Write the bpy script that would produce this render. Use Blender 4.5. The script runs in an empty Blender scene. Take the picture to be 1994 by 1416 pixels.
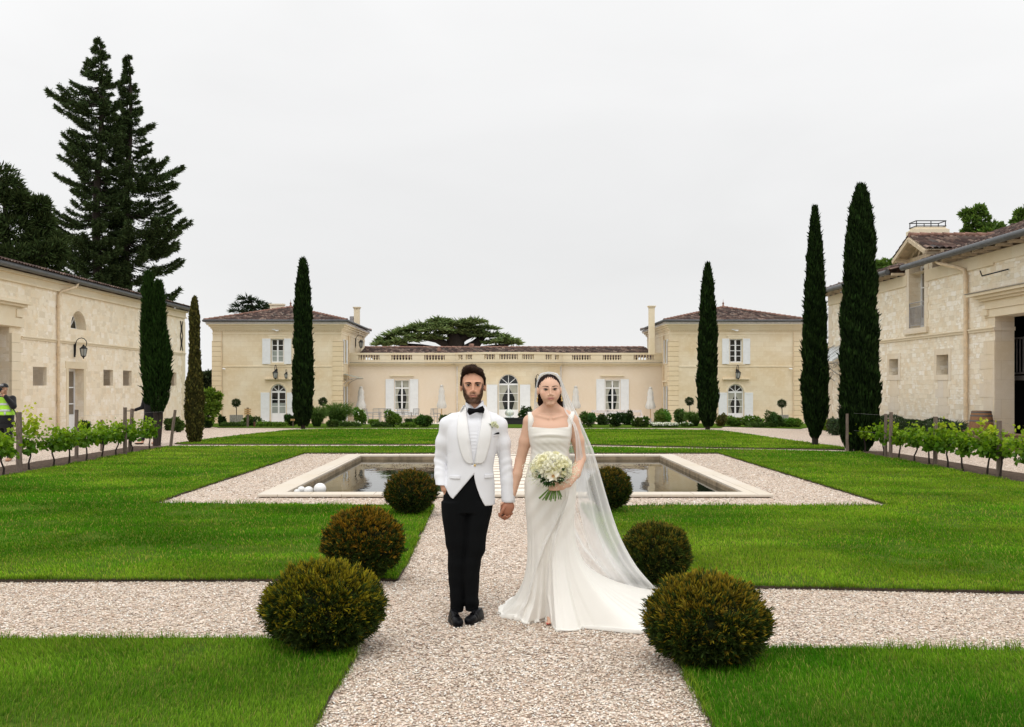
import bpy, math, random
import numpy as np
from mathutils import Vector, Matrix
from mathutils.bvhtree import BVHTree
PI = math.pi
rad = math.radians
COL = bpy.context.scene.collection
F, CX, HY, CAMH = 1939.0, 977.0, 752.0, 1.66   # photo measurements: focal length, vanishing point, eye height

def gz(y):
    return 0.0 if y < 28 else -0.022 * (min(y, 75.0) - 28)
def P(px, py, Y):
    return Vector(((px - CX) * Y / F, Y, CAMH - (py - HY) * Y / F))
def px2x(px, Y): return (px - CX) * Y / F
def py2z(py, Y): return CAMH - (py - HY) * Y / F
def G(px, py):
    t = (py - HY) / F
    Y = CAMH / t
    if Y > 28: Y = (CAMH - 0.022 * 28) / (t - 0.022)
    return ((px - CX) * Y / F, Y)

# ---------------------------------------------------------------- objects
def tag(o, label=None, cat=None, group=None, kind=None):
    if label: o['label'] = label
    if cat: o['category'] = cat
    if group: o['group'] = group
    if kind: o['kind'] = kind
    return o
def empty(name, loc, label, cat, group=None):
    o = bpy.data.objects.new(name, None); COL.objects.link(o); o.location = loc
    o.empty_display_size = .2
    return tag(o, label, cat, group)
def origin_of(parent):
    v = Vector((0, 0, 0))
    while parent is not None:
        v += parent.location; parent = parent.parent
    return v
def copy_tree(o, parent=None):
    c = o.copy(); COL.objects.link(c); c.parent = parent
    for ch in list(o.children): copy_tree(ch, c)
    return c

class MB:
    def __init__(s): s.v = []; s.f = []; s.uv = []; s.sm = []
    def face(s, pts, uv=None, sm=False):
        i = len(s.v); s.v += [tuple(p) for p in pts]; s.f.append(tuple(range(i, i + len(pts)))); s.uv.append(uv); s.sm.append(sm)
    def raw(s, V, Fs, sm=False, uvs=None):
        i = len(s.v); s.v += [tuple(p) for p in V]
        for k, f in enumerate(Fs):
            s.f.append(tuple(i + q for q in f)); s.uv.append(uvs[k] if uvs else None); s.sm.append(sm)
    def box(s, x0, x1, y0, y1, z0, z1, M=None):
        V = [Vector((x, y, z)) for z in (z0, z1) for y in (y0, y1) for x in (x0, x1)]
        if M is not None: V = [M @ v for v in V]
        s.raw(V, [(0, 2, 3, 1), (4, 5, 7, 6), (0, 1, 5, 4), (2, 6, 7, 3), (0, 4, 6, 2), (1, 3, 7, 5)])
    def bar(s, a, b, w, h=None):
        h = h or w; a = Vector(a); b = Vector(b); d = (b - a).normalized()
        up = Vector((0, 0, 1)) if abs(d.z) < .95 else Vector((1, 0, 0))
        r = d.cross(up).normalized() * w / 2; u = r.cross(d).normalized() * h / 2
        V = [a - r - u, a + r - u, a + r + u, a - r + u, b - r - u, b + r - u, b + r + u, b - r + u]
        s.raw(V, [(0, 1, 2, 3), (7, 6, 5, 4), (0, 4, 5, 1), (1, 5, 6, 2), (2, 6, 7, 3), (3, 7, 4, 0)])
    def tube(s, pts, r, n=8, cap=True):
        pts = [Vector(p) for p in pts]
        rs = r if isinstance(r, (list, tuple)) else [r] * len(pts)
        V = []; prev = None
        for i, p in enumerate(pts):
            d = (pts[min(i + 1, len(pts) - 1)] - pts[max(i - 1, 0)]).normalized()
            if prev is None: a = d.orthogonal().normalized()
            else:
                a = prev - d * prev.dot(d)
                a = a.normalized() if a.length > 1e-6 else d.orthogonal().normalized()
            prev = a; b = d.cross(a)
            for k in range(n):
                t = 2 * PI * k / n; V.append(p + (a * math.cos(t) + b * math.sin(t)) * rs[i])
        Fs = []
        for i in range(len(pts) - 1):
            for k in range(n):
                k2 = (k + 1) % n; Fs.append((i * n + k, i * n + k2, (i + 1) * n + k2, (i + 1) * n + k))
        s.raw(V, Fs, True)
        if cap:
            s.face(V[:n][::-1]); s.face(V[-n:])
    def lathe(s, prof, c, n=16, sm=True, cap=True):
        V = [(c[0] + r * math.cos(2 * PI * k / n), c[1] + r * math.sin(2 * PI * k / n), c[2] + z) for r, z in prof for k in range(n)]
        Fs = [(i * n + k, i * n + (k + 1) % n, (i + 1) * n + (k + 1) % n, (i + 1) * n + k) for i in range(len(prof) - 1) for k in range(n)]
        s.raw(V, Fs, sm)
        if cap: s.face(V[:n][::-1]); s.face(V[-n:])
    def ball(s, c, r, n=12, m=8, M=None):
        V = []; rx, ry, rz = r if isinstance(r, (tuple, list)) else (r, r, r)
        for i in range(m + 1):
            t = PI * i / m
            for k in range(n):
                q = 2 * PI * k / n
                v = Vector((rx * math.sin(t) * math.cos(q), ry * math.sin(t) * math.sin(q), rz * math.cos(t)))
                if M is not None: v = M @ v
                V.append(Vector(c) + v)
        Fs = [(i * n + k, (i + 1) * n + k, (i + 1) * n + (k + 1) % n, i * n + (k + 1) % n) for i in range(m) for k in range(n)]
        s.raw(V, Fs, True)
    def prism(s, poly, axis, a, b):
        """poly of 2D points in the plane perpendicular to axis, extruded from a to b"""
        def mk(p, t):
            return {'x': (t, p[0], p[1]), 'y': (p[0], t, p[1]), 'z': (p[0], p[1], t)}[axis]
        n = len(poly)
        s.face([mk(p, a) for p in poly]); s.face([mk(p, b) for p in poly][::-1])
        for i in range(n):
            j = (i + 1) % n
            s.face([mk(poly[i], a), mk(poly[i], b), mk(poly[j], b), mk(poly[j], a)])
    def build(s, name, mat, parent=None, label=None, bevel=0, merge=False):
        o0 = origin_of(parent)
        me = bpy.data.meshes.new(name)
        me.from_pydata([(x - o0.x, y - o0.y, z - o0.z) for x, y, z in s.v], [], s.f)
        uvl = me.uv_layers.new(name='UVMap')
        V = s.v; k = 0
        data = []
        for f, uv in zip(s.f, s.uv):
            if uv is None:
                a = Vector(V[f[0]]); n = Vector((0, 0, 0))
                for q in range(1, len(f) - 1):
                    n += (Vector(V[f[q]]) - a).cross(Vector(V[f[q + 1]]) - a)
                ax, ay, az = abs(n.x), abs(n.y), abs(n.z)
                for i in f:
                    p = V[i]
                    if az >= ax and az >= ay: data += [p[0], p[1]]
                    elif ax >= ay: data += [p[1], p[2]]
                    else: data += [p[0], p[2]]
            else:
                for t in uv: data += [t[0], t[1]]
        uvl.data.foreach_set('uv', data)
        me.polygons.foreach_set('use_smooth', s.sm)
        me.update()
        if merge:
            import bmesh
            bm = bmesh.new(); bm.from_mesh(me); bmesh.ops.remove_doubles(bm, verts=bm.verts, dist=1e-4); bm.to_mesh(me); bm.free()
        me.materials.append(mat)
        ob = bpy.data.objects.new(name, me); COL.objects.link(ob)
        if parent is not None: ob.parent = parent
        if label: ob['label'] = label
        if bevel:
            m = ob.modifiers.new('Bevel', 'BEVEL'); m.width = bevel; m.segments = 2; m.limit_method = 'ANGLE'; m.angle_limit = rad(40)
        return ob

def np_mesh(name, V, quads=None, tris=None, col=None, mat=None, parent=None, smooth=False, label=None):
    """V (n,3) float; quads (m,4), tris (k,3); col (n,3) -> point colour attribute 'col'"""
    o0 = origin_of(parent)
    V = np.asarray(V, dtype=np.float32).reshape(-1, 3) - np.array(o0, dtype=np.float32)
    me = bpy.data.meshes.new(name)
    me.vertices.add(len(V)); me.vertices.foreach_set('co', V.ravel())
    loops = []; starts = []; s = 0
    if quads is not None and len(quads):
        q = np.asarray(quads, dtype=np.int32).reshape(-1, 4); loops.append(q.ravel()); starts.append(np.arange(len(q)) * 4); s = q.size
    if tris is not None and len(tris):
        t = np.asarray(tris, dtype=np.int32).reshape(-1, 3); loops.append(t.ravel()); starts.append(s + np.arange(len(t)) * 3)
    L = np.concatenate(loops); S = np.concatenate(starts).astype(np.int32)
    me.loops.add(len(L)); me.loops.foreach_set('vertex_index', L)
    me.polygons.add(len(S)); me.polygons.foreach_set('loop_start', S)
    if smooth: me.polygons.foreach_set('use_smooth', np.ones(len(S), dtype=bool))
    me.update(calc_edges=True)
    if col is not None:
        a = me.color_attributes.new('col', 'FLOAT_COLOR', 'POINT')
        c = np.ones((len(V), 4), dtype=np.float32); c[:, :3] = np.asarray(col, dtype=np.float32).reshape(-1, 3)
        a.data.foreach_set('color', c.ravel())
    if mat: me.materials.append(mat)
    ob = bpy.data.objects.new(name, me); COL.objects.link(ob)
    if parent is not None: ob.parent = parent
    if label: ob['label'] = label
    return ob

def unit(v): return v / (np.linalg.norm(v, axis=-1, keepdims=True) + 1e-9)
def rvec(rng, n): return unit(rng.normal(size=(n, 3)))
def rhomb(Pt, D, L, W, c0, c1, rng, mid=.45, fold=0.0):
    """leaf quads: base, side, tip, side"""
    n = len(Pt); L = np.broadcast_to(L, (n,))[:, None]; W = np.broadcast_to(W, (n,))[:, None]
    D = unit(D); S = unit(np.cross(D, rvec(rng, n)))
    N = np.cross(D, S)
    V = np.stack([Pt, Pt + D * L * mid + S * W / 2 + N * fold * L, Pt + D * L, Pt + D * L * mid - S * W / 2 + N * fold * L], 1)
    c0 = np.broadcast_to(c0, (n, 3)); c1 = np.broadcast_to(c1, (n, 3)); cm = (c0 + c1) / 2
    C = np.stack([c0, cm, c1, cm], 1)
    return V, C
class Leaves:
    def __init__(s): s.V = []; s.C = []
    def add(s, VC): s.V.append(VC[0].reshape(-1, 3)); s.C.append(VC[1].reshape(-1, 3))
    def build(s, name, mat, parent=None, label=None):
        V = np.concatenate(s.V); C = np.concatenate(s.C); q = np.arange(len(V)).reshape(-1, 4)
        return np_mesh(name, V, quads=q, col=np.clip(C, 0.002, 1), mat=mat, parent=parent, label=label)
def vary(rng, base, n, amt=.25, hue=.1):
    b = np.array(base)[None] * (1 + rng.uniform(-amt, amt, (n, 1))) * (1 + rng.uniform(-hue, hue, (n, 3)))
    return np.clip(b, .002, 1)

# ---------------------------------------------------------------- materials
class NT:
    def __init__(s, name):
        s.m = bpy.data.materials.new(name); s.m.use_nodes = True; s.t = s.m.node_tree; s.t.nodes.clear()
        s.out = s.n('ShaderNodeOutputMaterial')
    def n(s, t, **kw):
        nd = s.t.nodes.new(t)
        for k, v in kw.items():
            if k[0] == '_': setattr(nd, k[1:], v)
            else: nd.inputs[k.replace('__', ' ')].default_value = v
        return nd
    def l(s, a, b): s.t.links.new(a, b)
    def ramp(s, fac, stops, interp='LINEAR'):
        r = s.n('ShaderNodeValToRGB'); r.color_ramp.interpolation = interp
        while len(r.color_ramp.elements) > 1: r.color_ramp.elements.remove(r.color_ramp.elements[0])
        r.color_ramp.elements[0].position = stops[0][0]; r.color_ramp.elements[0].color = (*stops[0][1], 1)
        for p, c in stops[1:]:
            e = r.color_ramp.elements.new(p); e.color = (*c, 1)
        s.l(fac, r.inputs[0]); return r.outputs[0]
    def mix(s, f, a, b, blend='MIX'):
        m = s.n('ShaderNodeMix', _data_type='RGBA', _blend_type=blend)
        for v, i in ((f, 0), (a, 6), (b, 7)):
            if hasattr(v, 'links') or hasattr(v, 'is_linked'): s.l(v, m.inputs[i])
            elif i == 0: m.inputs[0].default_value = v
            else: m.inputs[i].default_value = (*v, 1)
        return m.outputs[2]
    def math(s, op, a, b=None, c=None):
        m = s.n('ShaderNodeMath', _operation=op)
        for i, v in enumerate((a, b, c)):
            if v is None: continue
            if hasattr(v, 'is_linked'): s.l(v, m.inputs[i])
            else: m.inputs[i].default_value = v
        return m.outputs[0]
    def noise(s, vec, scale, detail=4, rough=.55, dist=0, out=0):
        n = s.n('ShaderNodeTexNoise', Scale=scale, Detail=detail, Roughness=rough, Distortion=dist)
        if vec is not None: s.l(vec, n.inputs['Vector'])
        return n.outputs[out]
    def coord(s, what='Object', scale=None):
        c = s.n('ShaderNodeTexCoord').outputs[what]
        if scale:
            m = s.n('ShaderNodeMapping'); m.inputs['Scale'].default_value = scale; s.l(c, m.inputs[0]); c = m.outputs[0]
        return c
    def bump(s, h, strength, dist=.01, prev=None):
        b = s.n('ShaderNodeBump', Strength=strength, Distance=dist); s.l(h, b.inputs['Height'])
        if prev is not None: s.l(prev, b.inputs['Normal'])
        return b.outputs[0]
    def principled(s, col, rough=.8, spec=.3, metal=0, normal=None, sheen=0, trans=None):
        b = s.n('ShaderNodeBsdfPrincipled')
        for v, k in ((col, 'Base Color'), (rough, 'Roughness')):
            if hasattr(v, 'is_linked'): s.l(v, b.inputs[k])
            else: b.inputs[k].default_value = (*v, 1) if k == 'Base Color' else v
        b.inputs['Specular IOR Level'].default_value = spec; b.inputs['Metallic'].default_value = metal
        if sheen: b.inputs['Sheen Weight'].default_value = sheen
        if normal is not None: s.l(normal, b.inputs['Normal'])
        return b
    def done(s, sh): s.l(sh.outputs[0] if hasattr(sh, 'outputs') else sh, s.out.inputs[0]); return s.m

def simple(name, col, rough=.7, spec=.3, metal=0, nscale=8, namt=.15, bscale=60, bstr=.15, bdist=.003, sheen=0):
    t = NT(name); c = t.coord()
    n1 = t.noise(c, nscale); dark = tuple(x * (1 - namt) for x in col); lite = tuple(min(1, x * (1 + namt)) for x in col)
    cc = t.ramp(n1, [(.3, dark), (.7, lite)])
    nm = t.bump(t.noise(c, bscale, 3), bstr, bdist) if bstr else None
    return t.done(t.principled(cc, rough, spec, metal, nm, sheen))

def m_stone(name, bw, bh, c1, c2, cm, warp=.0, bstr=.3, mort=.012, stain=.3, bd=.012, mfac=1.0):
    t = NT(name); uv = t.coord('UV')
    v = uv
    if warp:
        nz = t.n('ShaderNodeTexNoise', Scale=3.2, Detail=3); t.l(uv, nz.inputs['Vector'])
        sub = t.n('ShaderNodeVectorMath', _operation='SUBTRACT'); t.l(nz.outputs['Color'], sub.inputs[0]); sub.inputs[1].default_value = (.5, .5, .5)
        sc = t.n('ShaderNodeVectorMath', _operation='SCALE'); t.l(sub.outputs[0], sc.inputs[0]); sc.inputs['Scale'].default_value = warp
        ad = t.n('ShaderNodeVectorMath', _operation='ADD'); t.l(uv, ad.inputs[0]); t.l(sc.outputs[0], ad.inputs[1]); v = ad.outputs[0]
    b = t.n('ShaderNodeTexBrick', Scale=1.0); b.inputs['Brick Width'].default_value = bw; b.inputs['Row Height'].default_value = bh
    b.inputs['Mortar Size'].default_value = mort; b.inputs['Mortar Smooth'].default_value = .4; b.inputs['Bias'].default_value = 0
    b.inputs['Color1'].default_value = (*c1, 1); b.inputs['Color2'].default_value = (*c2, 1); b.inputs['Mortar'].default_value = (*cm, 1)
    t.l(v, b.inputs['Vector'])
    big = t.noise(uv, .55, 5, .6); med = t.noise(uv, 4.5, 4, .6); fine = t.noise(uv, 38, 3, .6)
    col = t.mix(t.ramp(big, [(.38, (0, 0, 0)), (.72, (stain,) * 3)]), b.outputs[0], (c1[0] * .86, c1[1] * .74, c1[2] * .52))
    col = t.mix(t.ramp(med, [(.5, (0, 0, 0)), (.75, (stain * .9,) * 3)]), col, (min(1, c1[0] * 1.14), min(1, c1[1] * 1.16), min(1, c1[2] * 1.25)))
    col = t.mix(t.ramp(fine, [(.56, (0, 0, 0)), (.72, (.35,) * 3)]), col, (c1[0] * .6, c1[1] * .55, c1[2] * .45))
    hgt = t.math('ADD', t.math('MULTIPLY', b.outputs['Fac'], -mfac), t.math('MULTIPLY', t.noise(uv, 14, 5, .7), .9))
    nm = t.bump(hgt, bstr, bd)
    return t.done(t.principled(col, .92, .15, 0, nm))

def m_rubble(name, sc, c1, c2, cm, joint, bstr, row=0):
    """irregular stones: stretched voronoi cells; row > 0 lays them in rough courses"""
    t = NT(name); uv = t.coord('UV')
    nz = t.n('ShaderNodeTexNoise', Scale=3.4, Detail=3); t.l(uv, nz.inputs['Vector'])
    sb = t.n('ShaderNodeVectorMath', _operation='SUBTRACT'); t.l(nz.outputs['Color'], sb.inputs[0]); sb.inputs[1].default_value = (.5, .5, .5)
    sc_ = t.n('ShaderNodeVectorMath', _operation='SCALE'); t.l(sb.outputs[0], sc_.inputs[0]); sc_.inputs['Scale'].default_value = .10
    ad = t.n('ShaderNodeVectorMath', _operation='ADD'); t.l(uv, ad.inputs[0]); t.l(sc_.outputs[0], ad.inputs[1]); v = ad.outputs[0]
    # two brick layers of different sizes chosen patchwise give uneven rough courses
    def bk(bw, bh, off):
        b = t.n('ShaderNodeTexBrick', Scale=1.0, _offset=off, _squash=.7, _squash_frequency=3); b.inputs['Brick Width'].default_value = bw; b.inputs['Row Height'].default_value = bh
        b.inputs['Mortar Size'].default_value = .011; b.inputs['Mortar Smooth'].default_value = .9; b.inputs['Color1'].default_value = (0, 0, 0, 1); b.inputs['Color2'].default_value = (1, 1, 1, 1); b.inputs['Mortar'].default_value = (.5, .5, .5, 1)
        t.l(v, b.inputs['Vector']); return b
    b1, b2 = bk(sc[0], sc[1], .37), bk(sc[0] * .62, sc[1] * .5, .43)
    pick = t.ramp(t.noise(uv, 1.7, 2), [(.53, (0, 0, 0)), (.56, (1, 1, 1))])
    bc = t.mix(pick, b1.outputs['Color'], b2.outputs['Color']); fac = t.mix(pick, b1.outputs['Fac'], b2.outputs['Fac'])
    jm = t.ramp(t.noise(uv, 5, 3), [(.38, (.15,) * 3), (.62, (1, 1, 1))]); fac = t.mix(1.0, fac, jm, 'MULTIPLY')
    w = t.n('ShaderNodeSeparateColor'); t.l(bc, w.inputs[0])
    col = t.ramp(w.outputs[0], [(0, tuple(x * .88 for x in c1)), (.3, c1), (.75, c2), (1, (min(1, c2[0] * 1.06), min(1, c2[1] * 1.08), min(1, c2[2] * 1.16)))])
    col = t.mix(t.ramp(t.noise(uv, 2.6, 3), [(.5, (0, 0, 0)), (.7, (.4,) * 3)]), col, (c1[0] * .97, c1[1] * .84, c1[2] * .64))
    col = t.mix(t.mix(1.0, fac, (joint,) * 3, 'MULTIPLY'), col, cm)
    big = t.noise(uv, .45, 5, .6); fine = t.noise(uv, 16, 5, .7)
    col = t.mix(t.ramp(big, [(.42, (0, 0, 0)), (.68, (.32,) * 3)]), col, (c1[0] * .86, c1[1] * .76, c1[2] * .58))
    col = t.mix(t.ramp(fine, [(.54, (0, 0, 0)), (.70, (.40,) * 3)]), col, (c1[0] * .66, c1[1] * .60, c1[2] * .52))
    h = t.math('ADD', t.math('MULTIPLY', fac, -1), t.math('ADD', t.math('MULTIPLY', fine, .9), t.math('MULTIPLY', w.outputs[0], .4)))
    return t.done(t.principled(col, .92, .15, 0, t.bump(h, bstr, .02)))

def m_tiles():
    t = NT('roof_tiles'); uv = t.coord('UV')
    sp = t.n('ShaderNodeSeparateXYZ'); t.l(uv, sp.inputs[0])
    fx = t.math('FLOOR', t.math('DIVIDE', sp.outputs[0], .24)); fy = t.math('FLOOR', t.math('DIVIDE', sp.outputs[1], .36))
    cb = t.n('ShaderNodeCombineXYZ'); t.l(fx, cb.inputs[0]); t.l(fy, cb.inputs[1])
    w = t.n('ShaderNodeTexWhiteNoise', _noise_dimensions='2D'); t.l(cb.outputs[0], w.inputs['Vector'])
    col = t.ramp(w.outputs['Value'], [(0, (.045, .034, .032)), (.35, (.085, .058, .052)), (.62, (.13, .082, .070)), (.82, (.20, .135, .11)), (.94, (.34, .25, .20)), (1, (.09, .085, .085))])
    nz = t.noise(uv, 9, 5, .7)
    col = t.mix(t.ramp(nz, [(.45, (0, 0, 0)), (.68, (.7,) * 3)]), col, (.060, .056, .055))
    big = t.noise(uv, 1.1, 4)
    col = t.mix(t.ramp(big, [(.5, (0, 0, 0)), (.7, (.4,) * 3)]), col, (.20, .17, .14))
    return t.done(t.principled(col, 1.0, .03, 0, t.bump(t.noise(uv, 60, 3), .3, .004)))

def m_foliage(name, trans=.25, rough=.6, spec=.25):
    t = NT(name)
    a = t.n('ShaderNodeAttribute', _attribute_name='col')
    p = t.principled(a.outputs['Color'], rough, spec)
    tr = t.n('ShaderNodeBsdfTranslucent')
    hs = t.n('ShaderNodeMix', _data_type='RGBA', _blend_type='MULTIPLY'); hs.inputs[0].default_value = 1; hs.inputs[7].default_value = (1.1, 1.15, .5, 1)
    t.l(a.outputs['Color'], hs.inputs[6]); t.l(hs.outputs[2], tr.inputs[0])
    mx = t.n('ShaderNodeMixShader'); mx.inputs[0].default_value = trans; t.l(p.outputs[0], mx.inputs[1]); t.l(tr.outputs[0], mx.inputs[2])
    return t.done(mx)

def m_attr(name, rough=.5, spec=.4, bscale=0, bstr=.1, sss=0, sheen=0, bdist=.002):
    t = NT(name); a = t.n('ShaderNodeAttribute', _attribute_name='col')
    nm = t.bump(t.noise(t.coord(), bscale, 4), bstr, bdist) if bscale else None
    p = t.principled(a.outputs['Color'], rough, spec, 0, nm, sheen)
    if sss:
        p.inputs['Subsurface Weight'].default_value = sss; p.inputs['Subsurface Scale'].default_value = .012
        p.inputs['Subsurface Radius'].default_value = (1, .35, .2)
    return t.done(p)

def m_gravel():
    t = NT('gravel'); c = t.coord('Object')
    nz = t.n('ShaderNodeTexNoise', Scale=30, Detail=2); t.l(c, nz.inputs['Vector'])
    sc = t.n('ShaderNodeVectorMath', _operation='SCALE'); t.l(nz.outputs['Color'], sc.inputs[0]); sc.inputs['Scale'].default_value = .012
    ad = t.n('ShaderNodeVectorMath', _operation='ADD'); t.l(c, ad.inputs[0]); t.l(sc.outputs[0], ad.inputs[1])
    v1 = t.n('ShaderNodeTexVoronoi', Scale=46, Randomness=1); t.l(ad.outputs[0], v1.inputs['Vector'])
    wn = t.n('ShaderNodeSeparateColor'); t.l(v1.outputs['Color'], wn.inputs[0])
    col = t.ramp(wn.outputs[0], [(0, (.13, .085, .06)), (.17, (.33, .245, .18)), (.36, (.585, .465, .365)), (.6, (.72, .60, .49)), (.82, (.80, .71, .61)), (1, (.87, .83, .76))])
    col = t.mix(t.math('MULTIPLY', wn.outputs[1], .18), col, (.72, .50, .40))
    gap = t.ramp(v1.outputs['Distance'], [(.42, (0, 0, 0)), (.8, (.85,) * 3)])
    col = t.mix(gap, col, (.12, .085, .06))
    big = t.noise(c, .9, 4, .6)
    col = t.mix(t.ramp(big, [(.4, (0, 0, 0)), (.7, (.42,) * 3)]), col, (.52, .40, .31))
    far = t.noise(c, 7, 3, .6)
    col = t.mix(t.ramp(far, [(.5, (0, 0, 0)), (.75, (.25,) * 3)]), col, (.82, .72, .62))
    h = t.math('ADD', t.math('MULTIPLY', v1.outputs['Distance'], -1.0), t.math('MULTIPLY', wn.outputs[2], .6))
    return t.done(t.principled(col, .85, .25, 0, t.bump(h, .7, .010)))

def m_lawn():
    t = NT('lawn_ground'); c = t.coord('Object')
    b = t.noise(c, .8, 5, .6); f = t.noise(c, 40, 4, .7); st = t.noise(t.coord('Object', (1.5, 9, 1)), 1.2, 3)
    col = t.ramp(f, [(.3, (.035, .038, .012)), (.5, (.062, .105, .014)), (.7, (.10, .14, .022))])
    col = t.mix(t.ramp(b, [(.42, (0, 0, 0)), (.7, (.5,) * 3)]), col, (.10, .19, .02))
    col = t.mix(t.ramp(st, [(.5, (0, 0, 0)), (.7, (.4,) * 3)]), col, (.03, .10, .008))
    return t.done(t.principled(col, 1.0, .0, 0, t.bump(f, .8, .02)))

def m_water():
    t = NT('pool_water'); c = t.coord('Object', (1, .35, 1))
    h = t.math('ADD', t.noise(c, 2.2, 3, .5), t.math('MULTIPLY', t.noise(c, 9, 2), .25))
    p = t.principled((.012, .014, .009), .02, .5, 0, t.bump(h, .05, .05)); p.inputs['IOR'].default_value = 1.33
    p.inputs['Specular IOR Level'].default_value = .62
    return t.done(p)

def m_glass():
    t = NT('window_glass')
    p = t.principled((.010, .013, .014), .05, .5)
    return t.done(p)

def m_veil():
    t = NT('veil_tulle')
    tr = t.n('ShaderNodeBsdfTransparent'); tr.inputs[0].default_value = (1, 1, 1, 1)
    d = t.n('ShaderNodeBsdfDiffuse'); d.inputs[0].default_value = (.88, .88, .87, 1)
    tl = t.n('ShaderNodeBsdfTranslucent'); tl.inputs[0].default_value = (.88, .88, .87, 1)
    m1 = t.n('ShaderNodeMixShader'); m1.inputs[0].default_value = .4; t.l(d.outputs[0], m1.inputs[1]); t.l(tl.outputs[0], m1.inputs[2])
    a = t.n('ShaderNodeAttribute', _attribute_name='col'); sp = t.n('ShaderNodeSeparateColor'); t.l(a.outputs['Color'], sp.inputs[0])
    lw = t.n('ShaderNodeLayerWeight', Blend=.35)
    fac = t.math('MINIMUM', t.math('ADD', sp.outputs[0], t.math('MULTIPLY', lw.outputs['Facing'], .45)), .95)
    m2 = t.n('ShaderNodeMixShader'); t.l(fac, m2.inputs[0]); t.l(tr.outputs[0], m2.inputs[1]); t.l(m1.outputs[0], m2.inputs[2])
    return t.done(m2)

def m_wood(name, col, rough=.85, sc=(1, 1, .15)):
    t = NT(name); c = t.coord('Object', sc)
    n = t.noise(c, 60, 5, .7); 
    cc = t.ramp(n, [(.3, tuple(x * .45 for x in col)), (.55, col), (.8, tuple(min(1, x * 1.5) for x in col))])
    return t.done(t.principled(cc, rough, .2, 0, t.bump(n, .6, .004)))

def m_fabric(name, col, rough=.8, scale=900, spec=.2, sheen=.2, namt=.05, wr=.0, wscale=9, tr=0):
    t = NT(name); c = t.coord()
    cc = t.ramp(t.noise(c, 4), [(.3, tuple(x * (1 - namt) for x in col)), (.7, tuple(min(1, x * (1 + namt)) for x in col))])
    nm = t.bump(t.noise(c, scale, 2), .15, .0008)
    if wr: nm = t.bump(t.noise(t.coord('Object', (1, 1, .55)), wscale, 4, .5, .8), wr, .02, nm)
    return t.done(t.principled(cc, rough, spec, 0, nm, sheen))

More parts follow.
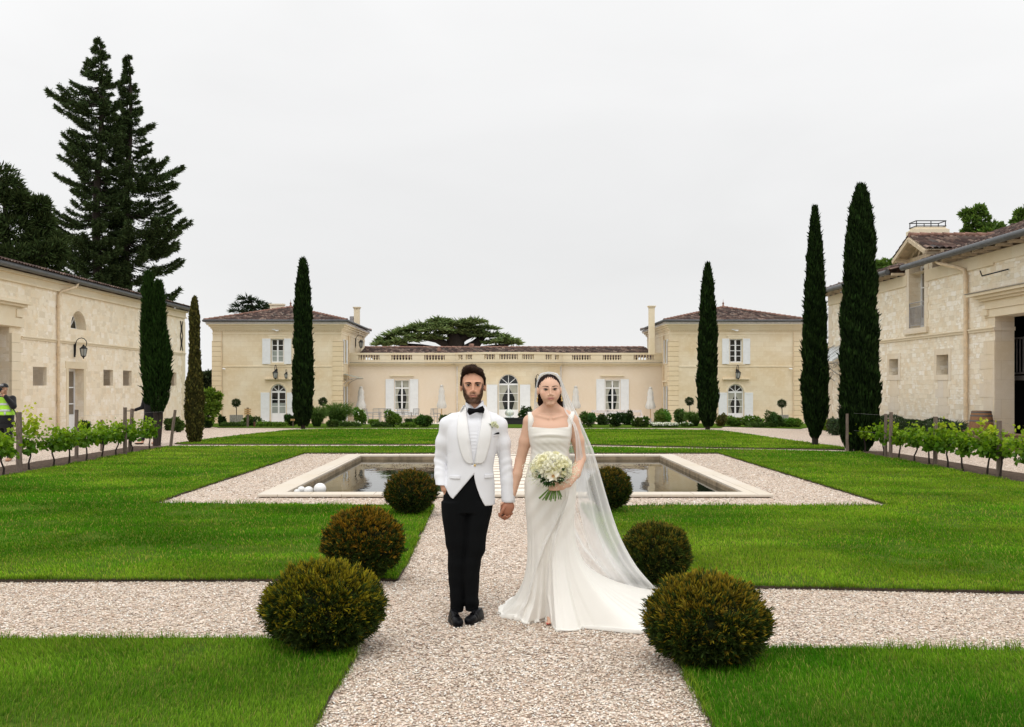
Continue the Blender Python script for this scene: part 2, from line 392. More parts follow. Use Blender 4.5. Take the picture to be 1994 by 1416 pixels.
M = {}
def make_materials():
    M['ashlar'] = m_stone('ashlar_limestone', .85, .335, (.70, .60, .44), (.75, .665, .51), (.60, .50, .37), 0, .14, .006, .6, .01, .6)
    M['rust'] = m_stone('banded_limestone', 30, .335, (.70, .585, .405), (.73, .62, .44), (.42, .33, .22), 0, .5, .022, .3, .03, 1.5)
    M['render'] = m_stone('lime_render', 60, 40, (.73, .63, .51), (.73, .63, .51), (.73, .63, .51), 0, .08, 0, .24)
    M['rubble_left'] = m_rubble('pale_rubble_limestone', (.52, .26), (.83, .735, .58), (.87, .79, .65), (.74, .64, .48), .30, .35)
    M['rubble_right'] = m_rubble('coursed_rubble_limestone', (.37, .172), (.82, .73, .58), (.88, .82, .70), (.60, .50, .36), .62, .65)
    M['dressed'] = m_stone('dressed_limestone', .8, .62, (.74, .645, .50), (.72, .65, .55), (.58, .49, .38), 0, .15, .006, .4, .01, .6)
    M['trim'] = m_stone('trim_limestone', 2.2, 5, (.74, .645, .48), (.77, .69, .54), (.64, .54, .40), 0, .15, .006, .35, .008)
    M['weather'] = simple('weathered_ledge', (.30, .27, .22), .9, .2, 0, 4, .3, 40, .3)
    M['tiles'] = m_tiles()
    M['ridge'] = simple('terracotta_ridge', (.22, .125, .095), .85, .2, 0, 5, .45, 50, .3)
    M['zinc'] = simple('zinc_gutter', (.11, .115, .12), .5, .4, .5, 6, .2)
    M['fascia'] = simple('painted_fascia', (.62, .60, .60), .6, .3)
    M['pipe'] = simple('cream_downpipe', (.66, .52, .35), .5, .4)
    M['white'] = simple('white_joinery', (.78, .79, .80), .45, .4, 0, 5, .03, 30, .05)
    M['shutter'] = simple('pale_grey_shutter', (.72, .74, .76), .5, .35, 0, 5, .04, 30, .05)
    M['glass'] = m_glass()
    M['curtain'] = simple('net_curtain', (.36, .36, .31), .9, .1, 0, 3, .12)
    M['sheer'] = simple('sheer_blind', (.30, .33, .31), .9, .1, 0, 3, .12)
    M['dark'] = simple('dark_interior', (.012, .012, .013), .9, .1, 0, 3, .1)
    M['iron'] = simple('black_iron', (.015, .016, .018), .5, .4, .3)
    M['grey_iron'] = simple('grey_painted_iron', (.33, .32, .32), .55, .4, .2)
    M['foliage'] = m_foliage('foliage', .22, .7, .14)
    M['needle'] = m_foliage('conifer_foliage', .06, .85, .06)
    M['vine'] = m_foliage('vine_leaves', .42, .55, .2)
    M['grass'] = m_foliage('grass_blades', .30, .8, .06)
    M['petal'] = m_foliage('petals', .25, .6, .2)
    M['bark'] = m_wood('bark', (.075, .058, .045))
    M['darkbark'] = m_wood('dark_bark', (.035, .027, .022))
    M['post'] = m_wood('weathered_post', (.17, .13, .105))
    M['plank'] = m_wood('brown_planks', (.20, .13, .08), .8, (.15, 1, 1))
    M['signwood'] = m_wood('sign_wood', (.50, .32, .15))
    M['gravel'] = m_gravel(); M['lawn'] = m_lawn(); M['water'] = m_water()
    M['soil'] = simple('soil', (.085, .06, .045), .95, .1, 0, 12, .5, 30, .9, .02)
    M['edging'] = simple('rusty_edging', (.05, .035, .025), .8, .3, 0, 10, .5)
    M['coping'] = m_stone('pool_coping', .95, 9, (.58, .525, .45), (.65, .595, .52), (.34, .29, .23), 0, .2, .008, .35, .008)
    M['slab'] = simple('stone_slab', (.74, .66, .56), .85, .2, 0, 6, .12, 50, .3)
    M['basin'] = simple('basin_lining', (.26, .20, .13), .8, .2, 0, 5, .4)
    M['ballstone'] = simple('glazed_white_sphere', (.70, .69, .67), .18, .5, 0, 4, .12, 20, .05)
    M['parasol'] = m_fabric('parasol_canvas', (.62, .605, .57), .9)
    M['barrel'] = m_wood('barrel_oak', (.28, .15, .08))
    M['whitewash'] = simple('pale_terrace_bench', (.62, .57, .55), .7, .3)
# ---------------------------------------------------------------- camera, sky, sun
SUN_EL, SUN_AZ = 63, 190     # elevation, compass azimuth of the (veiled) sun: behind the camera, a little right
def setup_world():
    sc = bpy.context.scene
    cam = bpy.data.cameras.new('camera'); co = bpy.data.objects.new('camera', cam); COL.objects.link(co)
    co.location = (0, 0, CAMH); co.rotation_euler = (PI / 2, 0, 0)
    cam.sensor_width = 36; cam.lens = 36 * F / 1994; cam.shift_x = (997 - CX) / 1994; cam.shift_y = (HY - 708) / 1994
    cam.clip_start = .1; cam.clip_end = 5000
    sc.camera = co
    w = bpy.data.worlds.new('World'); sc.world = w; w.use_nodes = True
    t = w.node_tree; t.nodes.clear()
    class S(NT):
        def __init__(s): s.t = t; s.out = t.nodes.new('ShaderNodeOutputWorld')
    s = S()
    sky = s.n('ShaderNodeTexSky', _sky_type='NISHITA', _sun_disc=False, _sun_elevation=rad(SUN_EL), _sun_rotation=rad(SUN_AZ))
    gen = s.n('ShaderNodeTexCoord').outputs['Generated']
    sp = s.n('ShaderNodeSeparateXYZ'); s.l(gen, sp.inputs[0])
    el = s.math('MAXIMUM', sp.outputs[2], 0)
    # overcast sky: brighter overhead and round the hidden sun behind the camera
    zen = s.math('ADD', .835, s.math('MULTIPLY', s.math('POWER', el, 2.0), .95))
    back = s.math('MULTIPLY', s.math('MAXIMUM', s.math('MULTIPLY', sp.outputs[1], -1), 0), .12)
    side = s.math('MULTIPLY', s.math('POWER', s.math('ABSOLUTE', sp.outputs[0]), 3.0), .55)  # extra sky brightness added left and right to light the side walls
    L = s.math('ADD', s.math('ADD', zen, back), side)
    mp = s.n('ShaderNodeMapping'); mp.inputs['Scale'].default_value = (1.2, 1.2, 3.2); s.l(gen, mp.inputs[0])
    n1 = s.noise(mp.outputs[0], 2.0, 5, .5, .6); n2 = s.noise(mp.outputs[0], 5, 4, .55, .5)
    cl = s.math('ADD', .91, s.math('ADD', s.math('MULTIPLY', n1, .15), s.math('MULTIPLY', n2, .035)))
    L = s.math('MULTIPLY', L, cl)
    # thinner, brighter cloud low on the horizon
    low = s.math('MULTIPLY', s.math('SUBTRACT', 1, s.math('MINIMUM', s.math('MULTIPLY', el, 8.5), 1)), .07)
    L = s.math('ADD', L, low)
    L10 = s.math('MULTIPLY', L, 10)
    cmb = s.n('ShaderNodeCombineColor')
    for i, k in enumerate((1.005, 1.003, 1.0)): s.l(s.math('MULTIPLY', L10, k), cmb.inputs[i])
    col = s.mix(.04, cmb.outputs[0], sky.outputs[0])
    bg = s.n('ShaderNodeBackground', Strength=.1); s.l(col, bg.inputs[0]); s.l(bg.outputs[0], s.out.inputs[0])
    sun = bpy.data.lights.new('sun', 'SUN'); sun.energy = 1.0; sun.angle = rad(26); sun.color = (1, .965, .91)
    so = bpy.data.objects.new('sun', sun); COL.objects.link(so)
    az, e = rad(SUN_AZ), rad(SUN_EL)
    d = Vector((math.sin(az) * math.cos(e), math.cos(az) * math.cos(e), math.sin(e)))   # towards the sun
    so.rotation_euler = d.to_track_quat('Z', 'Y').to_euler(); so.location = d * 60
    sc.view_settings.view_transform = 'Standard'; sc.view_settings.look = 'None'; sc.view_settings.exposure = 0.0; sc.view_settings.gamma = 1
    sc.cycles.use_denoising = True
    sc.cycles.max_bounces = 8; sc.cycles.transparent_max_bounces = 16; sc.cycles.sample_clamp_indirect = 6

# ---------------------------------------------------------------- ground
def sheet(name, poly, mat, dz, kind='structure', edge=None, lab=None):
    """flat-shaded sheet following gz, polygon (x,y); optional vertical skirt"""
    mb = MB()
    mb.face([(x, y, gz(y) + dz) for x, y in poly])
    if edge:
        n = len(poly)
        for i in range(n):
            a, b = poly[i], poly[(i + 1) % n]
            mb.face([(a[0], a[1], gz(a[1]) - .02), (b[0], b[1], gz(b[1]) - .02), (b[0], b[1], gz(b[1]) + dz), (a[0], a[1], gz(a[1]) + dz)])
    o = mb.build(name, mat)
    o['kind'] = kind
    return o
def densify(poly, step=1.2, jit=.018, seed=0):
    rnd = random.Random(seed); out = []
    for i in range(len(poly)):
        a, b = poly[i], poly[(i + 1) % len(poly)]
        L = math.hypot(b[0] - a[0], b[1] - a[1]); n = max(1, int(L / step))
        for k in range(n):
            f = k / n
            j = jit if k else 0
            out.append((a[0] + (b[0] - a[0]) * f + rnd.uniform(-j, j), a[1] + (b[1] - a[1]) * f + rnd.uniform(-j, j)))
    return out
def line_at(a, b, x): return a[1] + (b[1] - a[1]) * (x - a[0]) / (b[0] - a[0])
def lawns():
    a, b = G(0, 1252), G(600, 1252)
    FL = [(-9, 1.5), (-.93, 1.5), (-.905, 4.85), (-.89, 6.0), (-.95, line_at(a, b, -.95)), (-9, line_at(a, b, -9))]
    a, b = G(1480, 1270), G(1994, 1275)
    FR = [(1.0, 1.5), (9, 1.5), (9, line_at(a, b, 9)), (1.12, line_at(a, b, 1.12)), (1.05, 5.9), (1.02, 4.85)]
    a, b = G(0, 1134), G(775, 1133)
    ML = [(-9, line_at(a, b, -9)), b, (-.93, 13.0), (-.93, 13.62), (-4.89, 13.9), (-4.83, 24.4), (-.93, 24.4), (-.93, 27.15), (-9.0, 27.1)]
    a, b = G(1400, 1145), G(1994, 1158)
    MR = [(1.08, line_at(a, b, 1.08)), (8.8, line_at(a, b, 8.8)), (8.75, 24.6), G(1630, 881.5), G(1520, 878.5), G(1150, 872), (1.1, 27.0), (1.1, 24.4), (5.31, 24.4), (5.35, 13.62), (1.1, 13.62)]
    L2 = [(-.93, 28.2), G(936, 836.5), G(640, 836.2), G(570, 838), G(480, 847), G(400, 857), G(340, 865), (-9.0, 28.2)]
    R2 = [(1.1, 28.05), G(1150, 867.2), G(1400, 873), G(1645, 877), G(1645, 873), G(1600, 867), G(1530, 857.5), G(1440, 844), G(1400, 839), G(1240, 836.5), G(1023, 836.5)]
    return [FL, FR, ML, MR, L2, R2]

def inside(poly, x, y):
    r = np.zeros(len(x), bool); n = len(poly)
    for i in range(n):
        x1, y1 = poly[i]; x2, y2 = poly[(i + 1) % n]
        if y1 == y2: continue
        c = ((y1 > y) != (y2 > y)) & (x < (x2 - x1) * (y - y1) / (y2 - y1) + x1)
        r ^= c
    return r
def vnoise(x, y, s, seed=0):
    """cheap smooth value noise"""
    rng = np.random.default_rng(seed); T = rng.random((64, 64))
    u, v = x / s, y / s; iu, iv = np.floor(u).astype(int), np.floor(v).astype(int); fu, fv = u - iu, v - iv
    fu = fu * fu * (3 - 2 * fu); fv = fv * fv * (3 - 2 * fv)
    g = lambda a, b: T[a % 64, b % 64]
    return (g(iu, iv) * (1 - fu) + g(iu + 1, iv) * fu) * (1 - fv) + (g(iu, iv + 1) * (1 - fu) + g(iu + 1, iv + 1) * fu) * fv

def grow_grass(polys):
    rng = np.random.default_rng(3)
    Vs, Cs = [], []
    bands = [(4.3, 5.6, 11000), (5.6, 7, 8500), (7.6, 10, 4600), (10, 13, 2900), (13, 17, 1600), (17, 22, 1000), (22, 28, 620), (28, 38, 260), (38, 52, 140)]
    for y0, y1, dens in bands:
        xm = .53 * y1 + (2.4 if y1 < 23 else .3); n = int((y1 - y0) * 2 * xm * dens)
        x = rng.uniform(-xm, xm, n); y = rng.uniform(y0, y1, n)
        m = np.zeros(n, bool)
        for p in polys: m |= inside(p, x, y)
        m &= (np.abs(x) < .53 * y + .2) | ((np.abs(x) < .53 * y + 2.4) & (rng.random(n) < .55))
        x, y = x[m], y[m]
        # bare worn patches
        wn = vnoise(x, y, .9, 5) * .6 + vnoise(x, y, .28, 6) * .4
        bare = (wn > .62) & (rng.random(len(x)) < np.clip((wn - .60) * 7, 0, .62))
        x, y, wn = x[~bare], y[~bare], wn[~bare]; n = len(x)
        ym = (y0 + y1) / 2
        z = np.where(y < 28, 0, -.022 * (np.minimum(y, 75) - 28)) + .028
        clump = vnoise(x, y, .35, 1) * .5 + vnoise(x, y, .12, 2) * .5
        hf = (.014 if ym > 7.5 else .019)
        h = (hf + .020 * clump) * rng.uniform(.6, 1.35, n) * (1 + .012 * ym)
        w = .0034 * (ym / 5.2) ** .9 * rng.uniform(.7, 1.3, n)
        a = rng.uniform(0, 2 * PI, n); lean = rng.uniform(.15, .9, n) * h
        wa = vnoise(x, y, 1.3, 9) * 6
        dx, dy = np.cos(a) * .7 + np.cos(wa) * .4, np.sin(a) * .7 + np.sin(wa) * .4
        b = rng.uniform(0, PI, n); sx, sy = np.cos(b) * w / 2, np.sin(b) * w / 2
        p = np.stack([x, y, z], 1); s = np.stack([sx, sy, 0 * x], 1)
        mid = p + np.stack([dx * lean * .35, dy * lean * .35, h * .6], 1); tip = p + np.stack([dx * lean, dy * lean, h], 1)
        V = np.stack([p - s, p + s, mid + s * .8, mid - s * .8, tip], 1)
        big = vnoise(x, y, 2.1, 4) * .6 + vnoise(x, y, .6, 8) * .4
        c0 = np.array([.060, .215, .004]); c1 = np.array([.250, .400, .026]); c2 = np.array([.40, .36, .08])
        f = np.clip((big - .34) * 2.3 + rng.normal(0, .30, n), 0, 1)[:, None]
        c = c0 * (1 - f) + c1 * f
        yel = (rng.random(n) < .09 + .25 * np.clip(wn - .55, 0, 1))[:, None]
        c = np.where(yel, c2, c) * rng.uniform(.72, 1.16, (n, 1)) * (.72 + .55 * vnoise(x * .4 + 30, y + 9, .42, 21))[:, None] * (np.array([.80, .88, .95]) if ym < 7 else 1)  # nearest blades darker and cooler: shade put into their colour
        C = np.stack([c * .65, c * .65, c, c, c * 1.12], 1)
        Vs.append(V.reshape(-1, 3)); Cs.append(C.reshape(-1, 3))
    # longer ragged tufts hanging over the cut edges
    for p in polys[:4]:
        for a, b in zip(p, p[1:] + p[:1]):
            a, b = np.array(a), np.array(b); Ln = np.linalg.norm(b - a); ymid = (a[1] + b[1]) / 2
            if Ln < .05 or min(a[1], b[1]) > 20: continue
            d = (b - a) / Ln; n = int(Ln * (420 if ymid < 10 else 220)); t = rng.random(n) * Ln
            if ymid > 24: continue
            q = a + d * t[:, None]; nd = np.array([-d[1], d[0]]); q = q + nd * rng.normal(0, .016, (n, 1))
            keep = (np.abs(q[:, 0]) < .53 * q[:, 1] + .2) & (q[:, 1] > 4.3) & (vnoise(q[:, 0], q[:, 1], .22, 12) > .25); q = q[keep]; n = len(q)
            if n == 0: continue
            sc = np.clip(q[:, 1] / 6, .8, 2); h = rng.uniform(.025, .075, n) * (.4 + vnoise(q[:, 0], q[:, 1], .3, 14)); an = rng.uniform(0, 2 * PI, n)
            o_ = np.stack([np.cos(an), np.sin(an)], 1) * (h * rng.uniform(.3, 1.1, n))[:, None]; w = .0032 * sc
            s = np.stack([np.sin(an) * w, -np.cos(an) * w, 0 * w], 1) / 2; P0 = np.stack([q[:, 0], q[:, 1], np.full(n, .022)], 1)
            md = P0 + np.stack([o_[:, 0] * .4, o_[:, 1] * .4, h * .62], 1); tp = P0 + np.stack([o_[:, 0], o_[:, 1], h * .85], 1)
            Vs.append(np.stack([P0 - s, P0 + s, md + s * .8, md - s * .8, tp], 1).reshape(-1, 3))
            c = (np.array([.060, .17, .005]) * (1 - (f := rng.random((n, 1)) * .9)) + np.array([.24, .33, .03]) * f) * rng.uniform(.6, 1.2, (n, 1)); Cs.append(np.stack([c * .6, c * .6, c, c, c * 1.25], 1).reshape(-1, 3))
    V = np.concatenate(Vs); C = np.concatenate(Cs); n = len(V) // 5; i = np.arange(n)[:, None] * 5
    q = i + np.array([[0, 1, 2, 3]]); t = i + np.array([[3, 2, 4]])
    o = np_mesh('grass', V, quads=q, tris=t, col=C, mat=M['grass'])
    tag(o, 'short green lawn grass blades growing beside the gravel paths', 'grass', kind='stuff')
    print('grass blades', n)

def loose_stones():
    rng = np.random.default_rng(11)
    # flattened octahedral chips lying on the gravel surface
    base = np.array([[1, 0, 0], [.3, .9, .1], [-.8, .5, 0], [-.7, -.6, 0], [.4, -.8, .05], [.1, .05, .6], [0, 0, -.5]])
    tri = np.array([[0, 1, 5], [1, 2, 5], [2, 3, 5], [3, 4, 5], [4, 0, 5], [1, 0, 6], [2, 1, 6], [3, 2, 6], [4, 3, 6], [0, 4, 6]])
    polys = lawns()[:4]
    Vs, Cs = [], []
    for y0, y1, dens in ((4.4, 6, 4200), (6, 8.6, 2600), (8.6, 13.7, 1000), (13.7, 25, 260)):
        xm = min(.53 * y1 + .2, 7); n = int((y1 - y0) * 2 * xm * dens)
        x = rng.uniform(-xm, xm, n); y = rng.uniform(y0, y1, n); m = np.abs(x) < .53 * y + .2
        for p in polys: m &= ~inside(p, x, y)
        m &= ~((y > 14.78) & (y < 23.5) & (x > -3.6) & (x < 4.0))
        x, y = x[m], y[m]; n = len(x)
        s = rng.uniform(.005, .0115, n)[:, None, None] * (1 if y0 < 10 else 1.6)
        sc = rng.uniform(.6, 1.25, (n, 1, 3)) * np.array([1, 1, .75])
        a = rng.uniform(0, 2 * PI, n); ca, sa = np.cos(a), np.sin(a)
        B = base[None] * sc + rng.normal(0, .12, (n, 7, 3))
        X = B[..., 0] * ca[:, None] - B[..., 1] * sa[:, None]; Y = B[..., 0] * sa[:, None] + B[..., 1] * ca[:, None]
        tx = rng.normal(0, .35, n)[:, None]; Z = B[..., 2] + X * tx
        V = np.stack([X, Y, Z], 2) * s
        V += np.stack([x, y, np.full(n, .004)], 1)[:, None]
        pal = np.array([[.83, .74, .63], [.72, .61, .49], [.60, .45, .34], [.87, .84, .78], [.46, .37, .29], [.74, .61, .53], [.24, .18, .13]])
        k = rng.choice(7, n, p=[.24, .22, .15, .16, .1, .1, .03])
        C = np.repeat((pal[k] * rng.uniform(.8, 1.12, (n, 1)))[:, None], 7, 1)
        Vs.append(V.reshape(-1, 3)); Cs.append(C.reshape(-1, 3))
    V = np.concatenate(Vs); C = np.concatenate(Cs); n = len(V) // 7
    T = (np.arange(n)[:, None, None] * 7 + tri[None]).reshape(-1, 3)
    o = np_mesh('gravel', V, tris=T, col=C, mat=m_attr('gravel_chips', .85, .25))
    tag(o, 'loose pinkish beige gravel chips covering the garden paths', 'gravel', kind='stuff')
    print('stones', n)

def build_ground():
    mb = MB(); R = 1500
    hole = (-3.45, 3.85, 14.95, 23.35)   # pool basin opening
    x0, x1, y0, y1 = hole
    for xa, xb, ya, yb in ((-R, R, -60, y0), (-R, x0, y0, y1), (x1, R, y0, y1), (-R, R, y1, 28), (-R, R, 28, 75), (-R, R, 75, 2500)):
        mb.face([(xa, ya, gz(ya)), (xb, ya, gz(ya)), (xb, yb, gz(yb)), (xa, yb, gz(yb))])
    o = mb.build('ground', M['gravel']); o['kind'] = 'structure'
    polys = lawns()
    for i, p in enumerate(polys):
        pd = densify(p, .5, .02, i)
        o = sheet('lawn', pd, M['lawn'], .03)
        e = MB(); n = len(pd)
        for k in range(n):
            a, b = pd[k], pd[(k + 1) % n]
            e.face([(a[0], a[1], gz(a[1]) - .02), (b[0], b[1], gz(b[1]) - .02), (b[0], b[1], gz(b[1]) + .028), (a[0], a[1], gz(a[1]) + .028)])
        eo = e.build('lawn_edge', M['edging'], o)
    grow_grass(polys)
    loose_stones()
    # vine soil strips
    sheet('soil', densify([(-9.05, 14), (-9.05, 27.4), (-10.1, 27.4), (-10.3, 14)], .6, .06, 3), M['soil'], .012)
    sheet('soil', densify([(8.8, 12), (10.0, 12), (9.7, 25.2), (8.75, 25.2)], .6, .06, 4), M['soil'], .012)
    # planting bed before the house
    bed = [G(425, 833.5), G(600, 834), G(940, 834), G(1100, 834), G(1405, 834), G(1412, 831.5), G(1560, 836), (21.5, 66.8), (-21, 66.8)]
    sheet('planting_bed', densify(bed, 1.5, .1, 7), M['lawn'], .02)
    # terrace gravel in front of the mid wing
    sheet('terrace', [(-10.6, 63.5), (11.2, 63.5), (11.2, 71.5), (-10.6, 71.5)], M['slab'], .03)
# ---------------------------------------------------------------- wall builder
def wall(mb, O, u, n, W, z0, z1, holes=(), depth=.25, seg=10):
    """wall face from O along u (width W) between z0 and z1; holes: (u0,u1,za,zb,arch) with reveals going against n"""
    O = Vector((O[0], O[1], 0)); u = Vector(u); n = Vector(n)
    def pt(a, z, d=0): return O + u * a + Vector((0, 0, z)) - n * d
    us = sorted({0, W, *[h[0] for h in holes], *[h[1] for h in holes]})
    zs = sorted({z0, z1, *[h[2] for h in holes], *[h[3] for h in holes]})
    for i in range(len(us) - 1):
        for j in range(len(zs) - 1):
            a, b, c, d = us[i], us[i + 1], zs[j], zs[j + 1]
            ma, mz = (a + b) / 2, (c + d) / 2
            if any(h[0] < ma < h[1] and h[2] < mz < h[3] for h in holes): continue
            mb.face([pt(a, c), pt(b, c), pt(b, d), pt(a, d)])
    for h in holes:
        a, b, c, d = h[:4]; arch = len(h) > 4 and h[4]; dp = h[5] if len(h) > 5 else depth
        if arch:
            r = (b - a) / 2; zs_ = d - r; m = (a + b) / 2
            arc = [(m + r * math.cos(PI - PI * k / seg), zs_ + r * math.sin(PI - PI * k / seg)) for k in range(seg + 1)]
            half = seg // 2
            mb.face([pt(a, d)] + [pt(*q) for q in arc[:half + 1]][::-1]); mb.face([pt(b, d)] + [pt(*q) for q in arc[half:]][::-1])
            for k in range(seg): mb.face([pt(*arc[k]), pt(*arc[k + 1]), pt(*arc[k + 1], dp), pt(*arc[k], dp)])
            top = zs_
        else:
            top = d; mb.face([pt(a, d), pt(b, d), pt(b, d, dp), pt(a, d, dp)])
        mb.face([pt(a, c), pt(a, top), pt(a, top, dp), pt(a, c, dp)])
        mb.face([pt(b, c), pt(b, top), pt(b, top, dp), pt(b, c, dp)])
        mb.face([pt(a, c), pt(b, c), pt(b, c, dp), pt(a, c, dp)])

def tiled(parent, quads, name='roof', dx=.06, tw=.24, th=.36, label=None):
    """quads: list of (eaveL, eaveR, ridgeR, ridgeL) planes made of corrugated canal tiles"""
    V = []; Q = []; UV = []
    for A, B, C_, D in quads:
        A, B, C_, D = map(Vector, (A, B, C_, D))
        uh = (B - A).normalized(); nrm = (B - A).cross(D - A).normalized()
        if nrm.z < 0: nrm = -nrm
        vh = nrm.cross(uh)
        if vh.z < 0: vh = -vh
        ul, ur = (D - A).dot(uh), (C_ - A).dot(uh); H = (D - A).dot(vh); W = (B - A).length
        nr = max(1, int(math.ceil(H / th))); nu = int((W - min(0, ul) + max(0, ur - W)) / dx) + 1; uo = min(0, ul)
        seen = set()
        for r in range(nr):
            for half in range(1):
                v0, v1 = r * th, min((r + 1) * th, H)
                base = len(V)
                us = [uo + k * dx for k in range(nu + 1)]
                for v, lift in ((v0, .035), (v1, .0)):
                    for x in us:
                        ph = (x / tw) % 1.0
                        h = .055 * abs(math.sin(PI * ph)) + lift
                        V.append(A + uh * x + vh * v + nrm * h)
                n1 = nu + 1
                if r:
                    for k in range(nu):
                        if (k, r - 1) in seen: Q.append((pb + n_ + k, pb + n_ + k + 1, base + k + 1, base + k)); x0, x1 = us[k] - .03, us[k + 1] - .03; UV += [x0, v0 + .01, x1, v0 + .01, x1, v0 + .02, x0, v0 + .02]
                n_ = nu + 1; pb = base
                for k in range(nu):
                    vm = (v0 + v1) / 2; xm = us[k] + dx / 2
                    if xm < ul * vm / H or xm > W + (ur - W) * vm / H: continue
                    seen.add((k, r)); Q.append((base + k, base + k + 1, base + n1 + k + 1, base + n1 + k)); x0, x1 = us[k] - .03, us[k + 1] - .03
                    UV += [x0, v0 + .01, x1, v0 + .01, x1, v1 - .01, x0, v1 - .01]
    o = np_mesh(name, np.array([tuple(v) for v in V]), quads=Q, mat=M['tiles'], parent=parent, label=label)
    uvl = o.data.uv_layers.new(name='UVMap'); uvl.data.foreach_set('uv', UV)
    return o

def casement(parent, c, w, h, n, u, rows, panel=0, arch=False, depth=.2, curtain=None, name='window', solid_rows=0, fr=.07, transom=None):
    """two-leaf window/French door. c = bottom centre on the wall face, u along, n outward."""
    c = Vector(c); u = Vector(u); n = Vector(n)
    mb = MB(); gl = MB(); cu = MB()
    def bx(m, a0, a1, z0, z1, d0, d1):
        V = [c + u * a + Vector((0, 0, z)) - n * d for d in (d0, d1) for z in (z0, z1) for a in (a0, a1)]
        m.raw(V, [(0, 1, 3, 2), (4, 6, 7, 5), (0, 4, 5, 1), (2, 3, 7, 6), (0, 2, 6, 4), (1, 5, 7, 3)])
    hw = w / 2; hr = h - (hw if arch else 0)
    bx(mb, -hw, -hw + fr, 0, hr, depth - .05, depth); bx(mb, hw - fr, hw, 0, hr, depth - .05, depth)
    bx(mb, -hw + fr, hw - fr, 0, fr, depth - .05, depth); bx(mb, -hw + fr, hw - fr, hr - fr, hr, depth - .05, depth)
    bx(mb, -fr * .75, fr * .75, fr, hr - fr, depth - .06, depth)
    if panel: bx(mb, -hw + fr, hw - fr, fr, panel, depth - .035, depth)
    z0 = panel if panel else fr; zt = hr - fr
    if transom: bx(mb, -hw + fr, hw - fr, transom - .05, transom + .05, depth - .055, depth)
    for k in range(1, rows):
        z = z0 + (zt - z0) * k / rows; bx(mb, -hw + fr, hw - fr, z - .02, z + .02, depth - .04, depth)
    gl.face([c + u * a + Vector((0, 0, z)) - n * (depth - .02) for a, z in ((-hw, z0), (hw, z0), (hw, hr), (-hw, hr))])
    if arch:
        seg = 16; r = hw
        for k in range(seg):
            t0, t1 = PI * k / seg, PI * (k + 1) / seg
            q = []
            for t, rr in ((t0, r), (t1, r), (t1, r - fr), (t0, r - fr)): q.append((rr * math.cos(t), hr + rr * math.sin(t)))
            f = [c + u * a + Vector((0, 0, z)) - n * (depth - .05) for a, z in q]; bk = [p - n * .05 for p in f]
            mb.face(f); mb.face([f[3], f[2], bk[2], bk[3]])
        bx(mb, -hw + fr, hw - fr, hr, hr + fr * .7, depth - .05, depth)
        for t in (PI / 4 * .9, PI / 2, PI - PI / 4 * .9):
            a = c + Vector((0, 0, hr)) - n * (depth - .03); b = a + (u * math.cos(t) + Vector((0, 0, math.sin(t)))) * (r - fr * .5)
            mb.bar(a, b, .045, .045)
        gl.face([c + u * hw * math.cos(PI * k / seg) + Vector((0, 0, hr + hw * math.sin(PI * k / seg))) - n * (depth - .02) for k in range(seg + 1)])
    o = mb.build(name, M['white'], parent)
    gl.build('pane', M['glass'], o)
    if curtain == 'tied':
        for sgn in (-1, 1):
            for half in (0, 1):
                lo, hi = (-hw + fr, -.03) if half == 0 else (.03, hw - fr)
                if (half == 0) != (sgn < 0): continue
                outer, inner = (lo, hi) if half == 0 else (hi, lo)
                pts = []
                N = 10
                for i in range(N + 1):
                    f = i / N; z = zt - f * (zt - z0)
                    tie = .62; wd = 1 - .68 * math.sin(min(1, f / tie) * PI / 2) ** 2 if f < tie else .32 + .28 * (f - tie) / (1 - tie)
                    pts.append((outer, outer + (inner - outer) * wd, z))
                for i in range(N):
                    a, b = pts[i], pts[i + 1]; S = 6
                    for s_ in range(S):
                        f0, f1 = s_ / S, (s_ + 1) / S
                        q = []
                        for p, f in ((a, f0), (a, f1), (b, f1), (b, f0)):
                            x = p[0] + (p[1] - p[0]) * f
                            q.append(c + u * x + Vector((0, 0, p[2])) - n * (depth - .026 + .003 * ((s_ + (f == f1)) % 2)))
                        cu.face(q)
        cu.build('curtain', M['curtain'], o)
    elif curtain == 'half':
        zc = z0 + (zt - z0) * .5
        for lo, hi in ((-hw + fr, -.05), (.05, hw - fr)):
            cu.face([c + u * a + Vector((0, 0, z)) - n * (depth - .025) for a, z in ((lo, z0), (hi, z0), (hi, zc), (lo, zc))])
        cu.build('curtain', M['sheer'], o)
    return o

def shutter(parent, x0, x1, z0, z1, y, n=(0, -1, 0), dx=None):
    """louvred/panelled shutter lying against a wall facing -y (x0..x1) """
    mb = MB(); t = .05
    mb.box(x0, x1, y - t, y - .012, z0, z1)
    st = .07
    for a, b in ((x0, x0 + st), (x1 - st, x1)): mb.box(a, b, y - t - .015, y - t - .001, z0, z1)
    for a, b in ((z0, z0 + .1), (z1 - .1, z1), ((z0 + z1) / 2 - .05, (z0 + z1) / 2 + .05)): mb.box(x0 + st, x1 - st, y - t - .013, y - t - .001, a, b)
    return mb.build('shutter', M['shutter'], parent)

def moulding(mb, x0, x1, y, z, prof):
    """profile steps [(dz0,dz1,proj)] on a wall facing -y"""
    for a, b, p in prof: mb.box(x0 - p * .6, x1 + p * .6, y - p, y + .05, z + a, z + b)

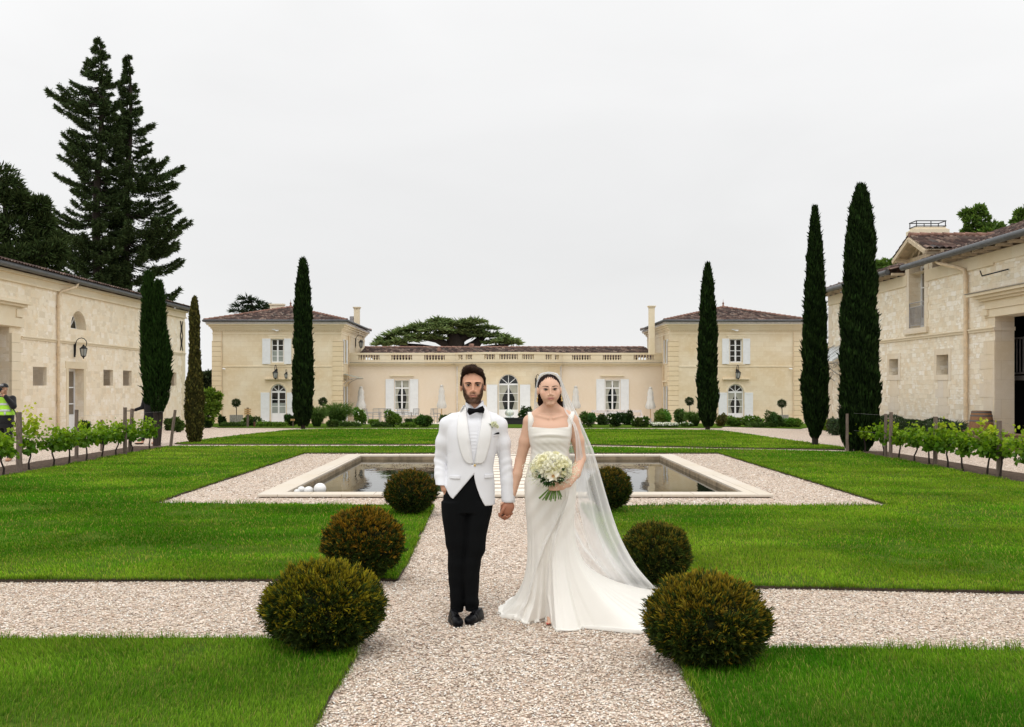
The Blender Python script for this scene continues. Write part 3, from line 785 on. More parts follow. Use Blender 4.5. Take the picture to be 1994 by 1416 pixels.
def lantern(loc, size, n, label, group=None, bracket=True):
    """wall lantern: bracket scroll, cage, glass. loc = wall point, n outward unit"""
    n = Vector(n); loc = Vector(loc); s = size
    r = empty('wall_lantern', loc, label, 'lantern', group)
    b = MB(); up = Vector((0, 0, 1))
    b.box(loc.x - .03 * s - abs(n.y) * .03 * s, loc.x + .03 * s + abs(n.y) * .03 * s, loc.y - .05 * s, loc.y + .05 * s, loc.z - .35 * s, loc.z + .35 * s)
    pts = [loc + up * (-.3 * s) + n * .05 * s]
    pts = [loc + n * .04 * s - up * .25 * s, loc + n * .06 * s + up * .35 * s]
    for k in range(9):
        t = PI - PI * 1.35 * k / 8
        pts.append(loc + n * (.34 + .28 * math.cos(t)) * s + up * (.35 + .28 * math.sin(t)) * s)
    b.tube(pts, .022 * s, 6)
    b.build('bracket', M['iron'], r)
    c = loc + n * .45 * s - up * .02 * s
    cage = MB()
    cage.lathe([(.01 * s, .32 * s), (.05 * s, .30 * s), (.06 * s, .24 * s), (.20 * s, .12 * s), (.215 * s, .10 * s), (.19 * s, .09 * s)], c, 6, False)
    cage.lathe([(.11 * s, -.30 * s), (.13 * s, -.27 * s), (.05 * s, -.34 * s), (.02 * s, -.42 * s)], c, 6, False)
    for k in range(6):
        t = 2 * PI * k / 6
        cage.bar(c + Vector((math.cos(t) * .19 * s, math.sin(t) * .19 * s, .09 * s)), c + Vector((math.cos(t) * .12 * s, math.sin(t) * .12 * s, -.28 * s)), .018 * s)
    cage.build('lantern_cage', M['iron'], r)
    g = MB(); g.lathe([(.17 * s, .09 * s), (.108 * s, -.27 * s)], c, 6, False)
    g.build('pane', M['glass_pale'], r)
    return r

# ---------------------------------------------------------------- the country house
def roof_hip(parent, x0, x1, y0, y1, z, peak, over=.35):
    a, b, c, d = (x0 - over, y0 - over, z), (x1 + over, y0 - over, z), (x1 + over, y1 + over, z), (x0 - over, y1 + over, z)
    p1, p2 = peak
    o = tiled(parent, [(a, b, p1, p1), (b, c, p2, p1), (c, d, p2, p2), (d, a, p1, p2)])
    m = MB()
    for q, e in ((a, p1), (b, p1), (c, p2), (d, p2), (p1, p2)):
        q, e = Vector(q), Vector(e); n = max(1, int((e - q).length / .42))
        if (e - q).length < .1: continue
        for k in range(n):
            f0, f1 = k / n, (k + 1.08) / n
            m.tube([q.lerp(e, f0) + Vector((0, 0, .07)), q.lerp(e, min(1, f1)) + Vector((0, 0, .045))], [.10, .085], 8)
    m.build('ridge_tiles', M['ridge'], o)
    return o

def build_house():
    M['glass_pale'] = simple('lantern_glass', (.35, .37, .36), .1, .5, 0, 4, .1, 0, 0)
    Y = 68.0; gb = gz(68) - .05
    H = empty('country_house', (0, Y, gz(68)), 'cream limestone country house with two hip-roofed pavilions and low balustraded wing', 'country house')
    s = Y / F
    X = lambda px: px2x(px, Y)
    Z = lambda py: py2z(py, Y)
    for side in (-1, 1):
        if side < 0:
            xa, xb, yb = X(414), X(665), 79.5
            upx, lox = (528, 552.5), (527, 557); ush = ((511, 527), (553.5, 567.5)); lsh = ((508, 525), (559, 576))
        else:
            xa, xb, yb = X(1304), X(1563), 78.5
            upx, lox = (1420.6, 1444.8), (1417, 1448); ush = ((1406, 1419.5), (1446.5, 1460.5)); lsh = ((1399, 1415.5), (1449.5, 1466))
        zt = Z(634)
        holes = [(X(upx[0]) - xa, X(upx[1]) - xa, Z(706), Z(660), False), (X(lox[0]) - xa, X(lox[1]) - xa, gb, Z(748), True)]
        w = MB()
        wall(w, (xa, Y), (1, 0, 0), (0, -1, 0), xb - xa, gb, zt, holes, .22, 16)
        xi = xb if side < 0 else xa; xo = xa if side < 0 else xb
        # inner side wall with a window and a door, outer side and back plain
        nin = (1, 0, 0) if side < 0 else (-1, 0, 0)
        wall(w, (xi, Y), (0, 1, 0), nin, yb - Y, gb, zt, [(1.05, 1.95, Z(706), Z(660), False), (1.0, 2.1, gb, Z(752), False)], .2)
        wall(w, (xo, Y), (0, 1, 0), (-nin[0], 0, 0), yb - Y, gb, zt)
        wall(w, (xa, yb), (1, 0, 0), (0, 1, 0), xb - xa, gb, zt)
        wo = w.build('wall', M['ashlar'], H)
        q = MB()     # banded corner pilasters
        pw = .60
        for c0 in (xa, xb - pw):
            q.box(c0 - (.04 if c0 == xa else 0), c0 + pw + (.04 if c0 != xa else 0), Y - .045, Y + .01, gb, Z(664)); q.build('corner_pilaster', M['rust'], H); q = MB()
        q.box(xi - (.0 if side < 0 else .05), xi + (.05 if side < 0 else 0), Y - .04, Y + .7, gb, Z(664))
        q.build('corner_pilaster', M['rust'], H)
        t = MB()
        t.box(xa + .62, xb - .62, Y - .03, Y + .02, Z(714.6), Z(712.2))
        ex0, ex1 = xa, xb
        for dz0, dz1, pr in ((-.58, -.50, .03), (-.30, -.22, .05), (-.22, -.10, .12), (-.10, .02, .22), (.02, .10, .34)):
            t.box(ex0 - pr, ex1 + pr, Y - pr, yb + pr, zt + dz0, zt + dz1)
        d0 = zt - .37
        k = ex0
        while k < ex1:
            t.box(k, k + .07, Y - .09, Y + .01, d0, d0 + .07); k += .16
        t.box(X(upx[0]) - .18, X(upx[1]) + .18, Y - .06, Y + .02, Z(706) - .16, Z(706) - .003)
        t.box(X(upx[0]) - .20, X(upx[1]) + .20, Y - .05, Y + .02, Z(655.5), Z(653))
        t.box(X(upx[0]) - .14, X(upx[1]) + .14, Y - .03, Y + .02, Z(660) + .003, Z(655.5) - .003)
        lc = (lox[0] + lox[1]) / 2
        t.box(X(lc - 26), X(lc + 26), Y - .17, Y + .02, Z(739), Z(737.2)); t.box(X(lc - 24.5), X(lc + 24.5), Y - .10, Y + .02, Z(740.6), Z(739) - .002)
        # archivolt ring
        r0 = (X(lox[1]) - X(lox[0])) / 2; zc = Z(748) - r0; xc = (X(lox[0]) + X(lox[1])) / 2
        for k in range(16):
            t0, t1 = PI * k / 16, PI * (k + 1) / 16
            f = [(xc + r * math.cos(tt), Y - .03, zc + r * math.sin(tt)) for tt, r in ((t0, r0 + .01), (t0, r0 + .13), (t1, r0 + .13), (t1, r0 + .01))]
            t.face(f); t.face([f[1], (f[1][0], Y, f[1][2]), (f[2][0], Y, f[2][2]), f[2]])
        yq0, yq1 = (Y + .85, Y + 2.25)
        t.box(min(xi, xi + nin[0] * .14), max(xi, xi + nin[0] * .14), yq0, yq1, Z(744), Z(741))
        t.box(min(xi, xi + nin[0] * .05), max(xi, xi + nin[0] * .05), Y + .95, Y + 2.05, Z(708.5), Z(706) - .003)
        t.build('cornice', M['trim'], H)
        fa = MB(); fa.box(ex0 - .38, ex1 + .38, Y - .38, yb + .38, zt + .103, zt + .24); fa.build('fascia', M['fascia'], H)
        gu = MB()
        e = .5; zg = zt + .30
        gu.tube([(xi + nin[0] * e, yb, zg), (xi + nin[0] * e, Y - e, zg), (xo - nin[0] * e, Y - e, zg), (xo - nin[0] * e, yb, zg)], .085, 8)
        gu.build('gutter', M['zinc'], H)
        dp = MB(); xg = xb - .68 if side < 0 else xb - .64
        if side < 0: dp.tube([(xa + .64, Y - .06, zt - .4), (xa + .64, Y - .06, gb)], .03, 6); dp.build('downpipe', M['pipe'], H); dp = MB(); dp.tube([(xi + .04, Y + 2.95, zt - .5), (xi + .04, Y + 2.95, gb)], .05, 6)
        else: dp.tube([(xb - .64, Y - .06, zt - .4), (xb - .64, Y - .06, gb)], .03, 6); dp.build('downpipe', M['pipe'], H); dp = MB(); dp.tube([(xi - .06, Y + 2.3, zt - .6), (xi - .06, Y + 2.3, gb)], .04, 6)
        dp.build('downpipe', M['pipe'], H)
        pk = py2z(600, 73.6); xm = X(577) if side < 0 else px2x(1407, 73.6)
        p1 = (px2x(566, 73.4) if side < 0 else xm, 73.4, pk); p2 = (p1[0], 74.4, pk)
        ro = roof_hip(H, xa, xb, Y, yb, zt + .30, (p1, p2), .45)
        fi = MB(); fi.lathe([(.22, -.05), (.16, .05), (.06, .2), (.05, .28), (.09, .33), (.05, .38), (.015, .45), (.01, .62)], p1, 10)
        fi.build('finial', M['ridge'], ro)
        ch = MB()
        if side < 0:
            Yc = 76; xs0, xs1 = px2x(525.5, Yc), px2x(551, Yc)
            ch.box(xs0, xs1, Yc, Yc + .6, py2z(612, Yc), py2z(594, Yc))
            ch.box(xs0 - .07, xs1 + .07, Yc - .07, Yc + .67, py2z(594, Yc) + .002, py2z(591.5, Yc))
            ch.build('chimney', M['trim'], ro); ch = MB()
            Yc = 75; xs0, xs1 = px2x(689, Yc), px2x(699.5, Yc)
        else: Yc = 69.5; xs0, xs1 = px2x(1264.3, Yc), px2x(1275, Yc)
        zt2, zb2 = py2z(601 if side < 0 else 599, Yc), (py2z(650, Yc) if side < 0 else py2z(690, Yc))
        ch.box(xs0, xs1, Yc, Yc + .42, zb2, zt2)
        ch.box(xs0 - .04, xs1 + .04, Yc - .04, Yc + .46, zt2 + .002, zt2 + .07); ch.box(xs0 - .08, xs1 + .08, Yc - .08, Yc + .5, zt2 + .072, zt2 + .13)
        ch.build('chimney', M['trim'], ro)
        if side < 0:
            ac = MB(); xs0 = px2x(681, 75); ac.box(xs0, xs0 + .28, 75, 75.3, py2z(646, 75), py2z(616, 75))
            for k in range(7): ac.box(xs0 - .01, xs0 + .29, 74.98, 74.995, py2z(617, 75) - .08 - k * .14, py2z(617, 75) - .02 - k * .14)
            ac.build('vent_stack', M['grey_iron'], ro)
        casement(H, ((X(upx[0]) + X(upx[1])) / 2, Y, Z(706)), X(upx[1]) - X(upx[0]), Z(660) - Z(706), (0, -1, 0), (1, 0, 0), 4, 0, False, .16, 'half' if side < 0 else None)
        casement(H, (xc, Y, gb + .12), X(lox[1]) - X(lox[0]), Z(748) - gb - .12, (0, -1, 0), (1, 0, 0), 3, .62, True, .16, 'half' if side < 0 else 'tied', name='french_door')
        casement(H, (xi, Y + 1.5, Z(706)), .9, Z(660) - Z(706), nin, (0, 1, 0), 4, 0, False, .14)
        casement(H, (xi, Y + 1.55, gb + .1), 1.1, Z(752) - gb - .1, nin, (0, 1, 0), 3, .6, False, .14, name='side_door')
        for a, b in ush: shutter(H, X(a), X(b), Z(709), Z(659.5), Y)
        for a, b in lsh: shutter(H, X(a), X(b), gb + .12, Z(764.5), Y)
        sd = MB()     # white leaves folded back on the inner side wall
        for a, b, z0_, z1_ in ((.55, 1.0, Z(708), Z(660)), (2.0, 2.45, Z(708), Z(660)), (.5, .98, gb + .1, Z(753)), (2.12, 2.6, gb + .1, Z(753))):
            sd = MB(); sd.box(min(xi + nin[0] * .01, xi + nin[0] * .05), max(xi + nin[0] * .01, xi + nin[0] * .05), Y + a, Y + b, z0_, z1_); sd.build('shutter', M['shutter'], H)
    # glass awnings over the inner doors
    for side in (-1,):
        xi = X(665); a = empty('glass_awning', (xi, Y + 1.5, Z(744)), 'small grey glass awning over the side door of the left pavilion', 'awning')
        g = MB(); z1 = py2z(729, 69.5); z0 = py2z(737, 69.5)
        g.raw([(xi + .03, Y + .5, z1), (xi + .03, Y + 2.6, z1), (xi + 1.15, Y + 2.6, z0), (xi + 1.15, Y + .5, z0), (xi + .03, Y + .5, z1 + .03), (xi + .03, Y + 2.6, z1 + .03), (xi + 1.15, Y + 2.6, z0 + .03), (xi + 1.15, Y + .5, z0 + .03)],
              [(0, 1, 2, 3), (4, 5, 6, 7), (0, 3, 7, 4), (3, 2, 6, 7), (0, 1, 5, 4), (1, 2, 6, 5)])
        g.build('pane', simple('awning_glass', (.32, .37, .33), .2, .5, 0, 3, .1, 0, 0), a)
        b = MB()
        for yy in (Y + .55, Y + 2.55):
            b.tube([(xi + .04, yy, z0 - .45), (xi + .3, yy, z0 - .2), (xi + .7, yy, z0 - .03), (xi + 1.1, yy, z0 - .02)], .02, 6)
            b.tube([(xi + .04, yy, z0 + .02), (xi + .2, yy, z0 - .12), (xi + .34, yy, z0 - .08), (xi + .3, yy, z0 + .02)], .015, 6)
        b.build('bracket', M['grey_iron'], a)
    # ---- low wing with balustrade and bow
    YM = 71.2; s2 = YM / F
    xm = lambda px: px2x(px, YM); zm = lambda py: py2z(py, YM)
    x0, x1 = X(665), X(1304); zc = zm(709); bc = (xm(887.5) + xm(1094.5)) / 2; hwid = (xm(1094.5) - xm(887.5)) / 2
    sag = 1.75; Rb = (hwid ** 2 + sag ** 2) / (2 * sag); yc = YM - sag + Rb; am = math.asin(hwid / Rb)
    w = MB()
    holesL = [(xm(768) - x0, xm(797.5) - x0, zm(799), zm(740.4), False)]; holesR = [(xm(1178) - xm(1094.5), xm(1207.5) - xm(1094.5), zm(798), zm(739.7), False)]
    wall(w, (x0, YM), (1, 0, 0), (0, -1, 0), xm(887.5) - x0, gb, zc, holesL, .2); w.build('wall', M['render'], H); w = MB()
    wall(w, (xm(1094.5), YM), (1, 0, 0), (0, -1, 0), x1 - xm(1094.5), gb, zc, holesR, .2)
    w.build('wall', M['render'], H)
    # bow wall
    def bow(t, r=0, z=0): return Vector((bc + (Rb + r) * math.sin(t), yc - (Rb + r) * math.cos(t), z))
    bw = MB(); N = 48
    ycen = yc - Rb; sC = ycen / F; dw = px2x(1010, ycen) - px2x(970.4, ycen); xcD = px2x(990.2, ycen); td = math.asin((xcD - bc) / Rb); hd = math.asin(dw / 2 / Rb)
    ztop = py2z(728.6, ycen); zsp = ztop - dw / 2
    ts = sorted([-am + 2 * am * k / N for k in range(N + 1)] + [td - hd, td + hd])
    for k in range(len(ts) - 1):
        ta, tb = ts[k], ts[k + 1]
        if tb - ta < 1e-6: continue
        tm = (ta + tb) / 2
        if td - hd < tm < td + hd:
            def za(t): 
                q = (math.sin(t - td) * Rb) / (dw / 2); return zsp + dw / 2 * math.sqrt(max(0, 1 - q * q))
            bw.face([bow(ta, 0, za(ta)), bow(tb, 0, za(tb)), bow(tb, 0, zc), bow(ta, 0, zc)])
            bw.face([bow(ta, 0, za(ta)), bow(tb, 0, za(tb)), bow(tb, -.3, za(tb)), bow(ta, -.3, za(ta))])
        else:
            bw.face([bow(ta, 0, gb), bow(tb, 0, gb), bow(tb, 0, zc), bow(ta, 0, zc)])
    for t in (td - hd, td + hd): bw.face([bow(t, 0, gb), bow(t, 0, zsp), bow(t, -.3, zsp), bow(t, -.3, gb)])
    bw.build('bow_wall', M['ashlar'], H)
    # cornice + balustrade mouldings
    cz = MB(); wz = MB()
    def course(m, za, zb, pr):
        m.box(x0, xm(887.5) - .02 + 0, YM - pr, YM + .3, za, zb); m.box(xm(1094.5) + .02, x1, YM - pr, YM + .3, za, zb)
        V = []
        for k in range(N + 1):
            t = -am + 2 * am * k / N
            V += [bow(t, pr, za), bow(t, pr, zb), bow(t, -.3, zb), bow(t, -.3, za)]
        Fs = []
        for k in range(N):
            a = 4 * k
            for q in range(4): Fs.append((a + q, a + (q + 1) % 4, a + 4 + (q + 1) % 4, a + 4 + q))
        Fs += [(0, 1, 2, 3), (4 * N, 4 * N + 1, 4 * N + 2, 4 * N + 3)]
        m.raw(V, Fs)
    course(cz, zc - .16, zc - .08, .05); course(cz, zc - .078, zc, .13); course(cz, zc + .002, zc + .07, .24)
    course(wz, zc + .072, zc + .11, .27)
    course(cz, zc + .112, zc + .30, .03)
    zb0, zb1 = zc + .302, zc + .66
    course(cz, zb1 + .002, zb1 + .14, .07)
    # piers between the baluster openings
    op = [(698, 739), (762, 802.5), (826, 866)]; opR = [(1114, 1150), (1174, 1210), (1234, 1273)]
    def piers(openings, xa, xb):
        cur = xa
        for a, b in openings: cz.box(cur, xm(a), YM - .03, YM + .25, zb0, zb1 + .001); cur = xm(b)
        cz.box(cur, xb, YM - .03, YM + .25, zb0, zb1 + .001)
    piers(op, x0, xm(887.5) - .02); piers(opR, xm(1094.5) + .02, x1)
    bop = [(892, 901), (907, 920), (943, 964), (972, 1008), (1016, 1039), (1061, 1074), (1080, 1089)]
    angs = []
    for a, b in bop:
        f = lambda px: math.asin(max(-1, min(1, (px2x(px, YM - 1.0) - bc * (YM - 1) / YM) / Rb)))
        angs.append((f(a), f(b)))
    cur = -am
    segs = []
    for a, b in angs: segs.append((cur, a)); cur = b
    segs.append((cur, am))
    for a, b in segs:
        if b <= a: continue
        n = max(1, int((b - a) / .03)); V = []
        for k in range(n + 1):
            t = a + (b - a) * k / n; V += [bow(t, .03, zb0), bow(t, .03, zb1 + .001), bow(t, -.25, zb1 + .001), bow(t, -.25, zb0)]
        Fs = [(4 * k + q, 4 * k + (q + 1) % 4, 4 * k + 4 + (q + 1) % 4, 4 * k + 4 + q) for k in range(n) for q in range(4)] + [(0, 1, 2, 3), (4 * n, 4 * n + 1, 4 * n + 2, 4 * n + 3)]
        cz.raw(V, Fs)
    # shallow relief bands above the windows, lintel ledges
    for px in (782.5, 1192): cz.box(xm(px) - .86, xm(px) + .86, YM - .12, YM + .02, zm(732.5), zm(730.4)); cz.box(xm(px) - .80, xm(px) + .80, YM - .07, YM + .02, zm(733.6), zm(732.5) - .002)
    bal = cz.build('balustrade', M['trim'], H)
    wz.build('weathered_ledge', M['weather'], H)
    one = MB(); hb = zb1 - zb0
    one.lathe([(.055, 0), (.055, .05), (.03, .06), (.055, .13), (.058, .17), (.03, .27), (.03, .29), (.055, .31), (.055, hb)], (0, 0, 0), 8, True)
    proto = one.build('baluster', M['trim'], None); proto.parent = bal
    first = True
    spots = []
    for a, b in op + opR:
        n = 7 if b - a < 41 else 8
        for k in range(n): spots.append((xm(a) + (xm(b) - xm(a)) * (k + .5) / n, YM + .1))
    for (a, b), (pa, pb) in zip(angs, bop):
        n = max(2, int(round((pb - pa) / 5.1)))
        for k in range(n):
            p = bow(a + (b - a) * (k + .5) / n, -.1); spots.append((p.x, p.y))
    hl = origin_of(bal)
    for x, y in spots:
        o = proto if first else proto.copy()
        if not first: COL.objects.link(o); o.parent = bal
        first = False; o.location = (x - hl.x, y - hl.y, zb0 - hl.z)
    # windows, shutters and door of the wing
    for px, a, b in ((782.5, 768, 797.5), (1192.7, 1178, 1207.5)):
        zb_, zt_ = zm(799), zm(740)
        casement(H, (xm(px), YM, zb_), xm(b) - xm(a), zt_ - zb_, (0, -1, 0), (1, 0, 0), 4, 0, False, .16, 'tied', transom=zt_ - zb_ - .58)
        shutter(H, xm(a) - .62, xm(a) - .02, zm(809 if px < 900 else 804), zm(738.6), YM); shutter(H, xm(b) + .02, xm(b) + .62, zm(809 if px < 900 else 804), zm(738.6), YM)
        k = MB(); k.box(xm(a) - .02, xm(b) + .02, YM - .015, YM + .01, gb + .5, zb_ - .07); k.build('apron', M['shutter'], H)
    casement(H, (xcD, ycen, gb + .1), dw, ztop - gb - .1, (0, -1, 0), (1, 0, 0), 3, .85, True, .22, 'tied', name='french_door')
    for a, b in ((948.5, 969.5), (1011.5, 1032)):
        tm = math.asin((px2x((a + b) / 2, ycen + .3) - bc) / Rb); c = bow(tm); hw_ = (b - a) / 2 * ycen / F
        k = MB(); Mx = Matrix.Translation(c) @ Matrix.Rotation(tm, 4, 'Z')
        k.box(-hw_, hw_, -.10, -.04, gb + .2, py2z(749, ycen), Mx)
        for q in (-hw_, hw_ - .08): k.box(q, q + .08, -.115, -.101, gb + .2, py2z(749, ycen), Mx)
        k.build('shutter', M['shutter'], H)
    for px in (890.5, 1092): dpm = MB(); dpm.tube([(xm(px), YM - .12, zc - .1), (xm(px), YM - .12, gb)], .05, 6); dpm.build('downpipe', M['fascia'], H)
    # roof of the wing
    zr = py2z(677.5, 77); ze = zb1 - .25
    xr0, xr1 = x0 + .35, x1 - .35
    ro = tiled(H, [((xr0, YM + .6, ze), (xr1, YM + .6, ze), (xr1, 77, zr), (xr0, 77, zr)), ((xr1, 82.5, ze), (xr0, 82.5, ze), (xr0, 77, zr), (xr1, 77, zr))])
    m = MB(); n = int((xr1 - xr0) / .45)
    for k in range(n): m.tube([(xr0 + k * .45, 77, zr + .05), (xr0 + k * .45 + .47, 77, zr + .035)], [.095, .08], 8)
    m.lathe([(.16, 0), (.16, .18), (.10, .22), (.10, .3)], (px2x(855, 73.5), 73.5, py2z(684, 73.5)), 10)
    m.lathe([(.2, 0), (.2, .3), (.14, .32)], (px2x(918, 77), 77, zr), 10)
    m.build('ridge_tiles', M['ridge'], ro)
    # lanterns
    lantern((X(538.8) , Y, Z(728)), .95, (0, -1, 0), 'black wall lantern over the arched door of the left pavilion', 'lanterns on the house')
    lantern((X(558.5), Y, Z(730.5)), .62, (0, -1, 0), 'smaller black lantern beside the one over the left pavilion door', 'lanterns on the house')
    lantern((X(1434.5), Y, Z(728)), .95, (0, -1, 0), 'black wall lantern over the arched door of the right pavilion', 'lanterns on the house')
    tm = math.asin((px2x(1043, 70.2) - bc) / Rb); c = bow(tm)
    lantern((c.x, c.y, py2z(746, c.y)), .95, (math.sin(tm), -math.cos(tm), 0), 'black wall lantern on the bowed wall just beside the veil of the bride', 'lanterns on the house')
    lantern((xi if False else X(665), Y + 6.4, py2z(668, 74)), .95, (1, 0, 0), 'black wall lantern high on the inner side of the left pavilion', 'lanterns on the house')
    for px, lab in ((540, 'small white floodlight under the eaves of the left pavilion'), (1433, 'small white floodlight under the eaves of the right pavilion')):
        k = MB(); c = Vector((X(px), Y - .12, Z(643.5))); k.box(c.x - .13, c.x + .13, c.y - .12, c.y + .12, c.z - .04, c.z + .03); k.box(c.x - .30, c.x - .16, c.y - .08, c.y + .12, c.z + .02, c.z + .08); k.ball((c.x + .02, c.y - .1, c.z - .05), .05, 8, 6)
        tag(k.build('floodlight', M['white']), lab, 'floodlight', 'floodlights under the eaves')
    for px, py, lab in ((436.5, 718.5, 'tiny white security camera beside the left pavilion corner band'), (1537, 718.5, 'tiny white security camera beside the right pavilion corner band')):
        k = MB(); c = Vector((X(px), Y - .05, Z(py))); k.tube([c, c + Vector((0, -.12, .02))], .03, 8); k.tube([c + Vector((-.05, -.12, .02)), c + Vector((.14, -.2, -.02))], .045, 8)
        tag(k.build('security_camera', M['white']), lab, 'camera', 'security cameras on the house')
# ---------------------------------------------------------------- side buildings
def build_left_building():
    XW = -18.6; B = empty('farm_building', (XW, 45, 0), 'pale rubble stone outbuilding with half-round window and white glazed door', 'building', )
    yf, yn = 58.45, 22.0; zt = 6.05; zb = -1.0
    o = lambda y: yf - y
    # holes measured from the near end: u runs +Y
    hs = []
    hs.append((42.75 - yn, 44.3 - yn, gz(43.5) - .02, 2.42, False, .42))
    r = .81; hs.append((43.78 - r - yn, 43.78 + r - yn, 4.15, 4.15 + r, True, .5))
    for a, b in ((39.5, 40.7), (46.5, 47.65), (48.9, 50.05), (55.75, 56.95)): hs.append((a - yn, b - yn, 1.68, 2.43, False, .15))
    hs.append((30.0 - yn, 37.6 - yn, zb, 3.9, False, .7))
    w = MB(); wall(w, (XW, yn), (0, 1, 0), (1, 0, 0), yf - yn, zb, zt, hs, .25, 14)
    wall(w, (XW, yf), (-1, 0, 0), (0, 1, 0), 13, zb, zt); wall(w, (XW, yn), (-1, 0, 0), (0, -1, 0), 13, zb, zt)
    w.build('wall', M['rubble_left'], B)
    t = MB()
    t.box(XW - .02, XW + .05, 38.5, yf, 3.48, 3.56); t.box(XW - .02, XW + .09, 38.5, yf, 3.56, 3.60)
    t.box(XW - .02, XW + .10, yn, yf + .1, 5.62, 5.70); t.box(XW - .02, XW + .05, yn, yf + .05, 5.70, 5.95); t.box(XW - .02, XW + .16, yn, yf + .16, 5.95, 6.05)
    # quoin pilaster at the far corner, pier and pilaster of the gateway
    for k in range(22):
        z = zb + k * .32
        if z > 5.3: break
        wd = .62 if k % 2 else .42
        t.box(XW - .02, XW + .022, yf - wd, yf + .022, z, z + .315)
    t.build('cornice', M['trim'], B)
    g = MB()
    for k in range(14):
        z = zb + k * .36
        if z + .35 > 3.9: break
        g.box(XW + .003, XW + .10, 37.605, 38.5 if k % 2 else 38.3, z, z + .352)
    g.box(XW - .02, XW + .14, 29, 38.5, 3.93, 4.26); g.box(XW - .02, XW + .10, 29, 38.4, 4.263, 4.7)
    g.box(XW - .02, XW + .24, 29, 38.6, 4.703, 4.80); g.box(XW - .02, XW + .36, 29, 38.75, 4.803, 4.92); g.box(XW - .02, XW + .16, 37.9, 38.4, 4.30, 4.60)
    g.build('gateway_moulding', M['trim'], B)
    # surrounds
    s = MB()
    for a, b in ((42.75, 44.3),):
        s.box(XW - .01, XW + .02, a - .22, a - .003, gz(43), 2.42); s.box(XW - .01, XW + .02, b + .003, b + .22, gz(43), 2.42); s.box(XW - .01, XW + .024, a - .3, b + .3, 2.423, 2.72)
    s.build('door_surround', M['trim'], B)
    yc = 43.5
    # door: glazed leaf set back at the far-left of the reveal
    d = MB(); xd = XW - .40
    def dbox(m, a, b, z0, z1, dx=0): m.box(xd - .03 + dx, xd + .03 + dx, a, b, z0, z1)
    g0 = gz(43.5)
    dbox(d, 42.76, 42.86, g0, 2.41); dbox(d, 44.19, 44.29, g0, 2.41); dbox(d, 42.86, 44.19, 2.31, 2.41); dbox(d, 43.46, 43.6, g0, 2.31, .012); dbox(d, 42.86, 44.19, g0, g0 + .75)
    for z in (.88, 1.6): dbox(d, 42.86, 44.19, z - .025, z + .025, .008)
    do = d.build('door', M['white'], B)
    p = MB(); p.face([(xd - .01, 42.86, g0 + .7), (xd - .01, 44.19, g0 + .7), (xd - .01, 44.19, 2.33), (xd - .01, 42.86, 2.33)]); p.build('pane', M['pane_brown'], do)
    # half-round window
    wn = MB(); xq = XW - .46; seg = 14; c0 = Vector((xq, 43.78, 4.15))
    for k in range(seg):
        a, b = PI * k / seg, PI * (k + 1) / seg
        f = [c0 + Vector((.02, math.cos(q) * rr, math.sin(q) * rr)) for q, rr in ((a, r), (b, r), (b, r - .09), (a, r - .09))]
        wn.face(f)
    wn.box(xq, xq + .03, 43.78 - r, 43.78 + r, 4.15, 4.23)
    for q in (PI * .25, PI * .5, PI * .75): wn.bar(c0 + Vector((.02, 0, .05)), c0 + Vector((.02, math.cos(q) * (r - .04), math.sin(q) * (r - .04))), .05)
    wo = wn.build('window', M['white'], B)
    pm = MB(); pm.face([c0 + Vector((.005, math.cos(PI * k / seg) * r, math.sin(PI * k / seg) * r)) for k in range(seg + 1)]); pm.build('pane', M['glass'], wo)
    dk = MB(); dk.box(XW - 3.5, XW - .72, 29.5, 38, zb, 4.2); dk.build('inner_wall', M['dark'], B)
    gu = MB(); gu.tube([(XW + .42, yn, 6.16), (XW + .42, yf + .42, 6.16), (XW - 12, yf + .42, 6.16)], .11, 10); gu.build('gutter', M['zinc'], B)
    dp = MB(); dp.tube([(XW + .40, 42.75, 6.06), (XW + .38, 42.6, 5.9), (XW + .10, 41.75, 5.62), (XW + .09, 41.6, 5.45), (XW + .09, 41.6, gz(41))], .06, 8)
    for z in (1, 3, 5): dp.lathe([(.09, -.04), (.09, .04)], (XW + .09, 41.6, z), 8)
    dp.build('downpipe', M['pipe'], B)
    it = MB()
    for z in (5.0, 4.15):
        x = XW + .035
        for s_ in (-1, 1):
            pts = [(x, 57.75 + s_ * (.05 + .16 * abs(q) ** 1.6), z + q * .42) for q in (-1, -.66, -.33, 0, .33, .66, 1)]
            it.tube(pts, .03, 6)
    it.build('iron_tie', M['iron'], B)
    e = .40
    tiled(B, [((XW + .55, yn, 6.22), (XW + .55, yf + .55, 6.22), (XW - 6.2, yf - 6.2, 8.0), (XW - 6.2, yn, 8.0)),
              ((XW + .55, yf + .55, 6.22), (XW - 13, yf + .55, 6.22), (XW - 6.2, yf - 6.2, 8.0), (XW - 6.2, yf - 6.2, 8.0)),
              ((XW - 13, yf + .55, 6.22), (XW - 13, yn, 6.22), (XW - 6.2, yn, 8.0), (XW - 6.2, yf - 6.2, 8.0))])
    lantern((XW + .03, 43.3, 3.22), .85, (1, 0, 0), 'large black scroll-bracket lantern on the rubble wall above the glazed white door', 'lanterns on the outbuilding')

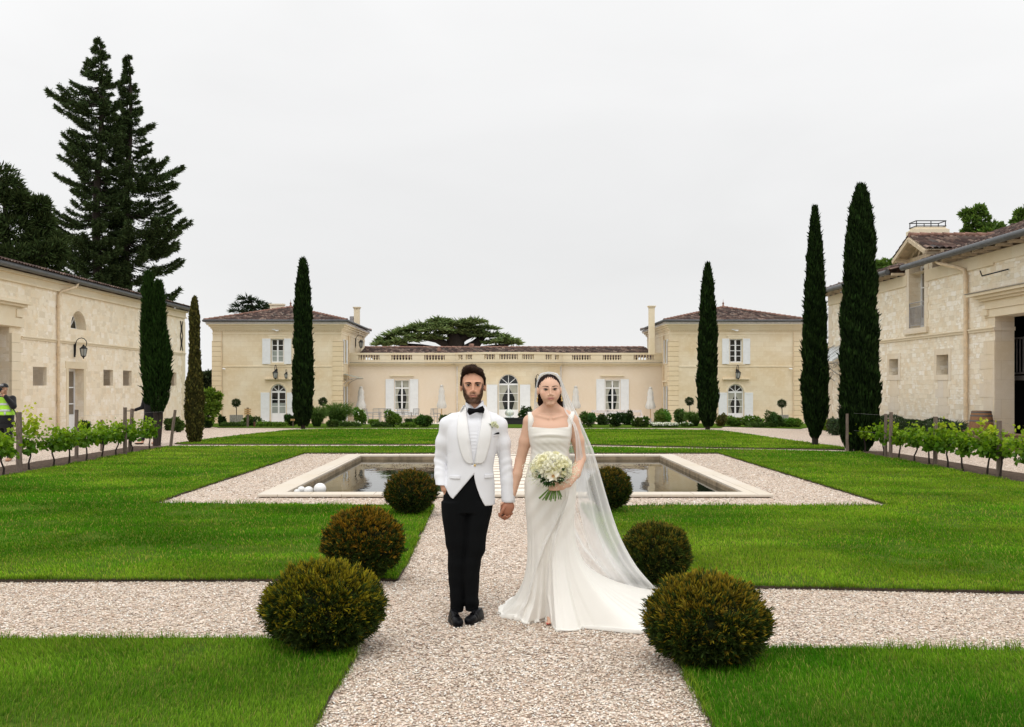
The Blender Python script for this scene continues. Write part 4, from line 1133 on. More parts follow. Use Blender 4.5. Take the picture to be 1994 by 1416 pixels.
def build_right_building():
    XW = 15.8; B = empty('farm_building', (XW, 36, 0), 'coursed stone outbuilding with gabled dormer window and open gateway beside the barrel', 'building')
    yf, yn = 48.1, 18.0; zt = 6.0; zb = -1.0
    hs = [(39.65 - yn, 40.6 - yn, 2.1, 2.75, False, .45), (35.2 - yn, 36.15 - yn, 2.07, 2.78, False, .45), (37.2 - yn, 38.6 - yn, 3.87, 6.0, False, .5), (24.5 - yn, 31.9 - yn, zb, 3.88, False, .62),
          (44.4 - yn, 45.9 - yn, zb, 2.1, False, .3)]
    w = MB(); wall(w, (XW, yn), (0, 1, 0), (-1, 0, 0), yf - yn, zb, zt, hs, .4)
    wall(w, (XW, yf), (1, 0, 0), (0, 1, 0), 13, zb, zt); wall(w, (XW, yn), (1, 0, 0), (0, -1, 0), 13, zb, zt)
    w.build('wall', M['rubble_right'], B)
    t = MB()
    for a, b in ((yn, 24.0), (31.9, 37.0), (38.8, yf)):
        t.box(XW - .09, XW + .02, a, b, 3.52, 3.56); t.box(XW - .05, XW + .02, a, b, 3.44, 3.52)
        t.box(XW - .06, XW + .02, a, b + (.05 if b == yf else 0), 5.55, 5.62)
    t.box(XW - .09, XW + .02, 37.0, 38.8, 3.52, 3.56); t.box(XW - .05, XW + .02, 37.0, 38.8, 3.44, 3.52)
    t.box(XW - .035, XW + .02, 31.9, 37.0, 5.62, 5.98); t.box(XW - .035, XW + .02, 38.8, yf + .03, 5.62, 5.98); t.box(XW - .035, XW + .02, yn, 31.9, 5.62, 5.98)
    t.build('cornice', M['trim'], B)
    s = MB()     # dressed blocks: dormer jambs, small window surrounds, gateway pier
    for a, b, z0, z1 in ((39.65, 40.6, 2.1, 2.75), (35.2, 36.15, 2.07, 2.78)):
        s.box(XW - .02, XW + .01, a - .2, a - .003, z0 - .2, z1 + .22); s.box(XW - .02, XW + .01, b + .003, b + .2, z0 - .2, z1 + .22)
        s.box(XW - .02, XW + .01, a, b, z1 + .003, z1 + .22); s.box(XW - .03, XW + .01, a, b, z0 - .2, z0 - .003)
        for k in range(12):
            if z0 - .25 - k * .3 < zb: break
            s.box(XW - .016, XW + .01, a + .1 - (.2 if k % 2 else 0), b - .1 + (.2 if k % 2 else 0), z0 - .5 - k * .3, z0 - .205 - k * .3)
    for k in range(9):
        z = 3.88 + k * .29
        if z > 6.3: break
        wd = .34 if k % 2 else .24
        s.box(XW - .02, XW + .01, 38.603, 38.6 + wd, z, z + .285); s.box(XW - .02, XW + .01, 37.2 - wd, 37.197, z, z + .285)
    s.box(XW - .10, XW + .01, 36.85, 38.95, 3.66, 3.865)
    for k in range(18):
        z = zb + k * .46
        if z + .45 > 3.44: break
        s.box(XW - .02, XW + .01, 31.903, 31.9 + (1.0 if k % 2 else .72), z, z + .452)
    for k in range(18):
        z = zb + k * .36
        if z > 5.3: break
        s.box(XW - .02, XW + .01, yf - (.6 if k % 2 else .4), yf + .02, z, z + .352)
    s.build('dressed_quoin', M['dressed'], B)
    pr = MB(); pr.box(XW + .003, XW + .62, 31.893, 32.6, zb, 3.87); pr.box(XW - .05, XW + .64, 31.86, 31.9, 3.44, 3.56); pr.build('gateway_pier', M['dressed'], B)
    g = MB()
    g.box(XW - .05, XW + .7, 24, 32.55, 3.885, 4.14); g.box(XW - .09, XW + .01, 24, 32.55, 4.143, 4.18)
    g.box(XW - .03, XW + .01, 24, 32.5, 4.183, 4.42); g.box(XW - .14, XW + .01, 24, 32.7, 4.423, 4.50); g.box(XW - .24, XW + .01, 24, 32.9, 4.503, 4.60)
    g.box(XW - .36, XW + .01, 24, 33.15, 4.603, 4.69); g.box(XW - .12, XW + .01, 32.2, 32.48, 3.95, 4.13)
    g.build('gateway_moulding', M['trim'], B)
    lg = MB(); lg.box(XW - .40, XW + .01, 23.9, 33.2, 4.693, 4.72); lg.build('weathered_ledge', M['weather'], B)
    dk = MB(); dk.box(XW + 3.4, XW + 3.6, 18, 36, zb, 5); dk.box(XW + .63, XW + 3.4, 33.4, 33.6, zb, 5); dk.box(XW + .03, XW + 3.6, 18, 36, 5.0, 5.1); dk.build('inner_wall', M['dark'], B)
    # gallery rail inside the gateway
    rl = MB(); xr = XW + 1.1
    for z in (2.05, 3.2): rl.box(xr, xr + .05, 24, 33.2, z, z + .06)
    for k in range(44): rl.box(xr + .012, xr + .036, 33.1 - k * .2, 33.13 - k * .2, 2.11, 3.2)
    rl.box(xr - .05, XW + 3.3, 24, 33.3, 1.85, 2.0)
    rl.build('gallery_rail', M['grey_iron'], B)
    # dormer window
    xd = XW + .46
    d = MB()
    def bx(a, b, z0, z1, dx=0): d.box(xd - .03 - dx, xd + .03 - dx, a, b, z0, z1)
    bx(37.21, 37.3, 3.88, 6.3); bx(38.5, 38.59, 3.88, 6.3); bx(37.3, 38.5, 6.2, 6.3); bx(37.85, 37.95, 3.88, 6.2, .01); bx(37.3, 38.5, 3.88, 4.3)
    for z in (5.45,): bx(37.3, 38.5, z - .02, z + .02, .006)
    do = d.build('window', M['white'], B)
    p = MB(); p.face([(xd + .01, 37.25, 4.2), (xd + .01, 38.55, 4.2), (xd + .01, 38.55, 6.25), (xd + .01, 37.25, 6.25)]); p.build('pane', M['pane_brown'], do)
    for a, b, z0, z1 in ((39.65, 40.6, 2.1, 2.75), (35.2, 36.15, 2.07, 2.78)):
        d = MB(); x = XW + .42
        d.box(x - .03, x + .02, a, a + .07, z0, z1); d.box(x - .03, x + .02, b - .07, b, z0, z1); d.box(x - .03, x + .02, a + .07, b - .07, z1 - .07, z1); d.box(x - .03, x + .02, a + .07, b - .07, z0, z0 + .07)
        do = d.build('window', M['grey_iron'], B); p = MB(); p.face([(x, a, z0), (x, b, z0), (x, b, z1), (x, a, z1)]); p.build('pane', M['glass'], do)
    bl = MB(); x = XW - .02
    for z in (4.83, 4.66, 3.96): bl.box(x, x + .03, 37.22, 38.58, z, z + .03)
    for k in range(12): bl.box(x + .005, x + .025, 37.27 + k * .114, 37.295 + k * .114, 3.96, 4.66)
    for yy in (37.22, 38.55): bl.box(x, x + .03, yy, yy + .03, 3.9, 4.86)
    bl.build('balcony_rail', M['grey_iron'], B)
    # cheek walls and gable of the dormer, timber
    ck = MB()
    ck.box(XW + .0, XW + 3, 36.55, 37.19, 6.0, 6.5); ck.box(XW + .0, XW + 3, 38.61, 38.95, 6.0, 6.5)
    ck.box(XW + .55, XW + 3, 37.19, 38.61, 6.35, 7.0)
    ck.build('dormer_cheek', M['dressed'], B)
    tb = MB(); xg = XW - .55; yc = 37.3; hw = 1.5; zr = 7.27; ze = 6.6
    tb.box(XW - .04, XW + .14, yc - 1.35, yc + 1.65, 6.42, 6.58)
    for s_ in (-1, 1):
        for xx in (xg, XW + .05): tb.bar((xx, yc + s_ * hw, ze - .12), (xx, yc, zr - .12), .10, .14)
    tb.bar((XW + .05, yc, 6.55), (XW + .05, yc, zr - .1), .12); tb.bar((XW + .05, yc - .55, 6.55), (XW + .05, yc - .1, 7.0), .10); tb.bar((XW + .05, yc + .55, 6.55), (XW + .05, yc + .1, 7.0), .10)
    for yy, zz in ((yc - 1.3, ze - .1), (yc + 1.3, ze - .1), (yc, zr - .2)): tb.bar((xg, yy, zz), (XW + 2.5, yy, zz), .12)
    tb.build('gable_timber', M['gable'], B)
    sf = MB()
    for s_ in (-1, 1):
        sf.raw([(xg - .02, yc + s_ * hw, ze - .03), (xg - .02, yc, zr - .03), (XW + 3.4, yc, zr - .03), (XW + 3.4, yc + s_ * hw, ze - .03)], [(0, 1, 2, 3)])
    sf.build('soffit', M['gable'], B)
    sl = .35
    e0 = 6.2
    dr = tiled(B, [((xg, yc - hw, ze), (XW + 1.2, yc - hw, ze), (XW + 3.2, yc, zr), (xg, yc, zr)), ((XW + 1.2, yc + hw, ze), (xg, yc + hw, ze), (xg, yc, zr), (XW + 3.2, yc, zr))], 'dormer_roof')
    m = MB()
    for k in range(9): m.tube([(xg + k * .42, yc, zr + .06), (xg + k * .42 + .44, yc, zr + .045)], [.10, .085], 8)
    m.build('ridge_tiles', M['ridge'], dr)
    # main roof interrupted by the dormer: near part, far part, upper part
    def rp(x, y): return (x, y, e0 + (x - (XW - .55)) * sl)
    xe = XW - .55; xm = XW + .9; xr = XW + 6.4
    tiled(B, [(rp(xe, yn), rp(xe, yc - 1.15), rp(xm, yc - 1.15), rp(xm, yn)), (rp(xe, yc + 1.7), rp(xe, yf + .5), rp(xm, yf + .5 - 1.45), rp(xm, yc + 1.7)),
              (rp(xm, yn), rp(xm, yf - .95), rp(xr, yf - 6.4), rp(xr, yn)),
              ((xe, yf + .5, e0), (xe + 14, yf + .5, e0), (xr, yf - 6.4, rp(xr, 0)[2]), (xr, yf - 6.4, rp(xr, 0)[2])),
              ((xe + 14, yf + .5, e0), (xe + 14, yn, e0), rp(xr, yn), rp(xr, yf - 6.4))])
    rf = MB()     # rafters under the eaves
    for k in range(40):
        y = yf - k * .75
        if yc - 1.3 < y < yc + 1.6: continue
        rf.box(XW - .5, XW + .02, y - .04, y + .04, 6.0, 6.1)
    rf.build('rafters', M['gable'], B)
    gu = MB(); gu.tube([(XW - .62, yn, 6.14), (XW - .62, yc + .45, 6.14)], .11, 10); gu.tube([(XW - .62, yc + 1.9, 6.14), (XW - .62, yf + .5, 6.14), (XW + 12, yf + .5, 6.14)], .11, 10); gu.build('gutter', M['zinc'], B)
    dp = MB(); dp.tube([(XW - .55, 35.05, 6.1), (XW - .5, 34.8, 5.95), (XW - .25, 34.1, 5.75), (XW - .12, 33.75, 5.6), (XW - .1, 33.7, 5.35), (XW - .1, 33.7, gz(33))], .068, 8)
    dp.build('downpipe', M['pipe'], B)
    ch = MB(); Yc = 42; xa, xb = px2x(1783, Yc), px2x(1845, Yc); z1 = py2z(441, Yc); z0 = 7.0
    ch.box(xa, xb, Yc, Yc + .8, z0, z1 - .08); ch.box(xa - .06, xb + .06, Yc - .06, Yc + .86, z1 - .28, z1 - .12); ch.box(xa + .05, xb - .05, Yc + .05, Yc + .75, z1 - .078, z1)
    co = ch.build('chimney', M['trim'], B)
    fr = MB(); zt2 = py2z(430.5, Yc)
    for a in (xa + .06, (xa + xb) / 2, xb - .06):
        for b in (Yc + .06, Yc + .74): fr.box(a - .015, a + .015, b - .015, b + .015, z1, zt2)
    for z in (z1 + .01, zt2): fr.box(xa + .03, xb - .03, Yc + .03, Yc + .06, z, z + .035); fr.box(xa + .03, xb - .03, Yc + .74, Yc + .77, z, z + .035); fr.box(xa + .03, xa + .06, Yc + .06, Yc + .74, z, z + .035); fr.box(xb - .06, xb - .03, Yc + .06, Yc + .74, z, z + .035)
    fr.build('chimney_frame', M['iron'], co)
    k = MB(); k.bar((XW - .02, 31.0, 5.3), (XW - .7, 31.3, 5.12), .04); k.bar((XW - .7, 31.3, 5.12), (XW - 1.1, 30.6, 5.2), .03); k.build('bracket', M['iron'], B)
    # glazed awning near the far corner
    a = empty('glass_awning', (XW, 45.2, 3.0), 'grey glass awning on scrolled brackets at the far end of the stone outbuilding', 'awning')
    g = MB(); g.raw([(XW - .02, 43.6, 3.55), (XW - .02, 47.2, 3.55), (XW - 1.3, 47.2, 2.75), (XW - 1.3, 43.6, 2.75), (XW - .02, 43.6, 3.57), (XW - .02, 47.2, 3.57), (XW - 1.3, 47.2, 2.77), (XW - 1.3, 43.6, 2.77)], [(0, 1, 2, 3), (4, 5, 6, 7), (0, 3, 7, 4), (3, 2, 6, 7), (1, 2, 6, 5)])
    g.build('pane', simple('awning_pane', (.40, .43, .42), .2, .5, 0, 3, .1, 0, 0), a)
    b = MB()
    for yy in (43.65, 45.4, 47.15):
        b.bar((XW - .04, yy, 3.6), (XW - 1.3, yy, 2.8), .03); b.bar((XW - .04, yy, 2.72), (XW - 1.3, yy, 2.72), .03); b.bar((XW - .04, yy, 1.9), (XW - 1.2, yy, 2.7), .03)
        for cx, cz, r in ((-.3, 2.52, .14), (-.62, 2.56, .10), (-.2, 2.2, .12)):
            b.tube([(XW + cx + r * (1 - k / 14) * math.cos(k * .8), yy, cz + r * (1 - k / 14) * math.sin(k * .8)) for k in range(12)], .014, 5)
    for k in range(5): b.bar((XW - .04, 43.7 + k * .85, 3.6), (XW - 1.3, 43.7 + k * .85, 2.8), .02)
    b.build('bracket', M['grey_iron'], a)

# ---------------------------------------------------------------- pool
def build_pool():
    x0, x1, y0, y1 = -3.6, 4.0, 14.79, 23.5; w = .33; zt = .056
    R = empty('reflecting_pool', (.2, 18.6, 0), 'long rectangular reflecting pool with pale stone coping', 'pool')
    cp = MB()
    for a, b, c, d in ((x0, x1, y0, y0 + w), (x0, x1, y1 - w, y1), (x0, x0 + w, y0 + w, y1 - w), (x1 - w, x1, y0 + w, y1 - w)):
        cp.box(a - .03 * (a == x0), b + .03 * (b == x1), c - (.03 if c == y0 else 0), d + (.03 if d == y1 else 0), .016, zt)
    cp.build('coping', M['coping'], R, bevel=.008)
    bs = MB(); e = w + .02
    bs.box(x0 + .02, x1 - .02, y0 + .02, y0 + e, -.7, .014); bs.box(x0 + .02, x1 - .02, y1 - e, y1 - .02, -.7, .014); bs.box(x0 + .02, x0 + e, y0 + e, y1 - e, -.7, .014); bs.box(x1 - e, x1 - .02, y0 + e, y1 - e, -.7, .014)
    bs.face([(x0, y0, -.68), (x1, y0, -.68), (x1, y1, -.68), (x0, y1, -.68)])
    bs.build('basin_wall', M['basin'], R)
    wt = MB(); wt.face([(x0 + w, y0 + w, -.05), (x1 - w, y0 + w, -.05), (x1 - w, y1 - w, -.05), (x0 + w, y1 - w, -.05)])
    o = wt.build('water', M['water']); o['kind'] = 'structure'
    # stepping slabs across the pool
    n = 13; a, b = y0 + w + .10, y1 - w - .1; p = (b - a) / n
    names = 'first second third fourth fifth sixth seventh eighth ninth tenth eleventh twelfth thirteenth'.split()
    pr = None
    for k in range(n):
        if pr is None:
            m = MB(); m.box(-.85, 1.0, 0, p * .62, -.30, .052); pr = m.build('stepping_slab', M['slab'], bevel=.008); o = pr
        else: o = pr.copy(); COL.objects.link(o)
        o.location = (0, a + k * p + .03, 0)
        tag(o, 'pale stone slab crossing the pool, %s from the near coping' % names[k], 'stepping slab', 'stepping slabs across the pool')
    # glazed spheres floating in the near corners
    sp = [(618, 948.5, 12.2, 'largest white glazed sphere of the cluster at the left pool corner'), (596, 950.5, 9.3, 'middle-sized white sphere touching the largest one at the left pool corner'),
          (582, 945.5, 7.8, 'white sphere at the back of the cluster at the left pool corner'), (573, 951.5, 6.2, 'white sphere on the outer left side of the corner cluster'),
          (582.5, 955.5, 4.6, 'tiny white sphere in front of the corner cluster'), (566, 957.5, 3.0, 'smallest white sphere, at the outer edge of the corner cluster'),
          (1398, 954.5, 4.0, 'small white sphere in the right pool corner, first of the row'), (1409, 953, 4.2, 'small white sphere in the middle of the row at the right pool corner'), (1420, 953, 4.6, 'small white sphere closest to the right side coping')]
    for i, (px, py, r, lab) in enumerate(sp):
        Y = [15.35, 15.35, 15.6, 15.45, 15.2, 15.17, 15.2, 15.2, 15.25][i]
        rr = r * Y / F * 1.0
        x = px2x(px, Y) + .04
        m = MB(); m.ball((x, Y, max(-.05 + rr * .85, min(py2z(py, Y), -.05 + rr * 1.3))), (rr, rr, rr * .95), 24, 14)
        tag(m.build('white_sphere', M['ballstone']), lab, 'ornament', 'white spheres in the pool')
# ---------------------------------------------------------------- plants
def cyl_noise(rng, k=5):
    ph = rng.uniform(0, 2 * PI, (k, 2)); am = rng.uniform(.4, 1, k)
    def f(a, z):
        s = 0
        for i in range(k): s = s + am[i] * np.sin((i % 3 + 1) * a + ph[i, 0] + z * (2 + 1.7 * i)) 
        return s / am.sum()
    return f
def cypress(x, y, top, width, label, seed, n=9000, ll=.26, lw=.06, base=.0, prof=None, group='columnar cypresses round the lawns', col0=(.006, .014, .004), col1=(.021, .044, .009), trunk_h=.3, lean=0):
    rng = np.random.default_rng(seed); z0 = gz(y); Ht = top - z0
    R = empty('cypress_tree', (x, y, z0), label, 'tree', group)
    tr = MB(); tr.tube([(x, y, z0 - .1), (x + .02, y, z0 + Ht * .3), (x + lean * .6, y, z0 + Ht * .6), (x + lean, y, z0 + Ht * .92)], [.09 * width + .03, .07 * width + .02, .05, .02], 10)
    tr.build('trunk', M['darkbark'], R)
    P0 = prof or [(0, .30), (.04, .5), (.10, .78), (.2, .95), (.35, 1.0), (.5, .93), (.65, .80), (.8, .60), (.9, .38), (.97, .18), (1, .05)]
    ft, fr_ = [p[0] for p in P0], [p[1] for p in P0]
    nz = cyl_noise(rng)
    b = max(base, trunk_h)
    def surf(t, a): return width / 2 * np.interp(t, ft, fr_) * (1 + .16 * nz(a, t * 5) + .09 * nz(a * 2, t * 17))
    # dense dark inner mass of twigs
    K, Nn = 60, 20; tt = np.linspace(0, .985, K); aa = np.linspace(0, 2 * PI, Nn, endpoint=False)
    T, A = np.meshgrid(tt, aa, indexing='ij'); rr = surf(T, A) * .86
    X = x + lean * T + rr * np.cos(A); Yy = y + rr * np.sin(A); Z = z0 + b + (Ht - b) * T
    V = np.stack([X, Yy, Z], 2).reshape(-1, 3); q = []
    for i in range(K - 1):
        for k in range(Nn): q.append((i * Nn + k, i * Nn + (k + 1) % Nn, (i + 1) * Nn + (k + 1) % Nn, (i + 1) * Nn + k))
    L = Leaves()
    t = rng.random(n) ** .92; a = rng.uniform(0, 2 * PI, n); r = surf(t, a) * (1 - .22 * rng.random(n) ** 1.5) 
    Pt = np.stack([x + lean * t + r * np.cos(a), y + r * np.sin(a), z0 + b + (Ht - b) * t - ll * .5], 1)
    D = np.stack([np.cos(a) * .17, np.sin(a) * .17, np.ones(n)], 1) + rng.normal(0, .13, (n, 3))
    c = vary(rng, col0, n, .4); c1 = vary(rng, col1, n, .5)
    br = (.35 + 1.1 * np.clip(nz(a * 3, t * 30) + .35, 0, 1) ** 1.3)[:, None]
    L.add(rhomb(Pt, D, ll * rng.uniform(.4, 1.05, n), lw * rng.uniform(.6, 1.2, n), c, c1 * br, rng))
    # a few stray sprays
    m = n // 60; t = rng.random(m); a = rng.uniform(0, 2 * PI, m); r = surf(t, a)
    Pt = np.stack([x + lean * t + r * np.cos(a), y + r * np.sin(a), z0 + b + (Ht - b) * t], 1); D = np.stack([np.cos(a), np.sin(a), np.ones(m) * .8], 1)
    L.add(rhomb(Pt, D, ll * .6, lw * .9, c[:m], c1[:m] * 1.2, rng))
    cr = L.build('crown', M['needle'], R)
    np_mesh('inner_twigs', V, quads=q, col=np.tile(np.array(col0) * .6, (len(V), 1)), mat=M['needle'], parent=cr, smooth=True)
    return R

def yew_ball(x, y, w, h, label, seed, tip, orange, n=9000, zs=0.0):
    rng = np.random.default_rng(seed)
    R = empty('yew_ball', (x, y, 0), label, 'topiary', 'clipped yew balls beside the path')
    rx = w / 2; rz = h / 2; cz = rz + zs
    nz = cyl_noise(rng, 6); nz2 = cyl_noise(rng, 6)
    st = MB(); st.tube([(x, y, -.02), (x + .01, y, .12), (x - .01, y, cz)], [.03, .025, .015], 8); st.build('trunk', M['darkbark'], R)
    def rad_(a, e): 
        prof = np.where(e < 0, 1 - .14 * np.abs(np.sin(e)) ** 1.2, 1.0)
        return (1 + .045 * nz(a, e * 2) + .03 * nz2(a * 3, e * 6)) * prof
    def pts(m, depth):
        v = rvec(rng, m); e = np.arcsin(v[:, 2]); a = np.arctan2(v[:, 1], v[:, 0])
        r = rad_(a, e) * (1 - depth)
        return np.stack([x + v[:, 0] * rx * r, y + v[:, 1] * rx * r, cz + v[:, 2] * rz * r], 1), v
    L = Leaves()
    k = 5
    nc = 520; pc, vc = pts(nc, .02 + .07 * rng.random(nc)); ci = rng.integers(0, nc, n); far = rng.random(n) < .25
    p, v = pts(n, (.02 + .20 * rng.random(n) ** 1.4)[:])
    p = np.where(far[:, None], p, pc[ci] + rng.normal(0, .017, (n, 3)) * (w / .7)); v = np.where(far[:, None], v, vc[ci])
    grow = unit(v + np.array([0, 0, .45]) + rng.normal(0, .42, (n, 3)))
    sl = .033 * rng.uniform(.7, 1.5, n)
    up = np.clip(v[:, 2] * 1.0 + .28, 0, 1) * .80 + .07  # more golden tips higher up: new growth, partly top light put into the colour
    isor = rng.random(n) < up * orange
    dark = vary(rng, (.006, .013, .003), n, .35); g = vary(rng, (.044, .072, .010), n, .4)
    tipc = np.where(isor[:, None], vary(rng, tip, n, .35), g)
    for j in range(k):
        off = rng.normal(0, .0045, (n, 3)); Dj = grow + rng.normal(0, .40, (n, 3))
        L.add(rhomb(p + off, Dj, sl * rng.uniform(.6, 1.1, n), .0062 * rng.uniform(.8, 1.3, n), dark, tipc * rng.uniform(.65, 1.15, (n, 1)), rng, .55))
    L.add(rhomb(p, grow, sl * 1.25, .0085, dark, tipc * 1.15, rng, .6))
    # stray shoots standing proud
    m = n // 22; p, v = pts(m, 0); D = unit(v + np.array([0, 0, .7]) + rng.normal(0, .3, (m, 3)))
    L.add(rhomb(p, D, .055 * rng.uniform(.5, 1.2, m), .009, vary(rng, (.03, .045, .01), m), vary(rng, tip, m, .3), rng, .6))
    fo = L.build('foliage', M['foliage'], R)
    c = MB(); c.ball((x, y, cz), (rx * .84, rx * .84, rz * .86), 32, 20); o = c.build('inner_twigs', M['twig'], fo)
    return R

def clump(L, rng, c, r, n, ll, lw, c0, c1, up=.3, shell=.5, rnd=.7):
    v = rvec(rng, n); rr = shell + (1 - shell) * rng.random(n) ** .6
    p = np.array(c) + v * rr[:, None] * np.array(r)
    D = v + np.array([0, 0, up]) + rng.normal(0, rnd, (n, 3))
    L.add(rhomb(p, D, ll * rng.uniform(.6, 1.4, n), lw * rng.uniform(.6, 1.3, n), vary(rng, c0, n, .35), vary(rng, c1, n, .35), rng))

def shrub(px, pyb, wpx, hpx, Y, label, seed, kind='leafy', name='shrub', group='shrubs in the beds before the house', c0=(.018, .045, .010), c1=(.07, .14, .02), flowers=None, x=None, w=None, h=None):
    rng = np.random.default_rng(seed); s = Y / F
    x = px2x(px, Y) if x is None else x; z0 = gz(Y); w = w or wpx * s; h = h or hpx * s * 1.0 + max(0, (py2z(pyb, Y) - z0))
    R = empty(name, (x, Y, z0), label, 'shrub' if name in ('shrub', 'flowering_shrub') else name.replace('_', ' '), group)
    L = Leaves()
    if kind == 'leafy':
        st = MB()
        for k in range(3):
            a = rng.uniform(0, 6.28); st.tube([(x, Y, z0 - .05), (x + .15 * w * math.cos(a), Y + .15 * w * math.sin(a), z0 + h * .5)], [.02, .01], 5)
        st.build('stem', M['bark'], R)
        for k in range(8):
            a = k * .8 + rng.uniform(-.4, .4); rr = w * rng.uniform(.15, .36)
            clump(L, rng, (x + rr * math.cos(a), Y + rr * math.sin(a), z0 + h * rng.uniform(.3, .78)), (w * rng.uniform(.14, .26), w * .2, h * rng.uniform(.2, .34)), 210, .12, .065, c0, tuple(q * rng.uniform(.75, 1.35) for q in c1), rnd=1.0)
        clump(L, rng, (x, Y, z0 + h * .45), (w * .40, w * .40, h * .42), 560, .11, .06, c0, c1, shell=.2)
    elif kind == 'grassy':
        n = 1800; a = rng.uniform(0, 2 * PI, n); rr = rng.random(n) ** .7
        p = np.stack([x + .18 * w * rr * np.cos(a), Y + .18 * w * rr * np.sin(a), np.full(n, z0)], 1)
        hh = h * rng.uniform(.55, 1.05, n); out = w * .5 * rr
        midp = p + np.stack([np.cos(a) * out * .45, np.sin(a) * out * .45, hh * .8], 1)
        D1 = midp - p; L.add(rhomb(p, D1, np.linalg.norm(D1, axis=1), .03, vary(rng, c0, n), vary(rng, c1, n), rng))
        D2 = np.stack([np.cos(a) * out * .6, np.sin(a) * out * .6, hh * rng.uniform(-.2, .25, n)], 1)
        L.add(rhomb(midp, D2, np.linalg.norm(D2, axis=1), .028, vary(rng, c1, n), vary(rng, c1, n, .4), rng))
    elif kind == 'low':
        n = int(900 + w * 500); xx = rng.uniform(-w / 2, w / 2, n); yy = rng.uniform(-.5, .5, n)
        hh = h * (.5 + .5 * np.clip(vnoise(xx + 50, yy + 50, .5, seed) * 1.3, 0, 1)) * rng.uniform(.2, 1, n)
        p = np.stack([x + xx, Y + yy, z0 + hh * .8], 1); D = rvec(rng, n) + np.array([0, -.2, .9])
        L.add(rhomb(p, D, .12 * rng.uniform(.6, 1.4, n), .05, vary(rng, c0, n), vary(rng, c1, n, .4), rng))
    fo = L.build('foliage', M['foliage'], R)
    if flowers:
        col, nf, sz = flowers; F_ = Leaves()
        v = rvec(rng, nf); v[:, 2] = np.abs(v[:, 2]); v[:, 1] = -np.abs(v[:, 1])
        if kind == 'low': p = np.stack([x + rng.uniform(-w / 2, w / 2, nf), Y + rng.uniform(-.5, .3, nf), z0 + h * rng.uniform(.5, 1.0, nf)], 1)
        else: p = np.array([x, Y, z0 + h * .5]) + v * np.array([w * .48, w * .48, h * .48])
        for k in range(4): F_.add(rhomb(p, rvec(rng, nf), sz, sz * .8, vary(rng, col, nf, .1, .03), vary(rng, col, nf, .1, .03), rng))
        F_.build('blossom', M['petal'], R)
    return R

def grape_vine(x, y, label, seed, h=.98, w=.95, yellow=0, lean=0, n=330):
    rng = np.random.default_rng(seed); R = empty('grape_vine', (x, y, 0), label, 'vine', 'young vines along the lawn edge')
    t = MB(); j = rng.uniform(-.04, .04, 6)
    pts = [(x, y, -.02), (x + j[0] + lean * .3, y + j[1], .14), (x + j[2] + lean * .7, y, .28), (x + j[3] + lean, y + j[4], .42)]
    t.tube(pts, [.026, .018, .016, .02], 7)
    hx, hy = pts[-1][0], pts[-1][1]
    for s_ in (-1, 1):
        t.tube([(hx, hy, .42), (hx + j[5], hy + s_ * w * .2, .50), (hx, hy + s_ * w * .42, .54)], [.014, .010, .006], 6)
    t.build('trunk', M['darkbark'], R)
    L = Leaves()
    lo, mi, hi = (.07, .17, .008), (.27, .42, .02), (.56, .58, .06)
    # leafy shoots growing up from the arms, drooping a little
    for k in range(9):
        yy = rng.uniform(-.45, .45) * w; top = h * rng.uniform(.72, 1.02) if k else h * 1.1
        m = n // 9; tt = rng.random(m) ** .8
        px = x + lean + rng.normal(0, .085, m) + .06 * np.sin(tt * 5 + k); py = y + yy + rng.normal(0, .075 + .05 * w, m); pz = .36 + (top - .36) * tt
        p = np.stack([px, py, pz], 1); D = rvec(rng, m) * .9 + np.array([0, -.15, -.25])
        f = np.clip((pz - .45) / .55 + rng.normal(0, .25, m) + yellow, 0, 1)[:, None]
        c = np.array(lo) * (1 - f) + np.array(mi) * f
        g = np.clip((pz - .8) / .35 + rng.normal(0, .2, m) + yellow * .8, 0, 1)[:, None]; c = c * (1 - g) + np.array(hi) * g
        c = c * rng.uniform(.7, 1.25, (m, 1))
        s = .112 * rng.uniform(.6, 1.25, m) * (1 - .35 * tt)
        V = rhomb(p, D, s, s * 1.05, c * .85, c * 1.1, rng, .45, .12); L.add(V)
        L.add(rhomb(p + rng.normal(0, .01, (m, 3)), D + rng.normal(0, .5, (m, 3)), s * .8, s * .7, c * .8, c, rng, .5, .1))
    L.build('foliage', M['vine'], R)
    return R

